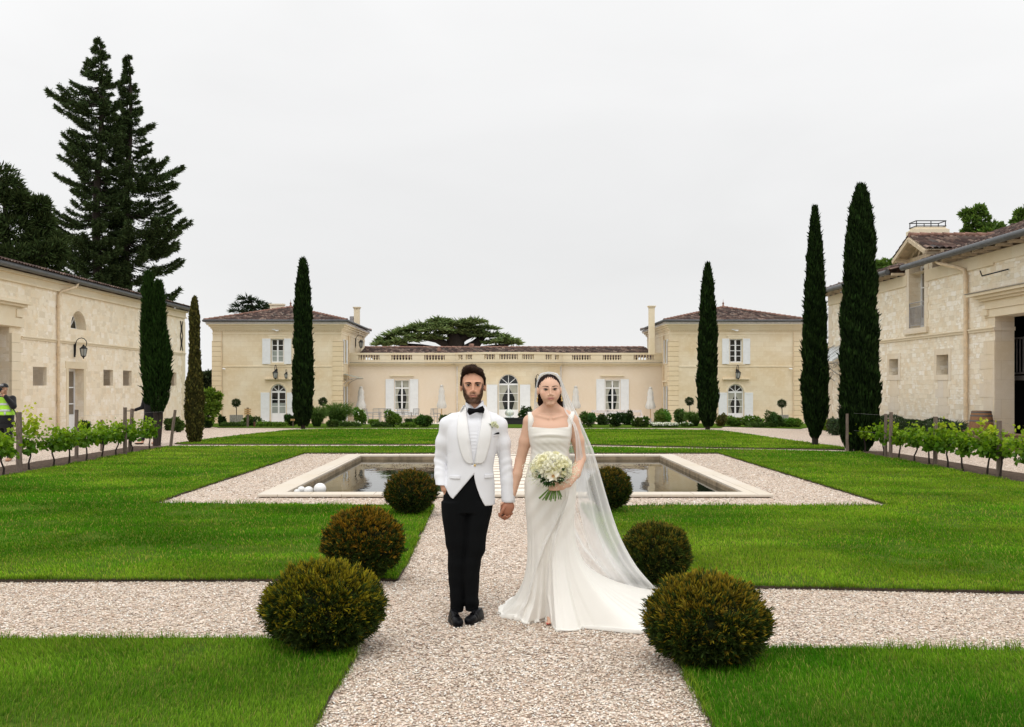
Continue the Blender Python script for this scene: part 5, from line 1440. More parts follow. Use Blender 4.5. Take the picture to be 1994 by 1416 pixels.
def redwood(x, y, top, z0, prof_l, prof_r, label, seed, nb=190):
    rng = np.random.default_rng(seed); R = empty('redwood_tree', (x, y, gz(y)), label, 'tree', 'twin redwoods behind the outbuilding')
    H = top - z0
    t = MB(); t.tube([(x + .25 * math.sin(k), y, z0 + (H - .3) * k / 9) for k in range(10)], [.46 * (1 - k / 9.3) ** .8 + .04 for k in range(10)], 10)
    L = Leaves(); br = MB()
    nb = int(nb * 1.6); c0, c1 = (.016, .030, .013), (.070, .105, .036)
    for i in range(nb):
        f = (i + rng.random()) / nb; f = 1 - (1 - f) ** .92; z = z0 + H * (.10 + .895 * f)
        a = rng.uniform(0, 2 * PI); ca = math.cos(a)
        lp = np.interp(z, *prof_l); rp = np.interp(z, *prof_r)
        Lb = (rp if ca > 0 else lp) * (abs(ca) ** .5 * .5 + .5) * rng.uniform(.68, 1.03)
        if Lb < .25: Lb = .25
        d = np.array([ca, math.sin(a), 0]); m = int(60 + Lb * 95)
        droop = .10 + .12 * (1 - f); rise = .12 * f
        s = np.sqrt(rng.random(m)) * .86 + .16
        def path(s): return np.stack([x + d[0] * Lb * s, y + d[1] * Lb * s, z + Lb * (rise * s + droop * (-np.sin(s * PI * .9)) + .10 * s ** 3)], 1)
        p = path(s); side = np.array([-d[1], d[0], 0]); lat = rng.normal(0, 1, m)[:, None] * (.06 + .17 * Lb * (1 - s) * np.minimum(1, s * 2))[:, None]
        p = p + side * lat + np.array([0, 0, 1]) * rng.normal(-.04, .07, m)[:, None]
        D = d * .8 + side * np.sign(lat) * .55 + rng.normal(0, .38, (m, 3)) + np.array([0, 0, .05])
        L.add(rhomb(p, D, (.20 + .030 * Lb) * rng.uniform(.5, 1.5, m), (.055 + .007 * Lb) * rng.uniform(.6, 1.4, m), vary(rng, c0, m), vary(rng, c1, m, .45), rng))
        L.add(rhomb(p, D + rng.normal(0, .6, (m, 3)), .22, .06, vary(rng, c0, m), vary(rng, c1, m, .45), rng))
        bp = path(np.linspace(0, .9, 5)); br.tube(bp.tolist(), [.06, .05, .035, .02, .01], 5, False)
    tk = t.build('trunk', M['darkbark'], R); br.build('branches', M['darkbark'], tk)
    L.build('crown', M['needle'], R)
    return R

def blob_tree(name, blobs, Y, label, seed, trunk, c0, c1, n=260, ll=.3, lw=.16, group=None, mat='foliage', flat=False, cat='tree', dy=.8):
    """crown of overlapping leaf clumps (px,py,rx_px,rz_px) with trunk/limb polylines (px,py,r) measured in the trunk plane"""
    rng = np.random.default_rng(seed); s = Y / F; px0 = trunk[0][0][0]
    R = empty(name, (px2x(px0, Y), Y, gz(Y)), label, cat, group)
    t = MB()
    for k, line in enumerate(trunk):
        pts = [Vector((px2x(a, Y), Y + (0 if k == 0 else (i * (.4 if k % 2 else -.4))), py2z(b, Y))) for i, (a, b, r) in enumerate(line)]
        if k == 0: pts[0].z = gz(Y) - .1
        t.tube(pts, [r for _, _, r in line], 8)
    t.build('trunk', M['darkbark'], R)
    L = Leaves()
    for b in blobs:
        px, py, rx, rz = b[:4]; yo = rng.uniform(-1, 1) * rx * s * dy
        c = (px2x(px, Y + yo), Y + yo, py2z(py, Y + yo)); m = int(n * (b[4] if len(b) > 4 else 1))
        v = rvec(rng, m)
        r3 = np.array([rx * s, rx * s * .9, rz * s])
        if flat:
            v[:, 2] = np.abs(v[:, 2]) * .8 - .2
            p = np.array(c) + v * r3 * (rng.random(m) ** .4)[:, None]; D = v * np.array([1, 1, .1]) + rng.normal(0, .35, (m, 3)) * np.array([1, 1, .5]) + np.array([0, 0, .12])
            sh = np.clip(.55 + v[:, 2], .35, 1.2)[:, None]
            L.add(rhomb(p, D, ll * rng.uniform(.6, 1.4, m), lw, vary(rng, c0, m), vary(rng, c1, m, .4), rng))
        else:
            p = np.array(c) + v * r3 * (.45 + .6 * rng.random(m) ** .7)[:, None]; D = v + rng.normal(0, .6, (m, 3)) + np.array([0, 0, .25])
            L.add(rhomb(p, D, ll * rng.uniform(.6, 1.4, m), lw * rng.uniform(.6, 1.3, m), vary(rng, c0, m), vary(rng, c1, m, .4), rng))
    L.build('crown', M[mat], R)
    return R

def build_plants():
    M['twig'] = simple('yew_twigs', (.012, .016, .007), .95, .05, 0, 30, .5, 60, .6, .02)
    # --- yew balls
    gold, orange_, amber = (.33, .27, .014), (.36, .20, .014), (.31, .22, .016)
    B = [(630, 1184, 6.25, .72, .53, 'golden-tipped clipped yew ball in the corner of the near left lawn', gold, .8, 9500),
         (707, 1060, 8.45, .655, .585, 'orange-tipped yew ball between the two others left of the groom', orange_, .75, 7500),
         (800, 960, 12.75, .645, .53, 'small dark yew ball at the pool edge beside the sleeve of the groom', (.26, .15, .02), .6, 5000),
         (1375, 1212, 5.9, .70, .52, 'amber-tipped clipped yew ball in front of the dress train', amber, .8, 9500),
         (1277, 1083, 8.3, .555, .50, 'rounded olive yew ball half behind the veil', (.22, .17, .02), .6, 6500),
         (1187, 953, 13.0, .545, .53, 'small olive yew ball near the pool behind the veil', (.26, .16, .02), .6, 4500)]
    for i, (px, pyc, Y, w, h, lab, tip, org, n) in enumerate(B):
        yew_ball(px2x(px, Y), Y, w, h, lab, 100 + i, tip, org, n, zs=max(0, py2z(pyc, Y) - h / 2))
    # --- cypresses
    cypress(px2x(590, 50), 50, py2z(503, 50), 1.0, 'tall slim cypress standing before the left pavilion', 1, 9000, .34, .08, trunk_h=.25, prof=[(0, .45), (.04, .75), (.1, .92), (.25, 1.0), (.36, .95), (.38, .90), (.5, .88), (.7, .80), (.85, .62), (.95, .34), (1, .08)])
    cypress(px2x(1378, 48.5), 48.5, py2z(513, 48.5), 1.0, 'tall slim cypress standing before the right pavilion', 2, 9000, .34, .08, trunk_h=.25, prof=[(0, .35), (.05, .75), (.12, .88), (.25, .94), (.4, .86), (.55, .82), (.75, .66), (.9, .42), (.97, .2), (1, .05)])
    cypress(px2x(1587, 27.6), 27.6, py2z(402, 27.6), .66, 'narrower and shorter one of the two big cypresses by the right vines', 3, 15000, .22, .045, trunk_h=.30, prof=[(0, .30), (.06, .70), (.12, .98), (.3, 1.0), (.5, .86), (.7, .68), (.85, .45), (.95, .2), (1, .05)])
    cypress(px2x(1672, 25.4), 25.4, py2z(360, 25.4), .94, 'tallest and broadest cypress, at the end of the right vine row', 4, 19000, .22, .045, trunk_h=.05, prof=[(0, .55), (.04, .80), (.1, .97), (.25, 1.0), (.45, .92), (.6, .85), (.75, .74), (.88, .58), (.96, .34), (1, .08)], lean=.05)
    # twin cypress on the left: two leaders on a bare double trunk
    x, y = px2x(305, 27.7), 27.7; rng = np.random.default_rng(55)
    R = empty('cypress_tree', (x, y, 0), 'twin-topped dark cypress on a bare trunk beside the left outbuilding', 'tree', 'columnar cypresses round the lawns')
    t = MB(); t.tube([(x, y, -.1), (x + .02, y, .5), (x - .05, y, 1.3), (x - .16, y, 3.6)], [.115, .085, .07, .03], 10); t.tube([(x + .03, y, .05), (x + .10, y + .03, .8), (x + .12, y, 1.8), (x + .1, y, 3.3)], [.09, .07, .05, .02], 8)
    t.build('trunk', M['darkbark'], R)
    L = Leaves(); core = MB()
    for (cx, zb, zt, w, n, pr) in ((-.24, 1.1, py2z(538, y), .30, 5500, [(0, .5), (.2, .9), (.5, 1), (.8, .75), (.92, .45), (1, .08)]), (.05, .90, py2z(556, y), .66, 10000, [(0, .4), (.1, .75), (.28, 1.0), (.46, .95), (.57, .62), (.68, .44), (.85, .36), (.95, .2), (1, .05)])):
        nz = cyl_noise(rng); t_ = rng.random(n) ** .85; a = rng.uniform(0, 2 * PI, n)
        r = w / 2 * np.interp(t_, *zip(*pr)) * (1 + .16 * nz(a, t_ * 5)) * (1 - .3 * rng.random(n))
        r *= np.where((t_ < .22) & (rng.random(n) < .35), .6, 1)
        p = np.stack([x + cx + r * np.cos(a), y + r * np.sin(a), zb + (zt - zb) * t_], 1)
        D = np.stack([np.cos(a) * .35, np.sin(a) * .35, np.ones(n)], 1) + rng.normal(0, .2, (n, 3))
        keep = ~((t_ < .16) & (rng.random(n) < .5)); p, D, m = p[keep], D[keep], keep.sum()
        L.add(rhomb(p, D, .19 * rng.uniform(.6, 1.3, m), .045, vary(rng, (.006, .015, .004), m, .4), vary(rng, (.022, .050, .009), m, .5), rng))
        core.lathe([(w / 2 * .78 * np.interp(q, *zip(*pr)), zb + .3 + (zt - zb - .3) * q) for q in np.linspace(.12, .97, 14)], (x + cx, y, 0), 12)
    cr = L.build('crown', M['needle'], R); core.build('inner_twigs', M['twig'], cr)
    # narrow golden tree
    x, y = px2x(379, 29.5), 29.5
    cypress(x, y, py2z(577, y), .56, 'thin bronze-green columnar tree with sparse leaves at the left lawn corner', 8, 5200, .12, .05, prof=[(0, .5), (.06, .85), (.2, .98), (.4, .9), (.55, .55), (.7, .5), (.85, .52), (.95, .3), (1, .08)], group='slender tree at the lawn corner', col0=(.04, .042, .012), col1=(.135, .12, .03), trunk_h=.02)
    # --- redwoods
    Y = 76
    def prof(pts): 
        z = [py2z(p[0], Y) for p in pts][::-1]; r = [p[1] * Y / F for p in pts][::-1]; return (z, r)
    redwood(px2x(193, Y), Y, py2z(74, Y), gz(Y), prof([(74, 2), (100, 14), (130, 26), (165, 40), (185, 95), (200, 96), (225, 80), (262, 72), (300, 84), (345, 86), (375, 62), (420, 92), (470, 86), (520, 90), (600, 80)]),
            prof([(74, 2), (100, 16), (150, 32), (200, 46), (300, 55), (400, 60), (600, 60)]), 'tallest conifer, left one of the twin redwoods, with a long branch sweeping left', 21, 230)
    redwood(px2x(249, Y + 2), Y + 2, py2z(107, Y + 2), gz(Y), prof([(107, 2), (150, 18), (200, 24), (300, 40), (400, 50), (600, 60)]),
            prof([(107, 2), (140, 16), (190, 28), (222, 42), (245, 66), (262, 66), (285, 55), (318, 106), (345, 106), (370, 104), (400, 108), (445, 128), (470, 104), (500, 104), (530, 105), (560, 104), (600, 90)]), 'airy right one of the twin redwoods with tiered branches', 22, 210)
    # --- pine at the left edge
    blob_tree('pine_tree', [(18, 372, 26, 22), (-10, 350, 45, 30), (42, 392, 20, 14), (-5, 400, 40, 30), (75, 400, 20, 13), (62, 425, 34, 20), (84, 440, 18, 20), (30, 450, 40, 26), (-10, 460, 36, 36), (70, 470, 26, 16), (88, 492, 30, 18), (112, 490, 16, 18), (50, 505, 40, 18), (112, 470, 12, 12), (20, 500, 40, 20), (90, 518, 30, 14)], 62,
              'broad dark pine rising behind the left outbuilding roof', 31, [[(10, 700, .4), (15, 520, .3), (10, 400, .15)], [(14, 520, .16), (60, 470, .1), (85, 440, .04)], [(14, 540, .16), (70, 510, .1), (108, 495, .04)]], (.012, .022, .008), (.050, .075, .022), 1150, .40, .10, mat='needle')
    # --- cedar behind the wing
    pads = [(856, 626, 20, 7), (885, 636, 30, 8), (905, 630, 24, 6), (925, 627, 18, 5), (945, 640, 24, 7), (825, 636, 24, 7), (800, 645, 30, 8), (775, 652, 26, 7), (755, 662, 20, 6), (742, 671, 14, 4), (850, 643, 34, 9), (880, 650, 34, 8), (915, 645, 28, 8), (935, 654, 26, 7), (960, 655, 28, 7), (985, 664, 22, 6), (1000, 669, 12, 4), (820, 656, 28, 7), (790, 664, 26, 5), (845, 660, 22, 5), (965, 668, 28, 5), (765, 669, 20, 4), (870, 632, 26, 7), (810, 641, 20, 6)]
    blob_tree('cedar_tree', pads, 94, 'wide flat-topped cedar spreading behind the low central wing', 33,
              [[(888, 700, .9), (887, 668, .85), (880, 645, .5), (868, 630, .2)], [(887, 668, .5), (905, 655, .4), (930, 648, .15)], [(887, 680, .45), (850, 662, .3), (800, 655, .12)], [(890, 690, .5), (925, 672, .5), (940, 655, .3), (950, 645, .12)], [(900, 690, .5), (950, 680, .35), (990, 672, .12)], [(880, 690, .5), (820, 676, .3), (760, 668, .1)], [(925, 672, .25), (908, 680, .25), (895, 690, .3)]],
              (.035, .060, .022), (.21, .28, .10), 560, .55, .13, flat=True, mat='needle', dy=1.0)
    blob_tree('pine_tree', [(480, 583, 12, 4, .5), (495, 590, 18, 5, .6), (470, 597, 14, 4, .5), (500, 602, 22, 5, .6), (486, 608, 20, 5, .6), (512, 598, 12, 6, .5), (462, 607, 10, 4, .4)], 92,
              'sparse feathery pine top showing behind the left pavilion roof', 34, [[(500, 700, .3), (500, 610, .15), (484, 580, .05)]], (.012, .022, .012), (.036, .058, .030), 300, .6, .10, flat=True, mat='needle')
    # --- broadleaf trees at the right
    lf0, lf1 = (.030, .070, .012), (.12, .20, .035)
    blob_tree('oak_tree', [(1885, 418, 12, 8), (1906, 410, 12, 8), (1893, 432, 14, 10), (1912, 430, 14, 12), (1905, 448, 20, 10), (1935, 444, 18, 8), (1950, 453, 12, 8), (1884, 453, 10, 6), (1925, 455, 20, 8)], 58,
              'green oak crown showing above the ridge of the stone outbuilding', 41, [[(1910, 600, .3), (1908, 470, .2), (1900, 420, .06)], [(1908, 470, .1), (1940, 448, .04)]], lf0, lf1, 330, .26, .15, 'broadleaf trees behind the stone outbuilding')
    blob_tree('oak_tree', [(1990, 418, 12, 9), (2005, 430, 18, 12), (1984, 434, 12, 10), (1992, 450, 16, 8), (2010, 410, 14, 10)], 58,
              'green oak crown cut by the frame edge at the upper right', 42, [[(2000, 600, .3), (1998, 440, .1)]], lf0, lf1, 330, .26, .15, 'broadleaf trees behind the stone outbuilding')
    blob_tree('oak_tree', [(1728, 516, 16, 8), (1745, 522, 14, 8), (1712, 520, 12, 8), (1735, 530, 22, 8)], 60,
              'sliver of green treetop between the big cypress and the dormer', 43, [[(1728, 700, .3), (1728, 525, .1)]], lf0, lf1, 300, .26, .15, 'broadleaf trees behind the stone outbuilding')
    blob_tree('holm_oak_tree', [(1575, 700, 14, 22), (1600, 710, 20, 30), (1585, 745, 26, 34), (1600, 785, 26, 34), (1578, 815, 16, 20), (1620, 740, 20, 60)], 82,
              'dark evergreen filling the gap between right pavilion and stone outbuilding', 44, [[(1590, 830, .3), (1590, 720, .1)]], (.012, .026, .008), (.05, .085, .025), 700, .4, .25)
    blob_tree('young_maple_tree', [(408, 770, 14, 10), (422, 772, 9, 4), (400, 785, 16, 14), (414, 795, 14, 12), (404, 808, 14, 12), (421, 790, 8, 5)], 52,
              'small fresh green tree beside the left corner of the house', 45, [[(405, 840, .08), (405, 780, .03)]], (.045, .10, .012), (.17, .26, .03), 330, .2, .12)
    blob_tree('holm_oak_tree', [(396, 742, 18, 12), (410, 735, 14, 8), (390, 760, 20, 16), (372, 770, 16, 24), (405, 765, 14, 14)], 84,
              'dark tree far behind the small green tree left of the house', 46, [[(395, 830, .25), (395, 740, .1)]], (.016, .028, .014), (.055, .08, .035), 500, .4, .25)
    # --- vines
    left = [(6, 18.3), (44, 19.1), (57, 19.7), (104, 20.4), (134, 21.1), (168, 21.9), (197, 22.8), (226, 23.6), (256, 24.6), (292, 25.9)]
    words = ['cut by the left frame edge', 'just behind the nearest left post', 'with a tall upright shoot beside the nearest left post', 'second from the nearest left post', 'just before the left post by the glazed door', 'just past the left post by the glazed door',
             'below the first square wall niche', 'before the pair of slanting left posts', 'between the pair of left posts and the seated helper', 'at the foot of the twin cypress']
    for i, (px, Y) in enumerate(left):
        if i == 1: continue
        grape_vine(px2x(px, Y), Y, 'young lime-green grape vine ' + words[i], 200 + i, h=(1.22 if i == 2 else .80), w=.62, n=220, yellow=.1, lean=rng.uniform(-.05, .05))
    right = [(1684, 25.0, .6, .75), (1722, 23.7, 0, .92), (1750, 22.6, .3, .88), (1781, 21.7, 0, .95), (1810, 20.9, 0, .9), (1846, 20.1, 0, 1.1), (1876, 19.4, 0, .98), (1922, 18.5, 0, 1.12), (1947, 18.0, 0, 1.0), (2000, 17.2, 0, 1.05)]
    words = ['small and yellow before the big cypress', 'before the dark clipped hedge, first after the cypress', 'with bronze leaves beside the paired right posts', 'left of two close vines below the small windows', 'right of two close vines below the small windows',
             'with a leaning stem before the barrel hedge', 'with straight stem beneath the downpipe', 'before the wine barrel', 'just left of the nearest right post', 'cut by the right frame edge']
    for i, (px, Y, ye, hh) in enumerate(right):
        grape_vine(px2x(px, Y), Y, 'young grape vine ' + words[i], 300 + i, h=hh * .86, w=.42 if i == 0 else .60, yellow=ye + .1, lean=rng.uniform(-.05, .05), n=110 if i == 0 else 260)
    # --- beds before the house
    gr, dk, lt = ((.020, .045, .010), (.085, .15, .03)), ((.010, .026, .008), (.04, .08, .015)), ((.04, .09, .012), (.14, .24, .03))
    S = [(657, 829, 52, 46, 57, 'big fountain of ornamental grass left of the terrace', 'grassy', gr, None), (617, 832, 34, 40, 55, 'feathery ornamental grass behind the left slim cypress', 'grassy', gr, None),
         (700, 822, 26, 28, 61, 'rounded bright shrub with white blooms at the terrace corner', 'leafy', lt, ((.8, .8, .78), 12, .09)), (648, 832, 22, 16, 54, 'low rounded shrub at the foot of the ornamental grass', 'leafy', gr, None),
         (767, 833, 34, 32, 54, 'upright bushy rose before the left wing window', 'leafy', lt, None), (826, 833, 38, 24, 54, 'fine-leaved green mound near the elbow of the groom', 'leafy', gr, None), (727, 831, 18, 15, 55, 'small bright tuft before the metal chairs', 'grassy', lt, None),
         (806, 824, 34, 10, 60, 'low dark hedge strip behind the green mound', 'low', dk, None), (682, 832, 40, 12, 54, 'scattered white roses low at the bed front', 'low', gr, ((.85, .85, .8), 16, .07)),
         (745, 833, 40, 10, 54, 'patch of low perennials between the small tuft and the rose', 'low', gr, None), (795, 833, 30, 9, 54, 'patch of low perennials right of the bushy rose', 'low', lt, None),
         (566, 830, 26, 24, 57, 'dark dome-shaped shrub in front of the left arched door', 'leafy', dk, None), (490, 830, 40, 18, 57, 'spreading green shrub beside the wooden signpost', 'leafy', gr, ((.8, .8, .6), 5, .1)), (432, 833, 12, 20, 56, 'dark potted bush at the left corner of the house', 'leafy', dk, None),
         (455, 833, 46, 9, 55, 'low blue-green groundcover left of the signpost', 'low', gr, None), (528, 833, 54, 12, 55, 'mixed low flowers before the left arched door', 'low', lt, ((.85, .85, .8), 14, .06)),
         (1146, 834, 36, 28, 54, 'loose green shrub right behind the veil', 'leafy', gr, None), (1172, 823, 20, 14, 60, 'small dark shrub beside the pale bench', 'leafy', dk, None), (1197, 834, 36, 26, 54, 'dark rose bush before the right wing window', 'leafy', dk, ((.85, .8, .75), 5, .09)),
         (1221, 824, 28, 24, 60, 'dark shrub against the pale bench', 'leafy', dk, None), (1247, 834, 36, 20, 54, 'green shrub between the rose bush and the white carpet of flowers', 'leafy', gr, ((.8, .7, .7), 5, .08)), (1290, 828, 42, 34, 58, 'big round bright shrub under the closed parasol at right', 'leafy', lt, None),
         (1325, 828, 32, 30, 60, 'round shrub clipped over a dark planter', 'leafy', gr, None), (1294, 834, 50, 9, 53.5, 'carpet of white flowers at the bed front', 'low', gr, ((.85, .85, .85), 420, .06)), (1352, 832, 34, 30, 56, 'tall grasses left of the right slim cypress', 'grassy', gr, None),
         (1336, 831, 22, 8, 54.5, 'small white-flowered patch beside the white carpet', 'low', gr, ((.85, .85, .85), 40, .06)), (1405, 832, 18, 26, 55, 'reddish-green shrub right behind the right slim cypress', 'leafy', ((.05, .05, .012), (.12, .14, .03)), None), (1430, 832, 42, 18, 55.5, 'loose green perennials before the right arched door', 'leafy', lt, None),
         (1462, 832, 46, 20, 55.5, 'leafy perennials right of the right arched door', 'leafy', lt, ((.85, .82, .8), 12, .06)), (1508, 836, 34, 30, 53, 'upright shrub before the square planter at right', 'leafy', gr, None), (1545, 837, 44, 18, 53, 'low pale shrubs by the right corner of the house', 'leafy', lt, None), (1480, 836, 50, 12, 53, 'low groundcover along the right drive', 'low', gr, None),
         (1625, 850, 30, 32, 38, 'clipped sage-coloured ball bush between the two big cypresses', 'leafy', ((.03, .05, .025), (.08, .12, .06)), None), (1609, 838, 18, 20, 46, 'lime-green bush peeking behind the shorter big cypress', 'leafy', ((.07, .14, .01), (.22, .34, .03)), None),
         (345, 843, 30, 26, 43, 'round green bush at the far corner of the left outbuilding', 'leafy', gr, None), (404, 833, 22, 18, 52, 'dark green bush at the foot of the small fresh tree', 'leafy', dk, None), (330, 838, 16, 20, 46, 'small dark bush against the left outbuilding wall', 'leafy', dk, None), (163, 858, 24, 22, 41.2, 'dark bush beside the glazed door of the left outbuilding', 'leafy', dk, None),
         (1022, 815, 26, 22, 64, 'rose bush with white buds right of the central door', 'leafy', dk, ((.85, .8, .75), 6, .08)), (870, 826, 30, 20, 60, 'low bush mostly hidden by the shoulder of the groom', 'leafy', gr, None)]
    for i, (px, pyb, w, h, Y, lab, kind, cc, fl) in enumerate(S):
        shrub(px, pyb, w, h, Y, lab, 400 + i, kind, 'flowering_shrub' if fl else ('ornamental_grass' if kind == 'grassy' else 'shrub'), 'shrubs in the beds before the house' if 420 < px < 1590 else 'bushes by the outbuildings', cc[0], cc[1], fl)
    # clipped hedge and lavender before the right outbuilding
    rng = np.random.default_rng(77); R = empty('hedge', (14.9, 36, gz(36)), 'low dark clipped hedge along the foot of the stone outbuilding', 'hedge')
    L = Leaves(); n = 9000; yy = rng.uniform(33.2, 41.5, n); a = rng.uniform(0, PI, n); r = 1 + .08 * np.sin(yy * 3) 
    xx = 14.9 + .55 * np.cos(a) * r; zz = -.2 + .62 * np.sin(a) ** .6 * r * (1 + .1 * np.sin(yy * 1.7))
    p = np.stack([xx, yy, zz], 1); L.add(rhomb(p, rvec(rng, n) + np.stack([np.cos(a), 0 * a, np.sin(a)], 1), .07 * rng.uniform(.6, 1.5, n), .03, vary(rng, (.012, .025, .010), n), vary(rng, (.045, .075, .030), n), rng))
    fo = L.build('foliage', M['foliage'], R); c = MB(); c.box(14.5, 15.3, 33.3, 41.4, -.4, .28); c.build('inner_twigs', M['twig'], fo)
    for i, (px, Y) in enumerate(((1868, 32.5), (1845, 33))):
        shrub(px, 870, 30, 30, Y, ('lavender tuft under the downpipe', 'lavender tuft at the near end of the low hedge')[i], 500 + i, 'grassy', 'lavender', 'bushes by the outbuildings', (.02, .035, .02), (.06, .09, .05), None, x=14.7 - .1 * i, w=.8, h=.62)
# ---------------------------------------------------------------- garden furniture and small things
def build_props():
    # vine posts and wires
    posts = [(20, 19.3, 1.155, 0, .115, 'thick weathered post nearest the left frame edge'), (134, 22.8, 1.12, .01, .09, 'weathered post before the glazed door of the left outbuilding'), (229.5, 23.8, 1.15, .0, .095, 'taller upright post of the close pair in the left vine row'),
             (239, 24.8, 1.10, .07, .09, 'slightly leaning thinner post of the close pair in the left vine row'), (319, 26.7, 1.02, .13, .08, 'leaning post at the foot of the twin cypress'), (185, 25.5, .80, 0, .07, 'short post half hidden in leaves in the left vine row'),
             (1663, 24.9, .97, 0, .075, 'post standing in front of the biggest cypress'), (1739, 23.0, 1.02, .0, .075, 'thinner post of the close pair in the right vine row'), (1748.5, 22.6, 1.07, .01, .085, 'thicker post of the close pair in the right vine row'),
             (1837.5, 20.9, 1.02, 0, .095, 'dark-topped post in the middle of the right vine row'), (1964, 18.1, 1.03, 0, .10, 'thick grey post nearest the right frame edge')]
    for px, Y, h, ln, w, lab in posts:
        x = px2x(px, Y) + (.17 if px < 900 else -.17); m = MB(); r = random.Random(int(px))
        V = []
        for k in range(7):
            f = k / 6; n = 8
            V.append((x + ln * f + r.uniform(-.004, .004), Y + r.uniform(-.005, .005), -.05 + (h + .05) * f))
        m.tube(V, [w / 2 * (1.08 - .12 * k / 6) * r.uniform(.95, 1.05) for k in range(7)], 8)
        tag(m.build('vine_post', M['post']), lab, 'post', 'wooden posts in the vine rows')
    for side, P_ in (('left', [(20, 19.3), (134, 22.8), (229.5, 23.8), (322, 26.7)]), ('right', [(1663, 24.9), (1748.5, 22.6), (1837.5, 20.9), (1964, 18.1)])):
        m = MB()
        for z in (.55, .98):
            pts = [(px2x(a, b), b, z) for a, b in P_]
            m.tube(pts, .0018, 4)
        tag(m.build('trellis_wire', M['grey_iron']), 'thin trellis wires strung between the %s vine posts' % side, 'wire', 'trellis wires of the vine rows')
    # closed parasols
    for px, Y, yt, yb_, lab, pole in ((703, 69.6, 752, 797, 'closed white parasol beside the left pavilion', False), (860, 69.8, 749, 796, 'closed white parasol near the groom, left of the bow', False), (1121, 69.8, 751, 796, 'closed white parasol partly behind the veil', False), (1266.5, 69.6, 753, 797, 'closed white parasol beside the right pavilion', True)):
        x = px2x(px, Y); z0, z1 = py2z(yb_, Y), py2z(yt, Y); g = gz(Y) + .03
        R = empty('closed_parasol', (x, Y, g), lab, 'parasol', 'closed white parasols on the terrace')
        c = MB(); n = 16; V = []
        prof = [(0, .34), (.12, .40), (.25, .33), (.42, .25), (.55, .27), (.6, .21), (.72, .25), (.86, .17), (.93, .14), (.94, .17), (1, .02)]
        for f, r in prof:
            for k in range(n): rr = r * .80 * (1 + (.22 if k % 2 else -.16) * (1 - f * .6)); V.append((x + rr * math.cos(2 * PI * k / n), Y + rr * math.sin(2 * PI * k / n), z0 + (z1 - z0) * f + (.05 if (k % 2 and f == 0) else 0)))
        c.raw(V, [(i * n + k, i * n + (k + 1) % n, (i + 1) * n + (k + 1) % n, (i + 1) * n + k) for i in range(len(prof) - 1) for k in range(n)], True)
        c.build('canopy', M['parasol'], R)
        p = MB(); p.tube([(x, Y, g), (x, Y, z1 - .05)], .028, 8); p.build('pole', M['signwood'], R)
        b = MB(); b.lathe([(.34, 0), (.34, .05), (.06, .08), (.045, .3)], (x, Y, g), 14); b.build('base', M['grey_iron'], R)
    # lollipop topiaries in pots
    for i, (px, yc_, Y, pot, lab) in enumerate(((460, 784.6, 63, True, 'lollipop-trained tree in a grey planter left of the arched door'), (628.8, 782.5, 63, False, 'lollipop-trained tree behind the ornamental grasses'),
                                      (1342.6, 781.5, 63, False, 'lollipop-trained tree left of the right slim cypress'), (1522.5, 786, 63, True, 'lollipop-trained tree in a grey planter at the right'))):
        x = px2x(px, Y); z = py2z(yc_, Y); g = gz(Y); rng = np.random.default_rng(600 + i)
        R = empty('lollipop_tree', (x, Y, g), lab, 'tree', 'lollipop trees along the facade')
        t = MB(); t.tube([(x, Y, g), (x + .02, Y, (g + z) / 2), (x, Y, z)], .028, 8); t.build('trunk', M['bark'], R)
        L = Leaves(); clump(L, rng, (x, Y, z), (.25, .25, .23), 900, .10, .04, (.014, .026, .010), (.06, .085, .035), rnd=.9); L.build('crown', M['foliage'], R)
        if pot:
            pt = MB(); w = .34
            for k in range(6): pt.box(x - w + k * w / 3 + .01, x - w + (k + 1) * w / 3 - .01, Y - w, Y - w + .04, g, g + .62)
            pt.box(x - w, x - w + .04, Y - w + .041, Y + w, g, g + .60); pt.box(x + w - .04, x + w, Y - w + .041, Y + w, g, g + .60); pt.box(x - w + .041, x + w - .041, Y + w - .04, Y + w, g, g + .6); pt.box(x - w + .041, x + w - .041, Y - w + .041, Y + w - .041, g, g + .55)
            tag(pt.build('slatted_planter', M['greywood']), 'grey slatted planter %s' % ('left of the left arched door' if i == 0 else 'near the right corner of the house'), 'planter', 'slatted planters before the house')
    # signposts
    Y = 54; x = px2x(482.5, Y); g = gz(Y); R = empty('signpost', (x, Y, g), 'wooden signpost with three tiers of yellow arrow boards by the left drive', 'signpost', 'wooden garden signs')
    m = MB(); m.box(x - .05, x + .05, Y - .05, Y + .05, g, py2z(794, Y)); m.build('post', M['post'], R)
    for k, (py, sgn) in enumerate(((797.5, 1), (801.5, -1), (805.5, 1))):
        z = py2z(py, Y); b = MB(); b.prism([(x - .19, z - .045), (x + .15, z - .045), (x + .21, z), (x + .15, z + .045), (x - .19, z + .045), (x - .15, z)], 'y', Y - .085, Y - .055); b.build('arrow_board', M['signwood'], R)
    for px, pyt, lab in ((495.5, 817, 'short dark bollard light left of the arched door bed'), (1482, 817, 'slim dark bollard light by the right drive')):
        Y = 54; x = px2x(px, Y); g = gz(Y); R = empty('bollard_light', (x, Y, g), lab, 'bollard light', 'bollard lights along the beds')
        m = MB(); m.lathe([(.05, 0), (.05, py2z(pyt, Y) - g - .12)], (x, Y, g), 10); m.build('post', M['rustpost'], R)
        m = MB(); m.lathe([(.05, 0), (.052, .09), (.065, .10), (.065, .12)], (x, Y, py2z(pyt, Y) - .12), 10); m.build('lamp_head', M['iron'], R)
    Y = 53; x = px2x(570.5, Y); g = gz(Y); R = empty('signpost', (x, Y, g), 'small orange board on a stake at the foot of the left slim cypress', 'signpost', 'wooden garden signs')
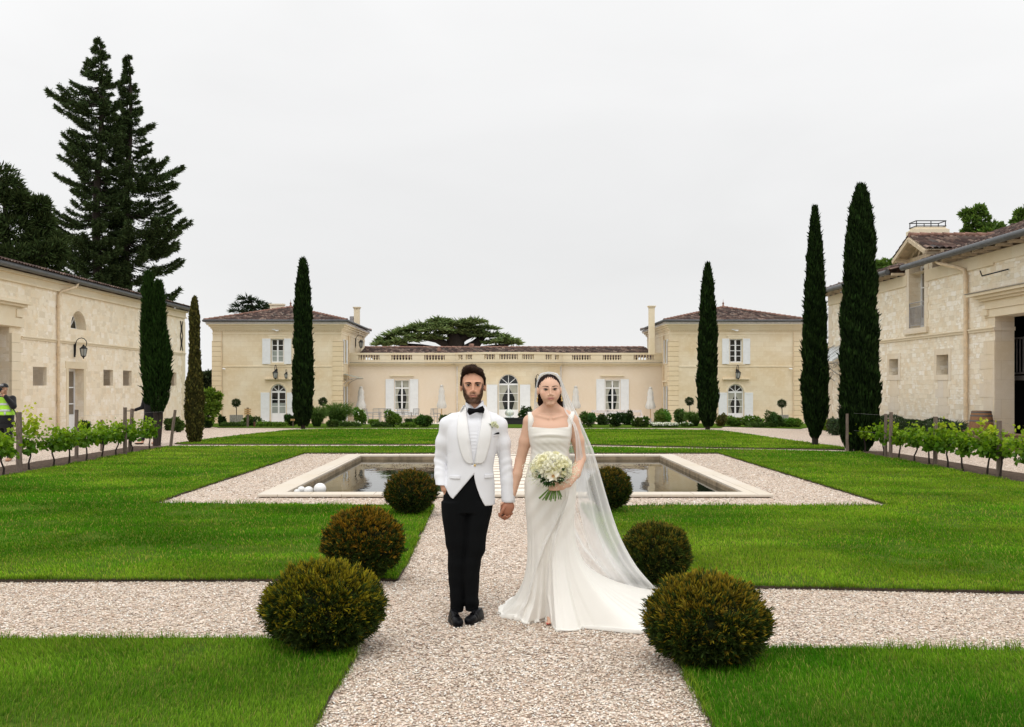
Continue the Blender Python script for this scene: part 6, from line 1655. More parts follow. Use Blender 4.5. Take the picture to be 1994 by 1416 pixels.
    m = MB(); m.box(x - .02, x + .02, Y, Y + .03, g, py2z(818, Y)); m.build('post', M['post'], R); m = MB(); m.box(x - .13, x + .10, Y - .02, Y - .002, py2z(819.5, Y), py2z(816, Y)); m.build('arrow_board', M['signwood'], R)
    # terrace chairs and tables (left): slatted metal
    def chair(loc, rz, lab, first):
        R = empty('garden_chair', (0, 0, 0), lab, 'chair', 'grey metal chairs on the terrace')
        s = MB(); s.box(-.22, .22, -.2, .22, .44, .46); s.build('seat', M['grey_iron'], R)
        b = MB()
        for xx in (-.22, .22): b.bar((xx, .22, .44), (xx * 1.02, .30, .98), .03)
        b.bar((-.22, .30, .97), (.22, .30, .97), .035); b.bar((-.22, .25, .6), (.22, .25, .6), .02)
        for k in range(7): b.bar((-.17 + k * .057, .25, .6), (-.17 + k * .057, .295, .96), .014)
        b.build('backrest', M['grey_iron'], R)
        for xx in (-.21, .21):
            for yy in (-.19, .21): l = MB(); l.bar((xx, yy, 0), (xx, yy, .44), .026); l.build('leg', M['grey_iron'], R)
        a = MB()
        for xx in (-.24, .24): a.bar((xx, -.18, .66), (xx, .25, .68), .03); a.bar((xx, -.18, .45), (xx, -.18, .66), .02)
        a.build('armrest', M['grey_iron'], R)
        return R
    pos = [(717, 65.2, 2.4, 'facing away at the left end of the terrace'), (733, 64.6, 3.3, 'second from the left end of the terrace'), (745, 65.8, .3, 'turned to the house left of the bushy rose'), (757, 64.8, 3.0, 'just left of the bushy rose'),
           (778, 65.6, 3.5, 'before the left wing window, right of the rose'), (792, 64.8, 2.8, 'before the right shutter of the left wing window'), (806, 65.4, 3.8, 'at the right end of the left terrace group'),
           (845, 65.3, 3.3, 'alone by the parasol near the elbow of the groom'), (852, 64.4, 1.6, 'dark-backed beside the shoulder of the groom')]
    proto = None
    for px, Y, rz, lab in pos:
        lab = 'grey metal garden chair ' + lab
        if proto is None: proto = chair(None, 0, lab, True); o = proto
        else: o = copy_tree(proto); o['label'] = lab
        o.location = (px2x(px, Y), Y, gz(64) + .03 - .022 * (Y - 64)); o.rotation_euler = (0, 0, rz)
    for px, Y, lab in ((725, 66.2, 'grey metal table among the chairs at the left of the terrace'), (785, 66.4, 'grey metal table before the left wing window')):
        x = px2x(px, Y); g = gz(Y) + .03; R = empty('garden_table', (x, Y, g), lab, 'table', 'grey metal tables on the terrace')
        t = MB(); t.box(x - .6, x + .6, Y - .35, Y + .35, g + .71, g + .74); t.build('table_top', M['grey_iron'], R)
        for a in (-.54, .54):
            for b in (-.3, .3): l = MB(); l.bar((x + a, Y + b, g), (x + a, Y + b, g + .71), .035); l.build('leg', M['grey_iron'], R)
    # pale benches on the right part of the terrace
    for px, w, lab in ((1170, 1.2, 'pale lilac-grey bench left below the right wing window'), (1200, 1.3, 'pale bench centred below the right wing window'), (1236, 1.0, 'pale bench right of the right wing window')):
        Y = 66.5; x = px2x(px, Y); g = gz(Y) + .03; R = empty('garden_bench', (x, Y, g), lab, 'bench', 'pale benches on the right terrace')
        s = MB(); s.box(x - w / 2, x + w / 2, Y - .25, Y + .25, g + .40, g + .45); s.build('seat', M['whitewash'], R)
        b = MB(); b.box(x - w / 2, x + w / 2, Y + .26, Y + .30, g + .72, g + .86)
        for k in range(9): a = x - w / 2 + .05 + k * (w - .12) / 8; b.box(a, a + .03, Y + .262, Y + .29, g + .45, g + .72)
        b.build('backrest', M['whitewash'], R)
        for a in (-w / 2 + .02, w / 2 - .08):
            l = MB(); l.box(x + a, x + a + .06, Y - .24, Y - .18, g, g + .66); l.box(x + a, x + a + .06, Y + .24, Y + .30, g, g + .90); l.box(x + a, x + a + .06, Y - .24, Y + .3, g + .662, g + .70); l.build('leg', M['whitewash'], R)
    # long low planter with clear globe at the central door
    Y = 62.5; xa, xb = px2x(938, Y), px2x(1046, Y); g = gz(Y)
    m = MB(); m.box(xa, xb, Y, Y + .5, g, g + .36); m.box(xa - .03, xb + .03, Y - .03, Y + .53, g + .362, g + .42)
    tag(m.build('low_planter', M['iron2']), 'long low dark planter in front of the central door', 'planter')
    m = MB(); x = px2x(992, Y); m.lathe([(.02, .0), (.30, .01), (.31, .035), (.02, .04)], (x, Y + .25, g + .42), 20); m.ball((x, Y + .25, g + .42 + .30), (.29, .29, .25), 20, 12)
    tag(m.build('glass_globe', M['globe']), 'clear glass globe bowl standing on the low planter by the central door', 'globe')
    # wine barrel
    Y = 31.8; x = px2x(1911, Y); g = gz(Y); R = empty('wine_barrel', (x, Y, g), 'oak wine barrel with steel hoops standing by the gateway pier', 'barrel')
    prof = [(.28, 0), (.315, .12), (.345, .3), (.355, .47), (.345, .64), (.315, .82), (.285, .95)]
    b = MB(); b.lathe(prof, (x, Y, g), 28); b.build('staves', M['barrel'], R)
    h = MB()
    for z in (.03, .14, .30, .64, .80, .91):
        r = np.interp(z, [p[1] for p in prof], [p[0] for p in prof]); h.lathe([(r + .004, z - .022), (r + .010, z), (r + .004, z + .022)], (x, Y, g), 28, cap=False)
    h.build('hoop', M['zinc'], R)
    l = MB(); l.lathe([(.27, .93), (.27, .958), (.01, .96)], (x, Y, g), 28); l.build('lid', M['plank'], R)
    # timber steps by the gateway
    R = empty('timber_steps', (14.2, 27.5, 0), 'low brown timber steps before the gateway, cut by the right frame edge', 'steps')
    for k, (z, xa) in enumerate(((.12, 13.0), (.24, 13.35), (.36, 13.7))):
        m = MB()
        for j in range(3): m.box(xa + j * .13, xa + j * .13 + .12, 24.5, 29.6, z - .04, z)
        m.box(xa + .02, xa + .05, 24.5, 29.6, z - .12, z - .042); m.build('tread', M['plank'], R)
# ---------------------------------------------------------------- implicit surfaces for bodies
def axis(segs):
    """non-uniform axis: [(start, end, step), ...] contiguous"""
    out = []
    for a, b, s in segs:
        n = max(1, int(round((b - a) / s))); out += list(np.linspace(a, b, n + 1)[:-1])
    out.append(segs[-1][1]); return np.array(out, dtype=np.float32)
def smin(a, b, k):
    if k <= 0: return np.minimum(a, b)
    h = np.clip(k - np.abs(a - b), 0, None) / k
    return np.minimum(a, b) - h * h * k * .25
class Field:
    def __init__(s, xs, ys, zs):
        s.x, s.y, s.z = xs, ys, zs; s.D = np.full((len(xs), len(ys), len(zs)), 1.0, np.float32)
    def win(s, lo, hi, pad=.06):
        r = []
        for ax, a, b in zip((s.x, s.y, s.z), lo, hi): r.append(slice(max(0, np.searchsorted(ax, a - pad) - 1), min(len(ax), np.searchsorted(ax, b + pad) + 1)))
        return tuple(r)
    def grid(s, w): return s.x[w[0]][:, None, None], s.y[w[1]][None, :, None], s.z[w[2]][None, None, :]
    def put(s, w, d, k, op='u'):
        a = s.D[w]
        if op == 'u': s.D[w] = smin(a, d, k)
        elif op == 's': s.D[w] = -smin(-a, d, k)
        elif op == 'i': s.D[w] = -smin(-a, -d, k)
    def cap(s, a, b, r1, r2=None, k=.01, op='u', sq=(1, 1, 1)):
        r2 = r1 if r2 is None else r2; a = np.array(a, float); b = np.array(b, float); m = max(r1, r2)
        w = s.win(np.minimum(a, b) - m / min(sq), np.maximum(a, b) + m / min(sq)); X, Y, Z = s.grid(w); d = b - a; L = (d * d).sum() + 1e-12
        t = np.clip(((X - a[0]) * d[0] + (Y - a[1]) * d[1] + (Z - a[2]) * d[2]) / L, 0, 1)
        D = np.sqrt(((X - a[0] - t * d[0]) * sq[0]) ** 2 + ((Y - a[1] - t * d[1]) * sq[1]) ** 2 + ((Z - a[2] - t * d[2]) * sq[2]) ** 2) - (r1 + (r2 - r1) * t)
        s.put(w, D, k, op)
    def chain(s, pts, rs, k=.02, sq=(1, 1, 1)):
        for i in range(len(pts) - 1): s.cap(pts[i], pts[i + 1], rs[i], rs[i + 1], k, 'u', sq)
    def ell(s, c, r, k=.01, op='u', R=None):
        c = np.array(c, float); m = max(r); w = s.win(c - (m if R is not None else np.array(r)), c + (m if R is not None else np.array(r))); X, Y, Z = s.grid(w); X, Y, Z = X - c[0], Y - c[1], Z - c[2]
        if R is not None:
            R = np.array(R); X, Y, Z = R[0, 0] * X + R[1, 0] * Y + R[2, 0] * Z, R[0, 1] * X + R[1, 1] * Y + R[2, 1] * Z, R[0, 2] * X + R[1, 2] * Y + R[2, 2] * Z
        k0 = np.sqrt((X / r[0]) ** 2 + (Y / r[1]) ** 2 + (Z / r[2]) ** 2); k1 = np.sqrt((X / r[0] ** 2) ** 2 + (Y / r[1] ** 2) ** 2 + (Z / r[2] ** 2) ** 2) + 1e-9
        s.put(w, k0 * (k0 - 1) / k1, k, op)
    def stack(s, rows, k=.01, op='u', p=2.4, f=None):
        """rows (z, cx, cy, rx, ry) increasing z: superellipse column; f(X,Y,Z) optional displacement added to distance"""
        R = np.array(rows, float); zmin, zmax = R[0, 0], R[-1, 0]
        lo = [(R[:, 1] - R[:, 3]).min(), (R[:, 2] - R[:, 4]).min(), zmin]; hi = [(R[:, 1] + R[:, 3]).max(), (R[:, 2] + R[:, 4]).max(), zmax]
        w = s.win(lo, hi, .05); X, Y, Z = s.grid(w); z = Z[0, 0]
        g = lambda i: cub(R[:, 0], R[:, i], z)[None, None, :]
        cx, cy, rx, ry = g(1), g(2), g(3), g(4)
        q = (np.abs((X - cx) / rx) ** p + np.abs((Y - cy) / ry) ** p) ** (1 / p)
        D = (q - 1) * np.minimum(rx, ry)
        D = np.maximum(D, np.maximum(zmin - Z, Z - zmax))
        if f is not None: D = D + f(X, Y, Z)
        s.put(w, D, k, op)
    def disp(s, fn, lo, hi):
        w = s.win(lo, hi, 0); X, Y, Z = s.grid(w); s.D[w] = s.D[w] + fn(X, Y, Z)
    def mesh(s, smooth=1):
        D = s.D; S = D < 0; c = np.zeros(tuple(n - 1 for n in D.shape), np.int8)
        for i in (0, 1):
            for j in (0, 1):
                for k in (0, 1): c += S[i:D.shape[0] - 1 + i, j:D.shape[1] - 1 + j, k:D.shape[2] - 1 + k]
        idx = np.argwhere((c > 0) & (c < 8)); I = np.full(c.shape, -1, np.int32); I[tuple(idx.T)] = np.arange(len(idx))
        acc = np.zeros((len(idx), 3)); cnt = np.zeros(len(idx))
        ax = (s.x, s.y, s.z); co = lambda q: np.stack([ax[m][q[:, m]] for m in range(3)], 1)
        corners = [(i, j, k) for i in (0, 1) for j in (0, 1) for k in (0, 1)]
        for a in corners:
            for m in range(3):
                if a[m] == 1: continue
                b = list(a); b[m] = 1; pa, pb = idx + a, idx + b; da, db = D[tuple(pa.T)], D[tuple(pb.T)]
                cr = (da < 0) != (db < 0); t = np.where(cr, da / np.where(cr, da - db, 1), 0)[:, None]
                p = co(pa) * (1 - t) + co(pb) * t; acc[cr] += p[cr]; cnt[cr] += 1
        V = acc / cnt[:, None]; Q = []
        for m in range(3):
            sl = [slice(None)] * 3; sh = [slice(None)] * 3; sl[m] = slice(0, -1); sh[m] = slice(1, None)
            A, B = S[tuple(sl)], S[tuple(sh)]; e = np.argwhere(A != B); o1, o2 = (m + 1) % 3, (m + 2) % 3
            ok = (e[:, o1] > 0) & (e[:, o2] > 0) & (e[:, o1] < c.shape[o1]) & (e[:, o2] < c.shape[o2]); e = e[ok]
            d1 = np.zeros(3, int); d1[o1] = 1; d2 = np.zeros(3, int); d2[o2] = 1
            q = np.stack([I[tuple((e - d1 - d2).T)], I[tuple((e - d2).T)], I[tuple(e.T)], I[tuple((e - d1).T)]], 1)
            flip = ~A[tuple(e.T)]; q[flip] = q[flip][:, ::-1]; Q.append(q)
        Q = np.concatenate(Q); Q = Q[(Q >= 0).all(1)]
        for _ in range(smooth):
            ac = np.zeros_like(V); n = np.zeros(len(V))
            for k in range(4):
                a, b = Q[:, k], Q[:, (k + 1) % 4]
                np.add.at(ac, a, V[b]); np.add.at(n, a, 1); np.add.at(ac, b, V[a]); np.add.at(n, b, 1)
            V = V * .5 + .5 * ac / np.maximum(n, 1)[:, None]
        return V, Q
def cub(xp, yp, x):
    """smooth (Catmull-Rom/pchip-like) interpolation"""
    xp = np.asarray(xp, float); yp = np.asarray(yp, float); x = np.clip(x, xp[0], xp[-1])
    if len(xp) < 3: return np.interp(x, xp, yp)
    h = np.diff(xp); d = np.diff(yp) / h; m = np.empty(len(xp)); m[0], m[-1] = d[0], d[-1]
    m[1:-1] = np.where(d[:-1] * d[1:] > 0, 2 * d[:-1] * d[1:] / (d[:-1] + d[1:] + 1e-12), 0)
    i = np.clip(np.searchsorted(xp, x) - 1, 0, len(xp) - 2); t = (x - xp[i]) / h[i]
    return (1 + 2 * t) * (1 - t) ** 2 * yp[i] + t * (1 - t) ** 2 * h[i] * m[i] + t * t * (3 - 2 * t) * yp[i + 1] + t * t * (t - 1) * h[i] * m[i + 1]
def bodymesh(name, VQ, off, mat, parent, col=None, label=None):
    V, Q = VQ; V = V + np.array(off)
    if col is None: col = None
    return np_mesh(name, V, quads=Q, col=col, mat=mat, parent=parent, smooth=True, label=label)
def rot(yaw=0, tilt=0, nod=0):
    return np.array((Matrix.Rotation(yaw, 3, 'Z') @ Matrix.Rotation(tilt, 3, 'Y') @ Matrix.Rotation(nod, 3, 'X')))

def head(F_, c, s, R, female=False):
    """face looking towards -y; c = point between the eyes' centres inside the head (eye level)"""
    c = np.array(c, float)
    s = np.array(s, float) * np.ones(3); sm = float(s.mean())
    T = lambda p: tuple(c + R @ (np.array(p) * s))
    def E(p, r, k=.012, op='u'): F_.ell(T(p), tuple(q * w for q, w in zip(r, s)), k * sm, op, R)
    def Cp(a, b, r1, r2=None, k=.008, op='u'): F_.cap(T(a), T(b), r1 * sm, (r2 or r1) * sm, k * sm, op)
    j = .84 if female else 1
    E((0, .018, .034 if not female else .028), (.074, .094, .096 if not female else .090), .02)
    E((0, -.022, -.012), (.064, .066, .082), .03)          # face block
    E((0, -.030, -.060), (.043 * j, .052, .060), .03)      # jaw
    Cp((-.037 * j, -.004, -.058), (-.012, -.066, -.107), .019 * j, .014, .022); Cp((.037 * j, -.004, -.058), (.012, -.066, -.107), .019 * j, .014, .022)
    E((0, -.070, -.106), (.019, .015, .016), .014)         # chin
    for q in (-1, 1):
        E((q * .040, -.058, -.026), (.022, .020, .020), .022)   # cheekbone
        if female: E((q * .033, -.058, -.050), (.024, .022, .030), .03)
        if not female: Cp((q * .012, -.086, .018), (q * .040, -.073, .019), .008, .008, .014)   # brow
        E((q * .0305, -.098, -.001), (.0155, .0135 if female else .0165, .0105), .012, 's')   # socket
        E((q * .0305, -.0745, -.001), (.0135, .012, .0115), .002)       # eyeball mass under lids
        Cp((q * .018, -.0865, .0045), (q * .042, -.081, .0050), .0034, .003, .004)  # upper lid
        if not female: Cp((q * .019, -.0865, -.0065), (q * .041, -.081, -.0060), .0025, .0025, .006)
        E((q * .0760, .002, -.012), (.009, .015, .028), .006); E((q * .0765, .008, .006), (.008, .012, .014), .005)  # ear
    Cp((0, -.088, .010), (0, -.108 if not female else -.103, -.032), .0062, .0082, .007)    # nose bridge
    E((0, -.107 if not female else -.103, -.037), (.0105, .010, .0088) if not female else (.0095, .009, .008), .006)
    for q in (-1, 1): E((q * .0115, -.096, -.041), (.0075, .009, .0065), .005)
    for q in (-1, 1): E((q * .006, -.103, -.0475), (.0032, .004, .0022), .002, 's')
    E((0, -.074 if female else -.076, -.062), (.030, .020, .020), .026)         # muzzle
    lw = .0265 if female else .025
    Cp((-lw, -.084, -.0650), (0, -.0990, -.0635), .0034, .0058, .004); Cp((lw, -.084, -.0650), (0, -.0985, -.0635), .0030, .0052, .004)
    Cp((-lw * .85, -.084, -.0715), (0, -.0970, -.0755), .0030, .0064, .004); Cp((lw * .85, -.084, -.0715), (0, -.0970, -.0755), .0030, .0064, .004)
    Cp((-lw, -.0925, -.0690), (0, -.104, -.0690), .0012, .0014, .002, 's'); Cp((lw, -.0925, -.0690), (0, -.104, -.0690), .0012, .0014, .002, 's')
    if not female: E((0, -.094, -.088), (.015, .008, .005), .008, 's')
def head_local(V, c, s, R): return ((V - np.array(c)) @ R) / s

def finger(F_, base, dirs, lens, r0, r1, k=.003):
    p = np.array(base, float); n = len(lens); rs = np.linspace(r0, r1, n + 1); out = [tuple(p)]
    for i, (d, l) in enumerate(zip(dirs, lens)):
        d = np.array(d, float); d /= np.linalg.norm(d); q = p + d * l; F_.cap(p, q, rs[i], rs[i + 1], k); p = q; out.append(tuple(p))
    return out

def patch(name, bvh, off, left, right, z0, z1, mat, parent, nz=40, nu=10, lift=.004, thick=.004, y0=-1, fade=None, zf=None):
    """cloth patch lying on a surface: x from left(z) to right(z); projected along +y; all in local figure coords"""
    V = []; o = Vector(off)
    for i in range(nz + 1):
        z = z0 + (z1 - z0) * i / nz
        for j in range(nu + 1):
            f = j / nu; x = left(z) + (right(z) - left(z)) * f; zz = z + (zf(f) if zf else 0)
            h = bvh.ray_cast(Vector((x, y0, zz)), Vector((0, 1, 0)))
            y = h[0].y if h[0] is not None else (V[-1][1] + lift if V else 0)
            V.append((x, y - lift, zz))
    Q = [(i * (nu + 1) + j, i * (nu + 1) + j + 1, (i + 1) * (nu + 1) + j + 1, (i + 1) * (nu + 1) + j) for i in range(nz) for j in range(nu)]
    # light smoothing in depth
    A = np.array(V).reshape(nz + 1, nu + 1, 3)
    for _ in range(2): A[1:-1, :, 1] = (A[:-2, :, 1] + 2 * A[1:-1, :, 1] + A[2:, :, 1]) / 4
    ob = np_mesh(name, A.reshape(-1, 3) + np.array(off), quads=Q, mat=mat, parent=parent, smooth=True)
    m = ob.modifiers.new('Solidify', 'SOLIDIFY'); m.thickness = thick; m.offset = 0
    return ob
def bvh_of(VQ): return BVHTree.FromPolygons([tuple(v) for v in VQ[0]], [tuple(q) for q in VQ[1]])

def fold_noise(seed):
    rng = np.random.default_rng(seed); ph = rng.uniform(0, 6.28, 12); fr = rng.uniform(.6, 1.6, 12)
    return lambda X, Y, Z: sum(np.sin(fr[i] * (18 + 9 * i) * (Z + (.5 - .2 * i) * X + .35 * Y) + ph[i]) / (1.2 + i * .6) for i in range(4))

def strands(F_pts, F_dir, L, W, c0, c1, rng): return rhomb(F_pts, F_dir, L, W, c0, c1, rng, .5)

def hair_cap(Vq, mask_fn, rng, n, L, W, c0, c1, flow, name, parent, off):
    """hair strands lying over scalp mesh Vq(V,Q) following flow(p)->dir"""
    V, Q = Vq; cen = V[Q].mean(1); ok = mask_fn(cen); cen = cen[ok]
    if len(cen) == 0: return None
    a, b = V[Q[:, 2]] - V[Q[:, 0]], V[Q[:, 3]] - V[Q[:, 1]]; N = unit(np.cross(a, b))[ok]; N = N * np.sign(((cen - V.mean(0)) * N).sum(1))[:, None]
    k = rng.integers(0, len(cen), n); p = cen[k]; N = N[k]; D, ln = flow(p); D = D + rng.normal(0, .13, (n, 3)); D = unit(D - N * (D * N).sum(1)[:, None]) ; W_ = W * rng.uniform(.6, 1.3, n)
    S = unit(np.cross(D, N)) * W_[:, None] / 2; LL = (ln * rng.uniform(.6, 1.3, n))[:, None]; p = p + np.array(off); m_ = p + D * LL * .5 + N * .0012; tip = p + D * LL - N * .004
    Vv = np.stack([p - N * .001, m_ + S, tip, m_ - S], 1); A, B_ = vary(rng, c0, n, .3), vary(rng, c1, n, .5); Ls = Leaves(); Ls.add((Vv, np.stack([A, B_, B_, A], 1)))
    return Ls.build(name, M['hair'], parent)

# ---------------------------------------------------------------- the groom
def build_groom():
    Y0 = 7.1; S = Y0 / F; ox = px2x(921, Y0)
    R = empty('person', (ox, Y0, 0), 'groom in white shawl-lapel jacket, black bow tie and trousers, one hand in his pocket', 'person')
    off = (ox, Y0, 0)
    x = lambda px: (px - 921) * S
    z = lambda py: CAMH - (py - HY) * S
    Rh = rot(rad(2), 0, rad(-1)); hc = (x(921), .012, z(751)); hs = np.array([1.12, 1.05, 1.07])
    # --- body (one surface): head, neck, torso, legs, arms, hands
    xs = axis([(-.36, -.20, .006), (-.20, -.095, .008), (-.095, .105, .0024), (.105, .16, .008), (.16, .31, .003), (.31, .36, .008)])
    ys = axis([(-.26, -.14, .005), (-.14, .14, .0026), (.14, .24, .01)])
    zs = axis([(-.02, .70, .012), (.70, .86, .003), (.86, 1.46, .012), (1.46, 1.83, .0024)])
    B = Field(xs, ys, zs)
    B.stack([(.88, x(915), .02, .13, .09), (1.0, x(916), .015, .135, .09), (1.12, x(918), .01, .135, .09), (1.28, 0, .015, .155, .095), (1.38, 0, .02, .145, .08), (1.44, 0, .025, .09, .062)], .03)
    B.chain([(x(889), .01, .88), (x(890), .018, .50), (x(889), .026, .06)], [.075, .052, .026], .02); B.chain([(x(936), .01, .88), (x(925), .0, .50), (x(918), .0, .08)], [.075, .050, .026], .02)
    B.cap((0, .028, 1.43), (x(921.5), .022, 1.60), .055, .054, .03)
    head(B, hc, hs, Rh)
    sl, sr = (x(876), .02, 1.365), (x(970), .02, 1.365)
    el, er = (x(857), .06, 1.12), (x(985), .03, 1.11); wl, wr = (x(866), -.02, .93), (x(990), -.005, .835)
    B.chain([sl, el, wl], [.040, .033, .026], .02); B.chain([sr, er, wr], [.040, .033, .027], .02)
    # pocket hand: only the heel of the hand shows
    B.ell((x(871), -.012, .90), (.026, .022, .038), .01); 
    for q in range(4): finger(B, (x(872 + q * 3), -.030 + q * .008, .875), [(.35, .1, -1), (.4, .2, -1)], (.03, .03), .009, .008)
    finger(B, (x(867), -.022, .905), [(.4, -.1, -.9), (.6, .1, -1)], (.025, .02), .009, .008)
    # his left hand holding hers, seen from the back/thumb side, knuckles down
    B.cap(wr, (x(988), -.006, z(985)), .027, .029, .01)
    hy = -.018
    B.ell((x(986.5), hy, z(991)), (.046, .024, .046), .010, R=rot(0, rad(18)))
    B.ell((x(991), hy + .004, z(986)), (.040, .026, .036), .012)
    kn = [(x(994), hy - .016, z(1000)), (x(989.5), hy - .022, z(1004)), (x(984), hy - .024, z(1006)), (x(979.5), hy - .022, z(1004))]
    kn = [(x(996), hy + .010, z(1000)), (x(992), hy - .004, z(1004.5)), (x(987.5), hy - .014, z(1006)), (x(983), hy - .020, z(1003.5))]
    for i, kpt in enumerate(kn): finger(B, kpt, [(-.35, .25, -.30), (-.85, .25, .45), (-.25, .2, .95)], (.030 - .002 * i, .024, .018), .0105 - .0004 * i, .0080)
    finger(B, (x(984), hy - .016, z(985)), [(-.55, -.35, -.75), (-.45, -.05, -.9)], (.036, .030), .0125, .0095)
    VQ = B.mesh(1); V = VQ[0]
    # --- skin colours
    H = head_local(V, hc, hs, Rh); n = len(V); rng = np.random.default_rng(7)
    skin = np.array([.57, .31, .20]); col = np.tile(skin, (n, 1)); 
    ng = lambda a, b, c: np.exp(-((H[:, 0] - a) / c[0]) ** 2 - ((H[:, 2] - b) / c[1]) ** 2)[:, None]
    front = (H[:, 1] < -.03)[:, None]; isH = (V[:, 2] > 1.47)[:, None]
    red = (ng(-.038, -.03, (.018, .018)) + ng(.038, -.03, (.018, .018)) + ng(0, -.038, (.012, .012))) * front * isH
    col = col * (1 - .25 * red) + np.array([.52, .17, .11]) * .25 * red
    eyeb = (ng(-.03, -.001, (.018, .012)) + ng(.03, -.001, (.018, .012))) * front * isH; col = col * (1 - .25 * eyeb) + np.array([.30, .13, .09]) * .25 * eyeb
    # beard (short, real hair colour), moustache
    hx, hyy, hz = H[:, 0], H[:, 1], H[:, 2]
    q_ = np.clip((np.abs(hx) - .034) / .034, 0, 1); jawline = -.051 + .075 * q_ * q_ * (3 - 2 * q_) + .004 * np.sin(hx * 260)
    bd = 1 / (1 + np.exp((hz - jawline) * 190)) / (1 + np.exp((hyy - .010) * 300))
    bd *= (hz > -.135) / (1 + np.exp((np.abs(hx) - .0665) * 1500))
    cheek = np.exp(-((np.abs(hx) - .030) / .016) ** 2 - ((hz + .048) / .014) ** 2); bd = bd * (1 - .75 * cheek * (hz > -.066))
    lipm = np.exp(-(hx / .026) ** 4 - ((hz + .070) / .0105) ** 4); under = np.exp(-((np.abs(hx) - .012) / .010) ** 2 - ((hz + .088) / .006) ** 2)
    bd = np.clip(bd * (1 - 1.0 * lipm) * (1 - .35 * under), 0, 1) * isH[:, 0]
    nz = .72 + .28 * (np.sin(hx * 900 + hz * 500) * np.sin(hz * 1100 + hx * 300) > -.2) + rng.normal(0, .08, n)
    bd *= 1 / (1 + np.exp((-.122 - hz) * 300)); bdc = np.array([.045, .022, .014]); a = (bd * .97 * nz).clip(0, .97)[:, None]; col = col * (1 - a) + bdc * a
    lip = np.exp(-(hx / .024) ** 4 - ((hz + .0705) / .0085) ** 4)[:, None] * front * isH; col = col * (1 - .8 * lip) + np.array([.40, .15, .12]) * .8 * lip
    ml = np.exp(-(hx / .023) ** 4 - ((hz + .0690) / .0024) ** 2)[:, None] * front * isH; col = col * (1 - .9 * ml) + np.array([.10, .03, .025]) * .9 * ml
    hand = (V[:, 2] < .90)[:, None] & (V[:, 0] > .1)[:, None]; col = np.where(hand, np.array([.36, .155, .09]), col)
    body = bodymesh('body', VQ, off, M['skin'], R, col)
    # --- eyes, brows
    add_eyes(R, off, hc, hs, Rh, (.045, .030, .016), rng, brow=(.030, .015, .010), browthick=1.2, female=False)
    # --- hair: thick wavy quiff
    xs2 = axis([(-.13, .13, .0028)]); ys2 = axis([(-.13, .15, .0032)]); zs2 = axis([(1.60, 1.84, .0028)]); Hf = Field(xs2, ys2, zs2)
    T = lambda p: tuple(np.array(hc) + Rh @ (np.array(p) * hs))
    Hf.ell(T((0, .032, .044)), (.087, .096, .089), .01, R=Rh); Hf.ell(T((0, .038, -.005)), (.083, .086, .080), .02, R=Rh)
    for a, b, c, r in ((-.048, -.050, .092, .026), (-.022, -.064, .104, .030), (.010, -.062, .100, .028), (.040, -.052, .084, .024), (.058, -.028, .060, .018), (-.058, -.022, .070, .018), (-.008, -.02, .116, .036), (-.04, -.01, .106, .030), (.036, -.01, .098, .028), (.0, .05, .104, .04)): Hf.ell(T((a, b, c)), (r, r * 1.1, r * .72), .016, R=Rh)
    for q in (-1, 1): Hf.cap(T((q * .073, -.030, .050)), T((q * .0765, -.024, .004)), .009, .006, .010)
    # carve the face window out of the hair
    Hf.ell(T((.004, -.105, .020)), (.0755, .088, .068), .006, 's', Rh); Hf.ell(T((0, -.09, -.02)), (.080, .090, .078), .006, 's', Rh)
    for q in (-1, 1): Hf.ell(T((q * .082, .006, -.012)), (.014, .024, .030), .004, 's', Rh)
    Hf.disp(lambda X, Y, Z: .0030 * np.sin(140 * X + 60 * Z + 4 * np.sin(30 * Y)) * np.sin(90 * Y + 50 * X), (-.13, -.13, 1.60), (.13, .15, 1.84))
    w = Hf.win((-1, -1, 0), (1, 1, hc[2] - .010), 0); Hf.D[w] = 1
    HV = Hf.mesh(1); ho = bodymesh('hair', HV, off, M['hair'], R, np.tile([.018, .010, .007], (len(HV[0]), 1)))
    fl = lambda p: (np.stack([np.where(p[:, 2] > hc[2] + .07, .55, 0) + 4 * (p[:, 0] - hc[0]), np.where(p[:, 2] > hc[2] + .07, .55, .35), np.where(p[:, 2] > hc[2] + .07, .55, -.8)], 1), np.where(p[:, 2] > hc[2] + .07, .024, .010))
    hair_cap(HV, lambda c: (c[:, 2] > hc[2] + .005) & (np.linalg.norm((c - np.array(hc)) / hs - np.array([0, .03, .03]), axis=1) > .080), rng, 9000, .026, .0016, (.010, .006, .004), (.060, .032, .020), fl, 'hair_strands', ho, off)
    # sparse beard strands
    cen = V[VQ[1]].mean(1); hl = head_local(cen, hc, hs, Rh); fv = bd[VQ[1][:, 0]]
    okk = np.where((fv > .55))[0]; kk = rng.choice(okk, 4200); nrm = unit(cen[kk] - np.array(hc) - np.array([0, .05, -.02])); Ls = Leaves()
    Ls.add(rhomb(cen[kk] + np.array(off), nrm * .4 + np.array([0, -.1, -1]), .0055, .0009, np.array([.03, .016, .010]), np.array([.065, .032, .02]), rng)); Ls.build('beard', M['hair'], body)
    # --- trousers
    P_ = Field(axis([(-.26, .20, .0055)]), axis([(-.17, .18, .006)]), axis([(.03, 1.08, .007)]))
    fn = fold_noise(3)
    P_.stack([(.76, x(911), .01, .158, .098), (.86, x(910), .012, .174, .104), (.94, x(914), .012, .168, .108), (1.04, x(917), .01, .150, .100)], .02, p=2.3)
    lrow = [(.045, x(889), .025, .052, .062), (.12, x(890), .025, .052, .06), (.26, x(890), .028, .061, .066), (.42, x(890.5), .02, .071, .074), (.50, x(890), .015, .077, .076), (.62, x(889), .012, .088, .085), (.76, x(886.5), .01, .098, .095), (.84, x(886), .01, .100, .10)]
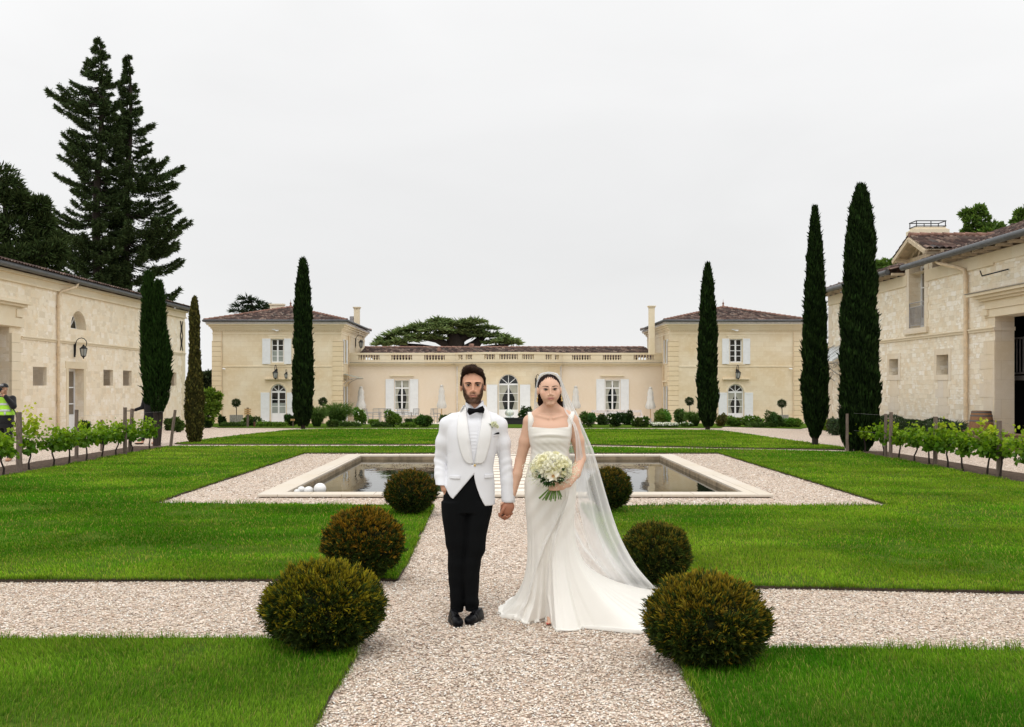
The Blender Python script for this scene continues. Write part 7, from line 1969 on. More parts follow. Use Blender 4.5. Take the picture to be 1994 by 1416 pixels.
    rrow = [(.055, x(918.5), .0, .049, .060), (.14, x(918), .0, .05, .06), (.26, x(917.5), .003, .056, .066), (.42, x(920), .0, .066, .074), (.50, x(925), -.003, .070, .076), (.62, x(927.5), 0, .078, .085), (.76, x(933), .005, .090, .093), (.84, x(935.5), .01, .092, .097)]
    P_.stack(lrow, .012, p=2.1); P_.stack(rrow, .012, p=2.1)
    P_.disp(lambda X, Y, Z: .0035 * fn(X, Y, Z) * np.clip((1.0 - Z) * 1.5, 0, 1) * (.5 + np.exp(-((Z - .48) / .08) ** 2) + 1.2 * np.exp(-((Z - .12) / .06) ** 2)), (-1, -1, 0), (1, 1, 1.1))
    TV = P_.mesh(1); tro = bodymesh('trousers', TV, off, M['black_wool'], R)
    # --- shoes
    for px, yb, yaw, dz in ((887, -.145, rad(14), 0), (927, -.085, rad(-20), 0)):
        Sf = Field(axis([(-.10, .10, .004)]), axis([(-.19, .16, .004)]), axis([(-.005, .14, .004)]))
        Sf.stack([(0, 0, -.02, .041, .138), (.02, 0, -.018, .040, .135), (.042, 0, -.005, .034, .118), (.052, 0, .012, .030, .092), (.064, 0, .030, .027, .066), (.072, 0, .04, .024, .046)], 0, p=2.3)
        Sf.ell((0, -.105, .026), (.038, .055, .027), .015); Sf.disp(lambda X, Y, Z: .002 * np.sin(Y * 160) * np.exp(-((Y + .06) / .03) ** 2) * (Z > .03), (-1, -1, -1), (1, 1, 1))
        sv = Sf.mesh(2); c, s_ = math.cos(yaw), math.sin(yaw); Rz = np.array([[c, s_, 0], [-s_, c, 0], [0, 0, 1]])
        base = np.array([x(px), yb + .028, .006])
        sh = bodymesh('shoe', (sv[0] @ Rz + base, sv[1]), off, M['shoe'], R)
        so = MB()
        pts = [Vector((np.array([.043 * math.copysign(abs(math.cos(t)) ** .8, math.cos(t)), -.02 + .140 * math.copysign(abs(math.sin(t)) ** .9, math.sin(t)), 0]) @ Rz + base) + 0) for t in [2 * PI * k / 28 for k in range(28)]]
        pts = [p + Vector(off) for p in pts]; so.face([p + Vector((0, 0, .004)) for p in pts]); so.face([p + Vector((0, 0, -.006)) for p in pts][::-1])
        for k in range(28): a, b = pts[k], pts[(k + 1) % 28]; so.face([a + Vector((0, 0, -.006)), b + Vector((0, 0, -.006)), b + Vector((0, 0, .004)), a + Vector((0, 0, .004))])
        so.build('sole', M['iron'], sh)
        ts = MB(); q = Vector((np.array([0, -.045, .070]) @ Rz + base)) + Vector(off); ts.ball(q, (.016, .008, .006), 8, 6)
        for d in (-.012, .012): qq = Vector((np.array([d, -.072, .058]) @ Rz + base)) + Vector(off); ts.bar(q, qq, .008)
        ts.build('tassel', M['shoe'], sh)
    # --- shirt and collar
    Sh = Field(axis([(-.15, .17, .0045)]), axis([(-.14, .16, .0045)]), axis([(1.0, 1.575, .0045)]))
    trow = [(1.0, x(917), .01, .140, .098), (1.15, x(918), .006, .142, .102), (1.28, x(920), .008, .155, .112), (1.38, x(921), .012, .150, .105), (1.45, x(922), .018, .105, .078), (1.485, x(923), .022, .068, .062), (1.56, x(924), .026, .063, .060)]
    Sh.stack(trow, .01, p=2.2)
    # V-shaped opening of the stand collar
    w = Sh.win((-1, -1, 1.49), (1, 1, 1.7)); X, Y, Z = Sh.grid(w); Sh.D[w] = np.maximum(Sh.D[w], (Z - 1.500 - .75 * np.abs(X - x(924)) - .35 * np.clip(Y, 0, 1)) * .8)
    Sh.disp(lambda X, Y, Z: .0012 * np.sin(Z * 260) * (Z < 1.34) * (Z > 1.20) * (Y < 0), (-1, -1, 1.0), (1, 1, 1.4))
    SV = Sh.mesh(1); bodymesh('shirt', SV, off, M['shirt'], R)
    # collar wings
    cw = MB(); cx = x(925)
    for q in (-1, 1):
        a = [(cx + q * .004, -.052, 1.502), (cx + q * .058, -.012, 1.556), (cx + q * .066, -.022, 1.505), (cx + q * .044, -.062, 1.472)]
        cw.face([Vector(p) + Vector(off) for p in a], sm=True)
    co = cw.build('collar', M['shirt'], R); sm = co.modifiers.new('Solidify', 'SOLIDIFY'); sm.thickness = .004
    # --- bow tie (slightly tilted)
    bt = Field(axis([(-.08, .10, .0022)]), axis([(-.13, -.03, .0025)]), axis([(1.42, 1.55, .0022)])); c = (x(927.5), -.088, z(799)); til = rad(-8)
    Rt = rot(0, -til)
    for q in (-1, 1):
        w = bt.win((-.1, -.13, 1.4), (.12, 0, 1.56), 0); X, Y, Z = bt.grid(w); u = (X - c[0]) * math.cos(til) - (Z - c[2]) * math.sin(til) ; v = (X - c[0]) * math.sin(til) + (Z - c[2]) * math.cos(til); u = u * q
        hh = .010 + .019 * np.clip(u / .058, 0, 1) ** .8; d = np.maximum(np.maximum(u - .057 - .004 * np.cos(v * 120), -u), np.abs(v) - hh); th = .008 + .003 * np.cos(v * 200); d = np.maximum(d, np.abs(Y - c[1] - .25 * u ** 1.0 * .3) - th)
        bt.put(w, d, .002)
    bt.ell(c, (.012, .014, .014), .003, R=Rt); bodymesh('bow_tie', bt.mesh(1), off, M['velvet'], R)
    # --- jacket
    J = Field(axis([(-.33, .33, .0042)]), axis([(-.17, .20, .0048)]), axis([(.80, 1.54, .0045)]))
    jr = [(.815, x(915), .012, .180, .116), (.90, x(914.5), .014, .180, .122), (1.0, x(915.5), .012, .172, .122), (1.08, x(916), .010, .163, .120), (1.18, x(918), .010, .170, .126), (1.29, x(920), .012, .188, .130), (1.37, x(921.5), .016, .200, .116), (1.42, x(922), .020, .190, .096), (1.455, x(923), .022, .138, .078), (1.50, x(924), .026, .082, .068), (1.515, x(924), .03, .074, .064)]
    J.stack(jr, .01, p=2.35)
    f1, f2 = fold_noise(11), fold_noise(12)
    # shoulders and sleeves
    J.chain([(x(882), .018, 1.415), (x(869), .02, 1.392)], [.050, .043], .04); J.chain([(x(961), .018, 1.411), (x(974.5), .02, 1.386)], [.052, .046], .04)
    J.chain([(x(870.5), .022, 1.378), (x(862.5), .04, 1.26), (x(857.5), .062, 1.125)], [.047, .050, .047], .03)
    J.chain([(x(857.5), .062, 1.125), (x(858), .02, 1.02), (x(861), -.018, .945)], [.047, .046, .042], .012)
    J.chain([(x(973.5), .022, 1.372), (x(980), .028, 1.25), (x(984.5), .03, 1.12)], [.046, .050, .047], .03)
    J.chain([(x(984.5), .03, 1.12), (x(988), .012, .98), (x(989.8), 0, .850)], [.047, .047, .047], .012)
    # cuff end flat
    w = J.win((x(966), -.2, .78), (.4, .2, .86), 0); X, Y, Z = J.grid(w); J.D[w] = np.maximum(J.D[w], np.where(X > x(968), .8325 - Z, -1))
    # hollow: open neck, front V above the button, cut-away below it
    w = J.win((-1, -1, 1.05), (1, 1, 1.6), 0); X, Y, Z = J.grid(w)
    zb = z(904)
    vl = x(921) - .004 - .040 * np.clip((Z - zb) / (1.50 - zb), 0, 1) ** .75; vr = x(926) + .034 * np.clip((Z - zb) / (1.50 - zb), 0, 1) ** .9
    d = np.maximum(np.maximum(vl - X, X - vr), Y + .02); J.put(w, np.where(Z > zb, d, 1), .0, 's')
    J.cap((x(924), .024, 1.46), (x(924), .03, 1.60), .062, .072, .004, 's')
    w = J.win((-1, -1, .7), (1, 1, zb - .02), 0); X, Y, Z = J.grid(w)
    t = np.clip((zb - .055 - Z) / (zb - .055 - .84), 0, 1)
    cl = x(924) - .150 * np.clip((zb - .060 - Z) / (zb - .060 - z(969)), 0, 2) ** 1.0 * (1.0 - .0 * t); cr = x(924) + .075 * np.clip((zb - .060 - Z) / (zb - .060 - z(982)), 0, 2) ** 1.7
    d = np.maximum(np.maximum(cl - X, X - cr), Y - .0); J.put(w, np.where(Z < zb - .055, d, 1), .002, 's')
    # rounded hem, lower on the wearer's left, hooked up where the hand enters the pocket
    w = J.win((-1, -1, .7), (x(966), 1, .95), 0); X, Y, Z = J.grid(w)
    hemz = np.where(X < x(905), z(969) + .11 * np.clip((x(884) - X) / .075, 0, 1) ** 1.6 + .10 * np.clip((X - x(884)) / .10, 0, 1) ** 1.5, z(983) + .10 * np.clip((x(938) - X) / .05, 0, 1) ** 2)
    hemz = np.where(Y > .03, z(985), hemz)
    J.D[w] = np.maximum(J.D[w], np.where(X < x(967), (hemz - Z), -1))
    J.disp(lambda X, Y, Z: .0020 * f1(X, Y, Z * .7) * (X < x(873)) + .0020 * f2(X, Y, Z * .7) * (X > x(970)) + .0016 * f1(X * .7, Y, Z * .6) * (X > x(873)) * (X < x(970)) * (Z < 1.2), (-1, -1, .8), (1, 1, 1.36))
    # elbow creases
    J.disp(lambda X, Y, Z: .0022 * np.sin((Z + .6 * (X + .24)) * 105 + 3 * np.sin(40 * Y)) * np.exp(-((Z - 1.11) / .07) ** 2) * (X < x(872)), (-1, -1, .9), (1, 1, 1.3))
    J.disp(lambda X, Y, Z: .0018 * np.sin((Z - .6 * X) * 95 + 2 * np.sin(40 * Y)) * np.exp(-((Z - 1.08) / .09) ** 2) * (X > x(972)), (-1, -1, .9), (1, 1, 1.3))
    JV = J.mesh(1); jk = bodymesh('jacket', JV, off, M['white_wool'], R)
    bv = bvh_of(JV)
    # shawl lapels in cream satin
    zt, zl = 1.465, z(900)
    def edge(zz, pts): return float(cub([p[1] for p in pts], [p[0] for p in pts], np.array(zz)))
    Lo = [(x(915), z(901)), (x(906), z(895)), (x(899), z(880)), (x(893.5), z(858)), (x(891), z(838)), (x(892), z(818)), (x(897), z(800)), (x(903), z(788))]
    Li = [(x(922.5), z(901)), (x(921), z(890)), (x(918.5), z(870)), (x(915), z(845)), (x(911.5), z(820)), (x(909), z(803)), (x(908), z(788))]
    Ro = [(x(938), z(901)), (x(945), z(895)), (x(950), z(880)), (x(955.5), z(860)), (x(957.5), z(840)), (x(957), z(820)), (x(952), z(802)), (x(945), z(788))]
    Ri = [(x(923.5), z(901)), (x(926), z(890)), (x(929.5), z(870)), (x(934), z(845)), (x(938), z(820)), (x(940.5), z(803)), (x(941), z(788))]
    J2 = bvh_of((np.concatenate([JV[0], SV[0]]), np.concatenate([JV[1], SV[1] + len(JV[0])])))
    patch('lapel', J2, off, lambda q: edge(q, Lo), lambda q: edge(q, Li), z(901), z(789), M['satin'], R, 44, 8, .007, .004)
    patch('lapel', J2, off, lambda q: edge(q, Ri), lambda q: edge(q, Ro), z(901), z(789), M['satin'], R, 44, 8, .007, .004)
    b = MB(); hpt = bv.ray_cast(Vector((x(925.5), -1, z(904))), Vector((0, 1, 0)))[0]; b.ball(hpt + Vector(off) + Vector((0, -.004, 0)), (.0085, .004, .0085), 14, 8); b.build('button', M['gold'], R)
    # pocket flaps (welts), black pocket square
    for xa, xb, za, zb_ in ((x(877), x(897), z(925), z(927)), (x(944), x(961), z(923), z(926))): patch('pocket_flap', bv, off, lambda q, a=xa: a, lambda q, b=xb: b, min(za, zb_) - .012, max(za, zb_) + .004, M['white_wool'], R, 5, 10, .005, .004)
    zq = z(845)
    patch('breast_pocket', bv, off, lambda q: x(960.5), lambda q: x(972), zq - .014, zq, M['white_wool'], R, 4, 8, .004, .003)
    patch('pocket_square', bv, off, lambda q: x(961) + (q - zq) * 2.2, lambda q: x(972.5) - (q - zq) * .12, zq, zq + .0135, M['velvet'], R, 8, 8, .006, .003)
    # boutonniere
    bp = bv.ray_cast(Vector((x(959), -1, z(826))), Vector((0, 1, 0)))[0] + Vector(off) + Vector((0, -.012, 0))
    bo = empty('boutonniere', bp, 'small white rose boutonniere with green stem pinned to the white lapel', 'flower')
    rng = np.random.default_rng(3); L = Leaves()
    for (dx, dz, r, nn) in ((.006, .002, .016, 60), (.026, -.008, .012, 60), (.036, -.016, .010, 50), (.02, .012, .010, 40)):
        v = rvec(rng, nn); v[:, 1] = -np.abs(v[:, 1]); L.add(rhomb(np.array(bp) + np.array([dx, 0, dz]) + v * r * .4, v, r, r * .8, vary(rng, (.80, .80, .70), nn, .1, .02), vary(rng, (.85, .85, .80), nn, .06, .02), rng))
    L.build('blossom', M['petal'], bo)
    L = Leaves(); L.add(rhomb(np.tile(np.array(bp) + np.array([-.004, -.002, 0]), (7, 1)), np.array([[-1, -.1, .0], [-1, -.1, -.2], [-.9, -.1, .25], [-.4, -.2, -.8], [.1, -.2, -.9], [-.9, -.2, -.1], [.6, -.2, .7]]), .030, .008, (.03, .07, .015), (.07, .13, .03), rng)); L.build('leaves', M['foliage'], bo)
    return R

def add_eyes(R, off, hc, hs, Rh, iris, rng, brow, browthick, female):
    hm = float(np.mean(hs)); T = lambda p: Vector(np.array(hc) + Rh @ (np.array(p) * hs)) + Vector(off)
    for q in (-1, 1):
        e = MB(); e.ball(T((q * .0305, -.0800, -.001)), (.0125 * hm, .0110 * hm, (.0076 if female else .0054) * hm), 16, 10); eo = e.build('eye', M['eyewhite'], R)
        i = MB(); i.ball(T((q * .0300, -.0880, -.0003)), (.0068 * hm, .0040 * hm, .0060 * hm), 12, 8); i.build('iris', simple('iris', iris, .25, .3, 0, 50, .2, 0, 0), eo)
        p = MB(); p.ball(T((q * .0300, -.0908, -.0003)), (.0028 * hm, .0018 * hm, .0028 * hm), 10, 6); p.build('pupil', M['iron'], eo)
        l = MB(); l.tube([T((q * a, b, c)) for a, b, c in ((.0165, -.0885, .0000), (.0225, -.0925, .0052), (.0305, -.0930, .0068), (.0385, -.0890, .0052), (.0460 if female else .0430, -.0820, .0045 if female else .0010))], [.0010, .0024, .0034 if female else .0022, .0036 if female else .0020, .0010], 6)
        l.build('eyelashes', M['lash'], R)
    Ls = Leaves(); n = 800
    for q in (-1, 1):
        f = rng.random(n); bx = (.011 + .036 * f); bz = ((.0195 if female else .0140) + (.0065 if female else .0035) * np.sin(f * 2.3)) + rng.normal(0, .0012 * browthick, n) * (1.35 - f); by = -.0955 + .0125 * f ** 2 + .004 * f
        p = np.stack([q * bx, by, bz], 1) * hs; p = np.array(hc) + p @ Rh.T + np.array(off); D = np.stack([q * np.ones(n), .25 * np.ones(n), .25 - .5 * f], 1)
        Ls.add(rhomb(p, D, .0085, .0021 * browthick, vary(rng, brow, n), vary(rng, brow, n), rng))
    Ls.build('eyebrows', M['hair'], R)
# ---------------------------------------------------------------- the bride
def build_bride():
    Y0 = 7.1; S = Y0 / F; ox = px2x(1072, Y0)
    R = empty('person', (ox, Y0, 0), 'bride in ivory satin square-neck gown with long train and tulle veil, holding the bouquet', 'person')
    off = (ox, Y0, 0)
    x = lambda px, y=0: (px - CX) * (Y0 + y) / F - ox
    z = lambda py, y=0: CAMH - (py - HY) * (Y0 + y) / F
    Rh = rot(rad(3), rad(-1.5), rad(-1)); hc = (x(1069.5), .0, z(758.8)); hs = np.array([1.055, .95, .915])
    xs = axis([(-.36, -.20, .0035), (-.20, -.095, .008), (-.095, .095, .0024), (.095, .26, .006), (.26, .30, .008)])
    ys = axis([(-.33, -.15, .003), (-.15, .13, .0026), (.13, .22, .01)])
    zs = axis([(-.005, .10, .006), (.10, .80, .014), (.80, .99, .003), (.99, 1.38, .008), (1.38, 1.78, .0024)])
    B = Field(xs, ys, zs)
    B.stack([(.85, .0, .02, .155, .11), (.97, .0, .02, .165, .115), (1.10, 0, .01, .125, .09), (1.18, 0, .0, .118, .088), (1.30, 0, .0, .140, .105), (1.375, .0, .012, .145, .092), (1.42, 0, .02, .138, .070), (1.455, 0, .025, .080, .055)], .03)
    B.cap((x(1031), .02, z(819)), (x(1058), .025, z(800)), .040, .042, .03); B.cap((x(1113), .02, z(816)), (x(1087), .025, z(799)), .040, .042, .03)
    for q in (-1, 1): B.cap((q * .018, -.046, 1.432), (q * .105, -.012, 1.452), .006, .005, .02)   # collar bones
    B.cap((x(1072), .030, 1.44), (x(1071), .016, 1.585), .050, .047, .035)
    head(B, hc, hs, Rh, True)
    # legs, peeking foot
    B.chain([(-.08, .02, .9), (-.06, .01, .45), (-.03, .02, .10)], [.085, .055, .035], .02); B.chain([(.08, .02, .9), (.08, .01, .45), (.08, .05, .10)], [.085, .055, .035], .02)
    B.chain([(-.03, .03, .07), (-.005, -.08, .035), (x(1069), -.175, .018)], [.032, .030, .018], .01)
    for i in range(5): finger(B, (x(1062.5) + .0135 * i, -.185 + .005 * i, .018), [(.05, -1, -.15)], (.026 - .003 * i,), .0085, .0065)
    # arms
    s1, e1, w1 = (x(1031), .018, z(823)), (x(1013.5), .045, z(897)), (x(998.5), -.005, z(962))
    B.chain([s1, (x(1023), .03, z(860)), e1], [.044, .043, .036], .02); B.chain([e1, (x(1007), .02, z(925)), w1], [.036, .036, .024], .012)
    s2, e2, w2 = (x(1115.5), .018, z(822)), (x(1131.5), .03, z(893)), (x(1103), -.205, z(942, -.2))
    B.chain([s2, (x(1125.5), .02, z(858)), e2], [.044, .043, .037], .02); B.chain([e2, (x(1121, -.09), -.09, z(922, -.09)), w2], [.037, .035, .024], .012)
    # right hand in his: palm behind, fingers coming round the front
    B.ell((x(990), .012, z(980)), (.030, .018, .042), .012, R=rot(0, rad(-22)))
    for i, (px, py) in enumerate(((972, 980.5), (970.5, 985), (969.8, 989.5), (969.5, 994))):
        finger(B, (x(982 - i * .8), .008 - .004 * i, z(983 + i * 5)), [(-.95, -.45, .25), (-.35, -.85, -.35), (.55, -.55, -.55)], (.034, .024, .020), .0082, .0062)
    finger(B, (x(984), -.008, z(977)), [(-.8, -.5, -.3), (-.7, -.4, -.6)], (.030, .026), .0095, .0075)
    # left hand holding the stems
    pc = (x(1093, -.24), -.252, z(946, -.24)); B.cap(w2, pc, .024, .022, .01); B.ell(pc, (.036, .016, .030), .01, R=rot(rad(25)))
    for i in range(4):
        b0 = np.array((x(1087, -.25), -.276, z(940 + i * 4.2, -.25)))
        finger(B, b0, [(-1, -.32, .02), (-.9, .35, -.03), (-.25, .95, 0)], (.038 - .002 * abs(i - 1), .026, .018), .0085, .0068)
    finger(B, (x(1093, -.24), -.225, z(938, -.24)), [(-.6, .3, .8), (-.9, .2, .25)], (.030, .026), .010, .0078)
    VQ = B.mesh(1); V = VQ[0]; n = len(V); rng = np.random.default_rng(17)
    H = head_local(V, hc, hs, Rh); hx, hyy, hz = H.T; isH = (V[:, 2] > 1.47)[:, None]; front = (hyy < -.03)[:, None]
    col = np.tile(np.array([.63, .39, .275]), (n, 1))
    g = lambda a, b, sa, sb: np.exp(-((hx - a) / sa) ** 2 - ((hz - b) / sb) ** 2)[:, None] * front * isH
    bl = g(-.042, -.030, .020, .018) + g(.042, -.030, .020, .018); col = col * (1 - .25 * bl) + np.array([.60, .25, .17]) * .25 * bl
    es = g(-.031, .004, .018, .008) + g(.031, .004, .018, .008); col = col * (1 - .55 * es) + np.array([.20, .10, .07]) * .55 * es
    lip = np.exp(-(hx / .0235) ** 4 - ((hz + .0700) / .0098) ** 4)[:, None] * front * isH; col = col * (1 - .9 * lip) + np.array([.42, .15, .13]) * .9 * lip
    ml = np.exp(-(hx / .022) ** 4 - ((hz + .0690) / .0016) ** 2)[:, None] * front * isH; col = col * (1 - .7 * ml) + np.array([.16, .05, .045]) * .7 * ml
    toe = ((V[:, 2] < .03) & (V[:, 1] < -.207))[:, None]; col = np.where(toe, np.array([.50, .05, .05]), col)
    bodymesh('body', VQ, off, M['skin'], R, col)
    add_eyes(R, off, hc, hs, Rh, (.04, .026, .016), rng, (.03, .014, .010), .75, True)
    # hair: sleek, centre parting, gathered behind
    Hf = Field(axis([(-.12, .16, .0028)]), axis([(-.12, .16, .003)]), axis([(1.44, 1.78, .003)]))
    T = lambda p: tuple(np.array(hc) + Rh @ (np.array(p) * hs))
    Hf.ell(T((0, .022, .028)), (.0785 * hs[0], .097 * hs[1], .0925 * hs[2]), .01, R=Rh); Hf.ell(T((0, .045, -.01)), (.072, .072, .078), .02, R=Rh)
    Hf.chain([T((.050, .055, -.03)), T((.066, .045, -.085)), T((.080, .03, -.135)), T((.075, .04, -.16))], [.034, .030, .024, .012], .02)
    Hf.chain([T((-.045, .055, -.03)), T((-.050, .045, -.10)), T((-.048, .04, -.14))], [.030, .024, .014], .02)
    Hf.ell(T((-.026, -.098, .020)), (.040, .084, .052), .006, 's', Rh); Hf.ell(T((.026, -.098, .020)), (.040, .084, .052), .006, 's', Rh)
    Hf.ell(T((0, -.09, -.025)), (.0745, .088, .080), .006, 's', Rh); Hf.cap(T((0, -.12, .124)), T((0, .03, .128)), .0050, .0040, .002, 's')
    for q in (-1, 1): Hf.ell(T((q * .082, .002, -.022)), (.014, .022, .026), .004, 's', Rh)
    Hf.disp(lambda X, Y, Z: .0007 * np.sin(500 * np.abs(X - hc[0]) + 300 * Z), (-.2, -.2, 1.4), (.2, .2, 1.8))
    HV = Hf.mesh(1); ho = bodymesh('hair', HV, off, M['hair'], R, np.tile([.016, .008, .006], (len(HV[0]), 1)))
    fl = lambda p: (np.stack([np.sign(p[:, 0] - hc[0]) * np.where(p[:, 2] > hc[2], .8, .2), np.where(p[:, 2] > hc[2] - .02, 1.4, .1) + 0 * p[:, 0], np.where(p[:, 2] > hc[2] - .02, np.where(p[:, 2] > hc[2] + .06, .25, -.3), -1.0)], 1), .020 + 0 * p[:, 0])
    hair_cap(HV, lambda c: (c[:, 2] > hc[2] - .12) & (np.linalg.norm((c - np.array(hc)) / hs - np.array([0, .022, .025]), axis=1) > .0885), rng, 4500, .028, .0012, (.010, .005, .004), (.030, .014, .009), fl, 'hair_strands', ho, off)
    for q in (-1, 1):
        m = MB(); c = Vector(T((q * .079, -.004, -.042))) + Vector(off); m.tube([c, c + Vector((q * .002, -.002, -.018))], .0018, 6); m.ball(c + Vector((q * .003, -.003, -.022)), (.006, .004, .007), 8, 6); m.tube([c + Vector((q * .003, -.003, -.026)), c + Vector((q * .006, -.003, -.046))], [.004, .0075], 8)
        m.build('earring', M['gold'], R)
    # --- gown: one continuous draped surface
    C = np.array([.0, .12])
    fl_pts = [(-.367, .15), (-.33, .02), (-.214, -.095), (-.165, -.138), (-.10, -.10), (-.045, -.085), (.0, -.18), (.022, -.350), (.10, -.335), (.21, -.300), (.30, -.335), (.397, -.385), (.50, -.42), (.585, -.440), (.68, -.33), (.76, -.05), (.80, .25), (.86, .60), (.93, .92), (.80, 1.12), (.45, 1.15), (.1, 1.0), (-.2, .70), (-.34, .35)]
    fa = np.array([math.atan2(b - C[1], a - C[0]) for a, b in fl_pts]); fr_ = np.array([math.hypot(a - C[0], b - C[1]) for a, b in fl_pts])
    o = np.argsort(fa); fa, fr_ = fa[o], fr_[o]; fa = np.concatenate([fa - 2 * PI, fa, fa + 2 * PI]); fr_ = np.tile(fr_, 3)
    NT_, NV = 860, 190
    th = np.linspace(-PI, PI, NT_, endpoint=False)
    Rf = np.interp(th, fa, fr_)
    # upper outline rows: z, cx, cy, rx, ry
    rows = [(.0, -.005, .03, .150, .12), (.30, -.008, .03, .150, .12), (.60, -.004, .025, .160, .125), (.80, -.002, .02, .176, .132), (.95, .0, .02, .186, .135), (1.05, -.002, .012, .166, .125), (1.15, -.004, .004, .140, .108), (1.20, -.004, .0, .136, .106), (1.28, -.004, -.004, .149, .122), (1.33, -.004, -.004, .156, .126), (1.375, -.004, .0, .156, .118), (1.40, -.004, .004, .152, .108)]
    rz = np.array([r[0] for r in rows]); G_ = [np.array([r[i] for r in rows]) for i in range(5)]
    P3 = np.zeros((NV + 1, NT_, 3)); u = np.linspace(0, 1, NV + 1)
    ztop_f = 1.368 + .010 * np.cos(th * 1.0) ** 2
    sth, cth = np.sin(th), np.cos(th)
    ztop = np.where(sth < 0, 1.372 - .008 * np.exp(-(cth / .45) ** 2), 1.372 - .07 * sth ** 2)
    pexp = np.interp(th, [-PI, -2.6, -2.2, -1.75, -1.45, -1.0, -.5, 0, 1.2, 2.4, PI], [6, 6.5, 6.5, 5, 2.2, 2.6, 3.2, 3.4, 3.6, 4.5, 6])
    E1 = [(1231, 1081), (1205, 1070), (1150, 1062.5), (1085, 1066), (1040, 1077), (1000, 1090), (970, 1101), (945, 1108)]; E2 = [(1215, 1010), (1190, 1016), (1150, 1029), (1100, 1042), (1060, 1056), (1020, 1075), (990, 1089), (965, 1099)]
    e1z = np.array([z(a) for a, b in E1]); e1x = np.array([x(b) for a, b in E1]); e2z = np.array([z(a) for a, b in E2]); e2x = np.array([x(b) for a, b in E2])
    fn = fold_noise(31)
    for i, uu in enumerate(u):
        zz = ztop * (1 - uu) ** 1.0 if False else None
        # spacing: denser near the floor
        f = uu
        zc_ = ztop * (1 - f) ** 1.25 if f < 1 else ztop * 0
        cx, cy, rx, ry = (cub(rz, G_[k], zc_) for k in (1, 2, 3, 4))
        pw = 2.25; m = (np.abs(cth) ** pw + np.abs(sth) ** pw) ** (-1 / pw)
        ux, uy = cx + rx * m * cth, cy + ry * m * sth
        s = np.clip((.93 - zc_) / .93, 0, 1); g_ = s ** pexp
        fx, fy = C[0] + Rf * cth, C[1] + Rf * sth
        px_, py_ = ux * (1 - g_) + fx * g_, uy * (1 - g_) + fy * g_
        # folds: broad flutes widening to the hem
        A = .012 * np.clip((.85 - zc_) / .85, 0, 1) + .012 * g_
        ph = 1.2 * np.sin(2 * th + 1)
        rip = A * (.6 * np.sin(9 * th + ph + 1.5 * s) + .5 * np.sin(17 * th - ph * 2 + 2 * s) + .25 * np.sin(33 * th + 3 * s))
        rip = rip * np.where(sth < 0, np.clip(1.1 - .5 * np.exp(-((th + 1.9) / .5) ** 2), 0, 1), 1)
        px_, py_ = px_ + rip * cth, py_ + rip * sth
        zo = zc_.copy()
        # opened wrap panels on the front: raised, turned-back edges
        fr = sth < -.05
        for ez, ex, amp, wd in ((e1z, e1x, .062, .12), (e2z, e2x, .038, .08)):
            q = np.interp(zc_, ez, ex); on = np.clip((z(950) - zc_) / .12, 0, 1)
            d = px_ - q; st = np.where(d > 0, np.clip(d / .006, 0, 1) * np.exp(-np.clip(d, 0, 1) / wd), 0) * fr * on * (amp * (.5 + .6 * s))
            roll = .010 * np.exp(-((d - .008) / .010) ** 2) * fr * on
            py_ = py_ - st - roll
        # cowl: soft horizontal swags across the bust, diagonal pulls at the waist
        bw = np.exp(-((zc_ - 1.315) / .055) ** 2) * (sth < 0) * np.abs(sth)
        ar = zc_ + .9 * (px_ + .01) ** 2 - .05 * px_
        py_ = py_ - bw * (.006 + .0042 * np.sin(ar * 120 + 4 * px_) + .0022 * np.sin(ar * 215 + 1 + 11 * px_)) 
        dw = np.exp(-((zc_ - 1.18) / .09) ** 2) * (sth < .2)
        dg = dw * .0016 * np.sin((zc_ * 1.2 + px_ * .9) * 120); px_, py_ = px_ + dg * cth, py_ + dg * sth
        hp = np.exp(-((zc_ - .80) / .20) ** 2) * (sth < 0) * .004 * np.sin((zc_ * .8 - px_ * 1.1) * 55); py_ = py_ + hp
        # hem thickness and gentle waves where the cloth lies on the gravel
        zo = np.maximum(zo, .010 + .012 * g_ * (1 + np.sin(7 * th + 14 * s) * .8) * (g_ > .15)) + np.where(f > .985, .0, 0)
        bowl = .030 * np.exp(-((th + 2.55) / .35) ** 2) * np.exp(-((s - .93) / .05) ** 2)
        P3[i] = np.stack([px_, py_, zo + bowl], 1)
    Pn = np.concatenate([P3, P3[-1:] * np.array([.995, .995, 0]) + np.array([0, 0, .004])])
    r_, c_ = np.meshgrid(np.arange(len(Pn) - 1), np.arange(NT_), indexing='ij'); c2 = (c_ + 1) % NT_
    Q = np.stack([r_ * NT_ + c_, (r_ + 1) * NT_ + c_, (r_ + 1) * NT_ + c2, r_ * NT_ + c2], 2).reshape(-1, 4)
    dress = np_mesh('gown', Pn.reshape(-1, 3) + np.array(off), quads=Q, mat=M['ivory'], parent=R, smooth=True)
    # straps
    bv = bvh_of(VQ); st = MB()
    for pa, pb, w in ((1033.5, 1033.5, .021), (1104.5, 1113, .021)):
        pts = []
        for k in range(13):
            f = k / 12; xx = x(pa + (pb - pa) * f); zz = 1.340 + (1.462 - 1.340) * f
            h = bv.ray_cast(Vector((xx, -1, zz)), Vector((0, 1, 0)))
            if h[0] is None: break
            y = h[0].y - .005
            pts.append(Vector((xx, y, zz)))
        xx, zz = pts[-1].x, pts[-1].z; yb = pts[-1].y
        for k in range(1, 8): 
            a = k / 7; yq = yb + (.11 - yb) * a; h = bv.ray_cast(Vector((xx, yq, 2)), Vector((0, 0, -1)))
            zt_ = h[0].z + .005 if h[0] is not None and h[0].z > 1.3 else pts[-1].z - .03
            pts.append(Vector((xx, yq, min(zt_, pts[-1].z + .012))))
        pts.append(Vector((xx, .13, 1.36)))
        V = []
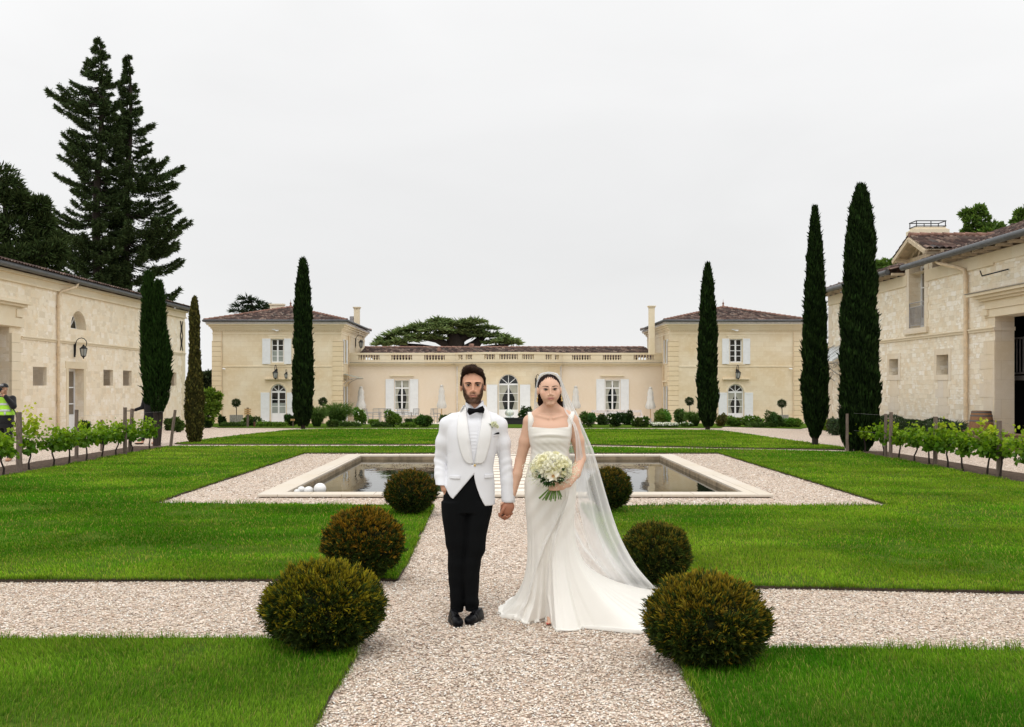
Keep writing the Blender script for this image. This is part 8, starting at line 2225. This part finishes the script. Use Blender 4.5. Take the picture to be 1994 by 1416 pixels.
        for p in pts:
            for q in (-1, -.4, .4, 1): V.append(p + Vector((q * w, .003 * abs(q) - .002 * (abs(q) < .9), 0)) + Vector(off))
        st.raw(V, [(4 * i + j, 4 * i + j + 1, 4 * i + 5 + j, 4 * i + 4 + j) for i in range(len(pts) - 1) for j in range(3)], True)
    so = st.build('shoulder_straps', M['ivory'], dress); sm = so.modifiers.new('Solidify', 'SOLIDIFY'); sm.thickness = .005
    # --- veil
    g1 = [(1068, 723.9, -.018), (1055, 728.2, -.004), (1048.5, 741, .000), (1045.5, 757, .004), (1045, 774, .012), (1046, 790, .03), (1050, 802, .05), (1051, 815, .085), (1050, 835, .11), (1050, 853, .13), (1052, 875, .15), (1056, 905, .18), (1062, 940, .23), (1070, 1000, .33), (1085, 1060, .5), (1130, 1138, .95)]
    g2 = [(1067, 724, .02), (1053, 727.5, .03), (1046.5, 739, .035), (1043.5, 752, .04), (1041, 768, .045), (1040, 786, .06), (1038.5, 800, .075), (1037, 815, .10), (1038, 835, .13), (1040, 853, .15), (1044, 875, .17), (1050, 905, .20), (1058, 940, .25), (1068, 1000, .36), (1090, 1060, .55), (1150, 1132, 1.15)]
    g3 = [(1068, 724, .05), (1069, 727, .10), (1070, 739, .125), (1071, 752, .14), (1073, 768, .145), (1076, 786, .145), (1080, 800, .15), (1084, 815, .165), (1088, 835, .18), (1092, 853, .195), (1097, 875, .215), (1105, 905, .25), (1115, 940, .31), (1132, 1000, .44), (1160, 1062, .70), (1215, 1132, 1.25)]
    g4 = [(1070, 724, .02), (1084, 727, .03), (1093, 738, .04), (1098.5, 750, .05), (1106.5, 770, .065), (1115.5, 790, .075), (1124.5, 808, .08), (1135.5, 832, .08), (1144, 853, .09), (1152.5, 875, .11), (1162, 903, .15), (1173, 940, .20), (1190, 995, .31), (1207, 1041, .43), (1238, 1098, .66), (1280, 1149, 1.02)]
    g5 = [(1069, 723.9, -.018), (1082, 728.2, -.004), (1090, 741, .000), (1094, 757, .006), (1096, 776, .008), (1097, 790, .0), (1102, 804, -.03), (1112, 818, -.065), (1119, 838, -.085), (1122, 858, -.085), (1123, 880, -.075), (1124, 908, -.05), (1127, 945, -.01), (1134, 1005, .07), (1150, 1066, .22), (1205, 1150, .62)]
    NR, NC = 170, 230; vv = np.linspace(0, 15, NR); gu = np.array([0, .6, 2.0, 3.4, 4.4]); uu = np.linspace(0, 4.4, NC)
    rows_ = []
    gs = []
    for gg in (g1, g2, g3, g4, g5):
        A = np.array([(x(a, c), c, z(b, c)) for a, b, c in gg]); gs.append(np.stack([cub(np.arange(16), A[:, k], vv) for k in range(3)], 1))
    gs = np.stack(gs, 1)     # NR,5,3
    VV = np.zeros((NR, NC, 3))
    for i in range(NR):
        for k in range(3): VV[i, :, k] = cub(gu, gs[i, :, k], uu)
    t = (vv / 15)[:, None]; U = uu[None] / 4.4
    nrm = np.cross(np.gradient(VV, axis=1), np.gradient(VV, axis=0)); nrm = nrm / (np.linalg.norm(nrm, axis=2, keepdims=True) + 1e-9)
    amp = (.0010 + .020 * np.clip((t - .30) / .7, 0, 1) + .004 * np.clip(t / .3, 0, 1)) * np.clip((t - .04) * 8, 0, 1)
    ridge = lambda q: 1 - 2 * np.abs(np.sin(q)) ** .7
    w_ = .55 * ridge(U * 21 + 1.6 * np.sin(t * 3 + U * 3)) + .35 * ridge(U * 37 - 1.4 * t + 2 * np.sin(U * 7)) + .25 * np.sin(U * 90 + 4 * t)
    VV = VV + nrm * (amp * w_)[..., None]; VV[..., 2] = np.maximum(VV[..., 2], .03)
    op = .34 + .50 * np.exp(-(t / .09) ** 2) + .18 * np.exp(-((t - .3) / .25) ** 2) + .13 * ridge(U * 21 + 1.6 * np.sin(t * 3 + U * 3)) + .10 * ridge(U * 55 + 3 * t) + .10 * np.exp(-((1 - U) / .012) ** 2) + .12 * np.clip((t - .9) / .1, 0, 1) + .04 * t
    colv = np.repeat(np.clip(op, .14, .92)[..., None], 3, 2)
    r_, c_ = np.meshgrid(np.arange(NR - 1), np.arange(NC - 1), indexing='ij'); Q = np.stack([r_ * NC + c_, r_ * NC + c_ + 1, (r_ + 1) * NC + c_ + 1, (r_ + 1) * NC + c_], 2).reshape(-1, 4)
    np_mesh('veil', VV.reshape(-1, 3) + np.array(off), quads=Q, col=colv.reshape(-1, 3), mat=M['veil'], parent=R, smooth=True)
    # --- bouquet
    bc = np.array((x(1073, -.25), -.245, z(911, -.25))) + np.array(off); bx = empty('bouquet', tuple(bc - np.array([0, 0, .2])), 'rounded bouquet of cream roses and baby\'s breath with bare green stems', 'bouquet')
    rng = np.random.default_rng(5)
    def rose(c, d, r, tint, seed):
        rg = np.random.default_rng(seed); d = Vector(d).normalized(); q = Vector((0, 0, 1)).rotation_difference(d).to_matrix(); m = MB(); c = Vector(c)
        V = []; Fs = []
        m.ball(c, r * .45, 10, 6)
        for ring, (np_, rr, hh, open_) in enumerate(((3, .34, .62, .0), (4, .55, .60, .25), (5, .80, .45, .5), (6, 1.0, .26, .85))):
            for k in range(np_):
                a0 = 2 * PI * (k + rg.random() * .3) / np_ + ring * .6; wd = 2 * PI / np_ * .72; P_ = []
                for i in range(4):
                    for j in range(5):
                        a = a0 + wd * (j / 4 - .5); t_ = i / 3; rad_ = r * rr * (.45 + .55 * math.sin(t_ * PI / 2) + open_ * .22 * t_ ** 3) ; hz_ = r * (-.35 + (hh + .35) * t_ - .22 * open_ * t_ ** 3 - .10 * abs(j / 4 - .5) ** 2 * 4 * t_)
                        P_.append(c + q @ Vector((math.cos(a) * rad_, math.sin(a) * rad_, hz_)))
                m.raw(P_, [(i * 5 + j, i * 5 + j + 1, i * 5 + 6 + j, i * 5 + 5 + j) for i in range(3) for j in range(4)], True)
        return m.build('rose', M[tint], bx)
    pts = []
    tries = 0
    while len(pts) < 36 and tries < 6000:
        tries += 1; v = rng.normal(size=3); v /= np.linalg.norm(v)
        if v[1] > .35 or v[2] < -.45: continue
        if all(np.dot(v, w) < math.cos(.41) for w in pts): pts.append(v)
    for i, v in enumerate(pts):
        c = bc + v * np.array([.128, .105, .095]); rr = rng.uniform(.030, .040); rose(c, v + np.array([0, -.35, .15]), rr, ('rose_white', 'rose_cream', 'rose_white')[i % 3], i)
    # one orchid-like bloom with a tawny throat
    c = bc + np.array([.008, -.125, -.045]); L = Leaves(); a = np.array([90, 162, 234, 306, 18, 54, 200]) * PI / 180; D = np.stack([np.cos(a), -.2 + 0 * a, np.sin(a)], 1)
    L.add(rhomb(np.tile(c, (7, 1)), D, .048, .040, np.array([.80, .76, .66]), np.array([.84, .80, .74]), rng)); a = np.linspace(0, 2 * PI, 14)[:-1]; D = np.stack([np.cos(a), -.9 + 0 * a, np.sin(a)], 1); L.add(rhomb(np.tile(c + np.array([0, -.004, 0]), (13, 1)), D, .017, .008, np.array([.75, .60, .30]), np.array([.45, .16, .05]), rng)); L.build('orchid', M['petal'], bx)
    # baby's breath: tiny white florets on hairline stems, denser low left and right
    L = Leaves(); St = MB(); nn = 520; v = rvec(rng, nn); v[:, 1] = -np.abs(v[:, 1]) * .8; keep = (np.abs(v[:, 0]) > .35) | (v[:, 2] < -.1); v = v[keep & (v[:, 2] < .55)]; nn = len(v)
    p = bc + v * np.array([.185, .13, .125]) * rng.uniform(.86, 1.08, (nn, 1)) + np.array([0, 0, -.018])
    for k in range(4): L.add(rhomb(p, rvec(rng, nn), .0065, .0055, np.array([.80, .80, .74]), np.array([.86, .86, .82]), rng))
    for k in range(0, nn, 4): St.tube([bc + v[k] * .05, p[k]], .0006, 3, False)
    L.build('babys_breath', M['petal'], bx); St.build('fine_stems', M['stem'], bx)
    L = Leaves(); nn = 46; a = rng.uniform(PI * 1.05, PI * 1.95, nn); p = bc + np.stack([.07 * np.cos(a), -.05 + rng.normal(0, .02, nn), .085 * np.sin(a)], 1); L.add(rhomb(p, np.stack([np.cos(a), -.3 + 0 * a, np.sin(a)], 1) + rng.normal(0, .25, (nn, 3)), .050, .024, vary(rng, (.015, .04, .012), nn), vary(rng, (.04, .09, .02), nn), rng)); L.build('leaves', M['foliage'], bx)
    sm = MB(); hold = np.array((x(1080, -.25), -.250, z(946, -.25))) + np.array(off)
    for k in range(17):
        f = k / 16 - .5; top = bc + np.array([-.02 + f * .10, rng.uniform(-.02, .02), -.05]); mid = hold + np.array([f * .035, rng.uniform(-.010, .008), 0]); bot = hold + np.array([-.025 + f * .16 + rng.uniform(-.01, .01), rng.uniform(-.03, .02), -.105 + .03 * abs(f) + rng.uniform(-.012, .012)])
        sm.tube([top, mid, bot], [.0035, .0038, .0042], 6)
    sm.build('stems', M['stem'], bx)
    return R

# ---------------------------------------------------------------- two helpers in the background
def background_people():
    # photographer with a high-visibility vest at the left edge
    Y0 = 22.0; ox = px2x(8, Y0); R = empty('person', (ox, Y0, 0), 'man in black cap and yellow high-visibility vest raising a camera to his face', 'person'); off = (ox, Y0, 0)
    ax = lambda a, b: axis([(a, b, .010)])
    c = (0, -.02, 1.60); Rh = rot(rad(12)); B = Field(axis([(-.38, -.12, .012), (-.12, .12, .005), (.12, .38, .010)]), axis([(-.30, .22, .007)]), axis([(0, 1.38, .014), (1.38, 1.75, .005)]))
    B.stack([(.82, 0, .02, .16, .12), (1.0, 0, .02, .17, .13), (1.2, 0, .01, .17, .12), (1.38, 0, .02, .17, .09), (1.44, 0, .03, .08, .07)], .03)
    B.cap((0, .02, 1.42), (0, 0, 1.54), .055, .05, .02); head(B, c, .98, Rh)
    B.chain([(-.09, .02, .88), (-.10, 0, .48), (-.11, .03, .06)], [.09, .06, .04], .02); B.chain([(.09, .02, .88), (.10, 0, .48), (.11, .03, .06)], [.09, .06, .04], .02)
    for q in (-1, 1):
        B.ell((q * .12, -.05, .04), (.045, .13, .04), .02)
        B.chain([(q * .18, .01, 1.38), (q * .24, -.10, 1.22 + (.02 if q > 0 else 0)), (q * .09, -.20, 1.46)], [.055, .045, .03], .02)
        B.ell((q * .06, -.205, 1.53), (.03, .028, .042), .012)
        for k in range(4): finger(B, (q * .075, -.225, 1.505 + k * .018), [(-q * .5, -.6, .2), (-q * .8, .2, .1)], (.035, .025), .010, .009)
    VQ = B.mesh(1); rng = np.random.default_rng(2); col = np.tile([.48, .26, .17], (len(VQ[0]), 1)); bodymesh('body', VQ, off, M['skin'], R, col)
    J = Field(ax(-.38, .38), ax(-.26, .22), ax(.80, 1.50))
    J.stack([(.86, 0, .02, .19, .15), (1.0, 0, .02, .20, .155), (1.2, 0, .01, .20, .15), (1.36, 0, .02, .20, .12), (1.44, 0, .03, .11, .09)], .02)
    for q in (-1, 1): J.chain([(q * .18, .01, 1.38), (q * .245, -.09, 1.22), (q * .12, -.18, 1.43)], [.078, .070, .048], .02)
    J.cap((0, .0, 1.50), (0, 0, 1.40), .06, .05, .01, 's'); bodymesh('jacket', J.mesh(1), off, M['black_cloth'], R)
    Vt = Field(ax(-.26, .26), ax(-.22, .22), ax(.98, 1.46)); Vt.stack([(1.02, 0, .02, .212, .168), (1.2, 0, .01, .208, .162), (1.34, 0, .015, .175, .135), (1.42, 0, .02, .10, .115)], .0)
    for q in (-1, 1): Vt.cap((q * .27, -.3, 1.40), (q * .27, .3, 1.40), .09, .09, .01, 's')
    Vt.cap((0, -.20, 1.47), (0, 0, 1.50), .06, .09, .01, 's'); vv = Vt.mesh(1); vo = bodymesh('vest', vv, off, M['hivis'], R)
    bvv = bvh_of(vv)
    for za in (1.10, 1.24): patch('reflective_strip', bvv, off, lambda q: -.19, lambda q: .19, za, za + .045, M['reflect'], vo, 3, 24, .006, .004)
    for xa in (-.11, .07): patch('reflective_strip', bvv, off, lambda q, a=xa: a, lambda q, a=xa: a + .04, 1.03, 1.095, M['reflect'], vo, 5, 3, .009, .004)
    T_ = Field(ax(-.24, .24), ax(-.16, .20), ax(.05, 1.0)); T_.stack([(.74, 0, .02, .175, .13), (.98, 0, .02, .18, .14)], .02)
    for q in (-1, 1): T_.chain([(q * .09, .02, .86), (q * .10, .0, .48), (q * .11, .03, .08)], [.105, .078, .062], .02)
    bodymesh('trousers', T_.mesh(1), off, M['black_cloth'], R)
    Hc = Field(axis([(-.12, .12, .006)]), axis([(-.18, .14, .006)]), axis([(1.56, 1.76, .006)])); Hc.ell((0, .0, 1.635), (.088, .105, .092), .01); Hc.ell((0, -.09, 1.645), (.07, .075, .012), .015); w = Hc.win((-1, -1, 1.5), (1, 1, 1.626), 0); Hc.D[w] = 1
    co = bodymesh('cap', Hc.mesh(1), off, M['black_cloth'], R)
    lb = MB(); lb.box(ox - .035, ox + .035, Y0 - .108, Y0 - .100, 1.675, 1.695); lb.build('cap_label', M['reflect'], co)
    cam = empty('photo_camera', (ox, Y0 - .24, 1.58), 'black camera held to the face by the man in the yellow vest', 'camera')
    m = MB(); m.box(ox - .065, ox + .065, Y0 - .26, Y0 - .20, 1.535, 1.62); m.box(ox - .03, ox + .03, Y0 - .25, Y0 - .20, 1.62, 1.645); m.build('body', M['iron'], cam, bevel=.006)
    l = MB(); l.tube([(ox, Y0 - .255, 1.575), (ox, Y0 - .38, 1.57)], [.036, .04], 16); l.build('lens', M['iron'], cam)
    s = MB(); s.tube([(ox + .24, Y0 - .1, 1.17), (ox + .29, Y0 - .08, 1.08), (ox + .30, Y0 - .05, .95), (ox + .27, Y0 - .03, .80), (ox + .22, Y0, .90)], .012, 6)
    tag(s.build('shoulder_strap', M['iron']), 'black bag strap hanging at the side of the man in the yellow vest', 'strap')
    # helper half hidden by the twin cypress, holding a flat tray of gear, leg forward
    Y0 = 28.6; x0 = px2x(292, Y0); R = empty('person', (x0, Y0, gz(Y0)), 'dark-clad helper half hidden behind the twin cypress, one leg and a tablet showing', 'person'); off = (x0, Y0, gz(Y0))
    B = Field(axis([(-.62, .25, .009)]), axis([(-.30, .24, .009)]), axis([(0, 1.35, .012), (1.35, 1.72, .007)]))
    B.stack([(.85, 0, .02, .15, .11), (1.1, 0, .01, .14, .10), (1.32, 0, .02, .16, .09), (1.40, 0, .03, .08, .07)], .03); B.cap((0, .02, 1.38), (0, 0, 1.48), .05, .048, .02); head(B, (-.01, -.02, 1.55), .95, rot(rad(-45)), True)
    B.chain([(-.08, .02, .86), (-.13, -.06, .48), (-.19, -.05, .09)], [.085, .055, .038], .02); B.chain([(.08, .02, .86), (.10, .02, .48), (.12, .06, .07)], [.085, .055, .038], .02); B.ell((-.27, -.10, .04), (.12, .05, .035), .015, R=rot(rad(20))); B.ell((.10, 0, .04), (.05, .12, .035), .015)
    B.chain([(-.16, .0, 1.30), (-.20, -.04, 1.06), (-.40, -.12, .99)], [.045, .038, .026], .02); B.ell((-.44, -.13, .985), (.045, .03, .016), .01)
    for k in range(4): finger(B, (-.47, -.15 + .016 * k, .985), [(-1, 0, -.1), (-.8, 0, .2)], (.035, .03), .008, .007)
    finger(B, (-.44, -.155, .99), [(-.8, -.3, .5), (-1, 0, .2)], (.03, .025), .009, .008)
    B.chain([(.16, .0, 1.30), (.20, .02, 1.05), (.16, -.12, .95)], [.045, .038, .026], .02)
    VQ = B.mesh(1); bodymesh('body', VQ, off, M['skin'], R, np.tile([.52, .29, .19], (len(VQ[0]), 1)))
    J = Field(axis([(-.50, .28, .010)]), axis([(-.24, .22, .010)]), axis([(.75, 1.45, .010)])); J.stack([(.80, 0, .02, .17, .13), (1.1, 0, .01, .165, .125), (1.30, 0, .02, .18, .11), (1.38, 0, .03, .10, .09)], .02)
    J.chain([(-.16, .0, 1.29), (-.205, -.04, 1.06), (-.37, -.11, 1.0)], [.062, .055, .042], .02); J.chain([(.16, .0, 1.29), (.20, .02, 1.05), (.16, -.10, .96)], [.062, .055, .042], .02); bodymesh('jacket', J.mesh(1), off, M['black_cloth'], R)
    T_ = Field(axis([(-.30, .25, .010)]), axis([(-.18, .20, .010)]), axis([(.10, .95, .010)])); T_.stack([(.74, 0, .02, .16, .12), (.92, 0, .02, .165, .12)], .02); T_.chain([(-.08, .02, .82), (-.13, -.06, .48), (-.185, -.05, .14)], [.098, .068, .052], .02); T_.chain([(.08, .02, .82), (.10, .02, .48), (.12, .06, .12)], [.098, .068, .052], .02); bodymesh('trousers', T_.mesh(1), off, M['black_cloth'], R)
    Sf = Field(axis([(-.42, -.12, .007)]), axis([(-.18, .0, .007)]), axis([(0, .09, .007)])); Sf.ell((-.275, -.10, .035), (.13, .055, .032), .01, R=rot(rad(20))); w = Sf.win((-1, -1, .062), (1, 1, .2), 0); Sf.D[w] = 1; bodymesh('shoe', Sf.mesh(1), off, M['black_cloth'], R)
    Hf = Field(axis([(-.13, .11, .007)]), axis([(-.12, .12, .007)]), axis([(1.46, 1.70, .007)])); Hf.ell((0, .0, 1.585), (.088, .096, .092), .01); Hf.ell((-.06, -.07, 1.55), (.07, .07, .07), .01, 's'); bodymesh('hair', Hf.mesh(1), off, M['hair'], R, np.tile([.03, .016, .01], (10 ** 6, 1))[:len(Hf.mesh(1)[0])])
    tb = MB(); tb.box(x0 - .60, x0 - .34, Y0 - .25, Y0 - .06, gz(Y0) + .955, gz(Y0) + .972); tag(tb.build('tablet', M['iron']), 'flat dark tablet held out by the helper beside the twin cypress', 'tablet')
# ---------------------------------------------------------------- assemble
def extra_materials():
    M['pane_brown'] = simple('curtained_pane', (.16, .13, .10), .12, .5, 0, 3, .15, 0, 0)
    M['gable'] = simple('cream_timber', (.56, .46, .33), .8, .2, 0, 5, .2)
    M['greywood'] = m_wood('grey_slats', (.36, .34, .31)); M['rustpost'] = simple('rusty_post', (.13, .06, .04), .8, .2)
    M['iron2'] = simple('dark_planter', (.025, .024, .024), .7, .3)
    gl = NT('clear_globe'); g = gl.n('ShaderNodeBsdfPrincipled'); g.inputs['Base Color'].default_value = (.78, .86, .84, 1); g.inputs['Transmission Weight'].default_value = .7; g.inputs['Roughness'].default_value = .05; M['globe'] = gl.done(g)
    M['hair'] = m_attr('hair', .6, .06); M['skin'] = m_attr('skin', .50, .32, 420, .10, .05, 0, .0012)
    M['eyewhite'] = simple('eye_white', (.34, .30, .28), .15, .5, 0, 80, .05, 0, 0); M['lash'] = simple('lash', (.010, .007, .006), .6, .2)
    M['white_wool'] = m_fabric('white_jacket_cloth', (.73, .735, .765), .85, 700, .15, .15, .02, .03, 8); M['satin'] = m_fabric('cream_satin_lapel', (.74, .735, .73), .45, 900, .35, .1, .02)
    M['shirt'] = m_fabric('white_shirt', (.76, .77, .81), .75, 900, .2, .1, .02); M['black_wool'] = m_fabric('black_trouser_cloth', (.0045, .0050, .0055), .9, 800, .08, .0, .05, .06, 9)
    M['velvet'] = m_fabric('black_velvet', (.004, .004, .005), .9, 900, .1, .05); M['shoe'] = simple('black_patent_leather', (.003, .003, .004), .42, .10, 0, 8, .2, 60, .05, .001)
    M['gold'] = simple('gold', (.72, .52, .22), .3, .5, .9, 30, .1, 0, 0); M['ivory'] = m_fabric('ivory_satin', (.74, .715, .66), .50, 900, .35, .12, .02, .06, 7)
    M['veil'] = m_veil(); M['rose_white'] = m_fabric('white_petals', (.83, .81, .66), .7, 200, .2, .1, .06); M['rose_cream'] = m_fabric('cream_petals', (.80, .77, .52), .7, 200, .2, .1, .08)
    M['stem'] = simple('green_stems', (.12, .22, .035), .5, .4, 0, 60, .5); M['black_cloth'] = m_fabric('black_cloth', (.010, .010, .012), .85)
    M['hivis'] = m_fabric('high_visibility_yellow', (.42, .80, .06), .7); M['reflect'] = simple('reflective_grey', (.55, .56, .58), .35, .5, .2)
make_materials(); extra_materials()
import time, os
_t = time.time()
def _step(n, f):
    global _t
    f(); print('%-22s %.1fs' % (n, time.time() - _t)); _t = time.time()
_step('world', setup_world); _step('ground', build_ground); _step('pool', build_pool); _step('house', build_house)
_step('left', build_left_building); _step('right', build_right_building); _step('plants', build_plants); _step('props', build_props)
_step('groom', build_groom); _step('bride', build_bride); _step('people', background_people)
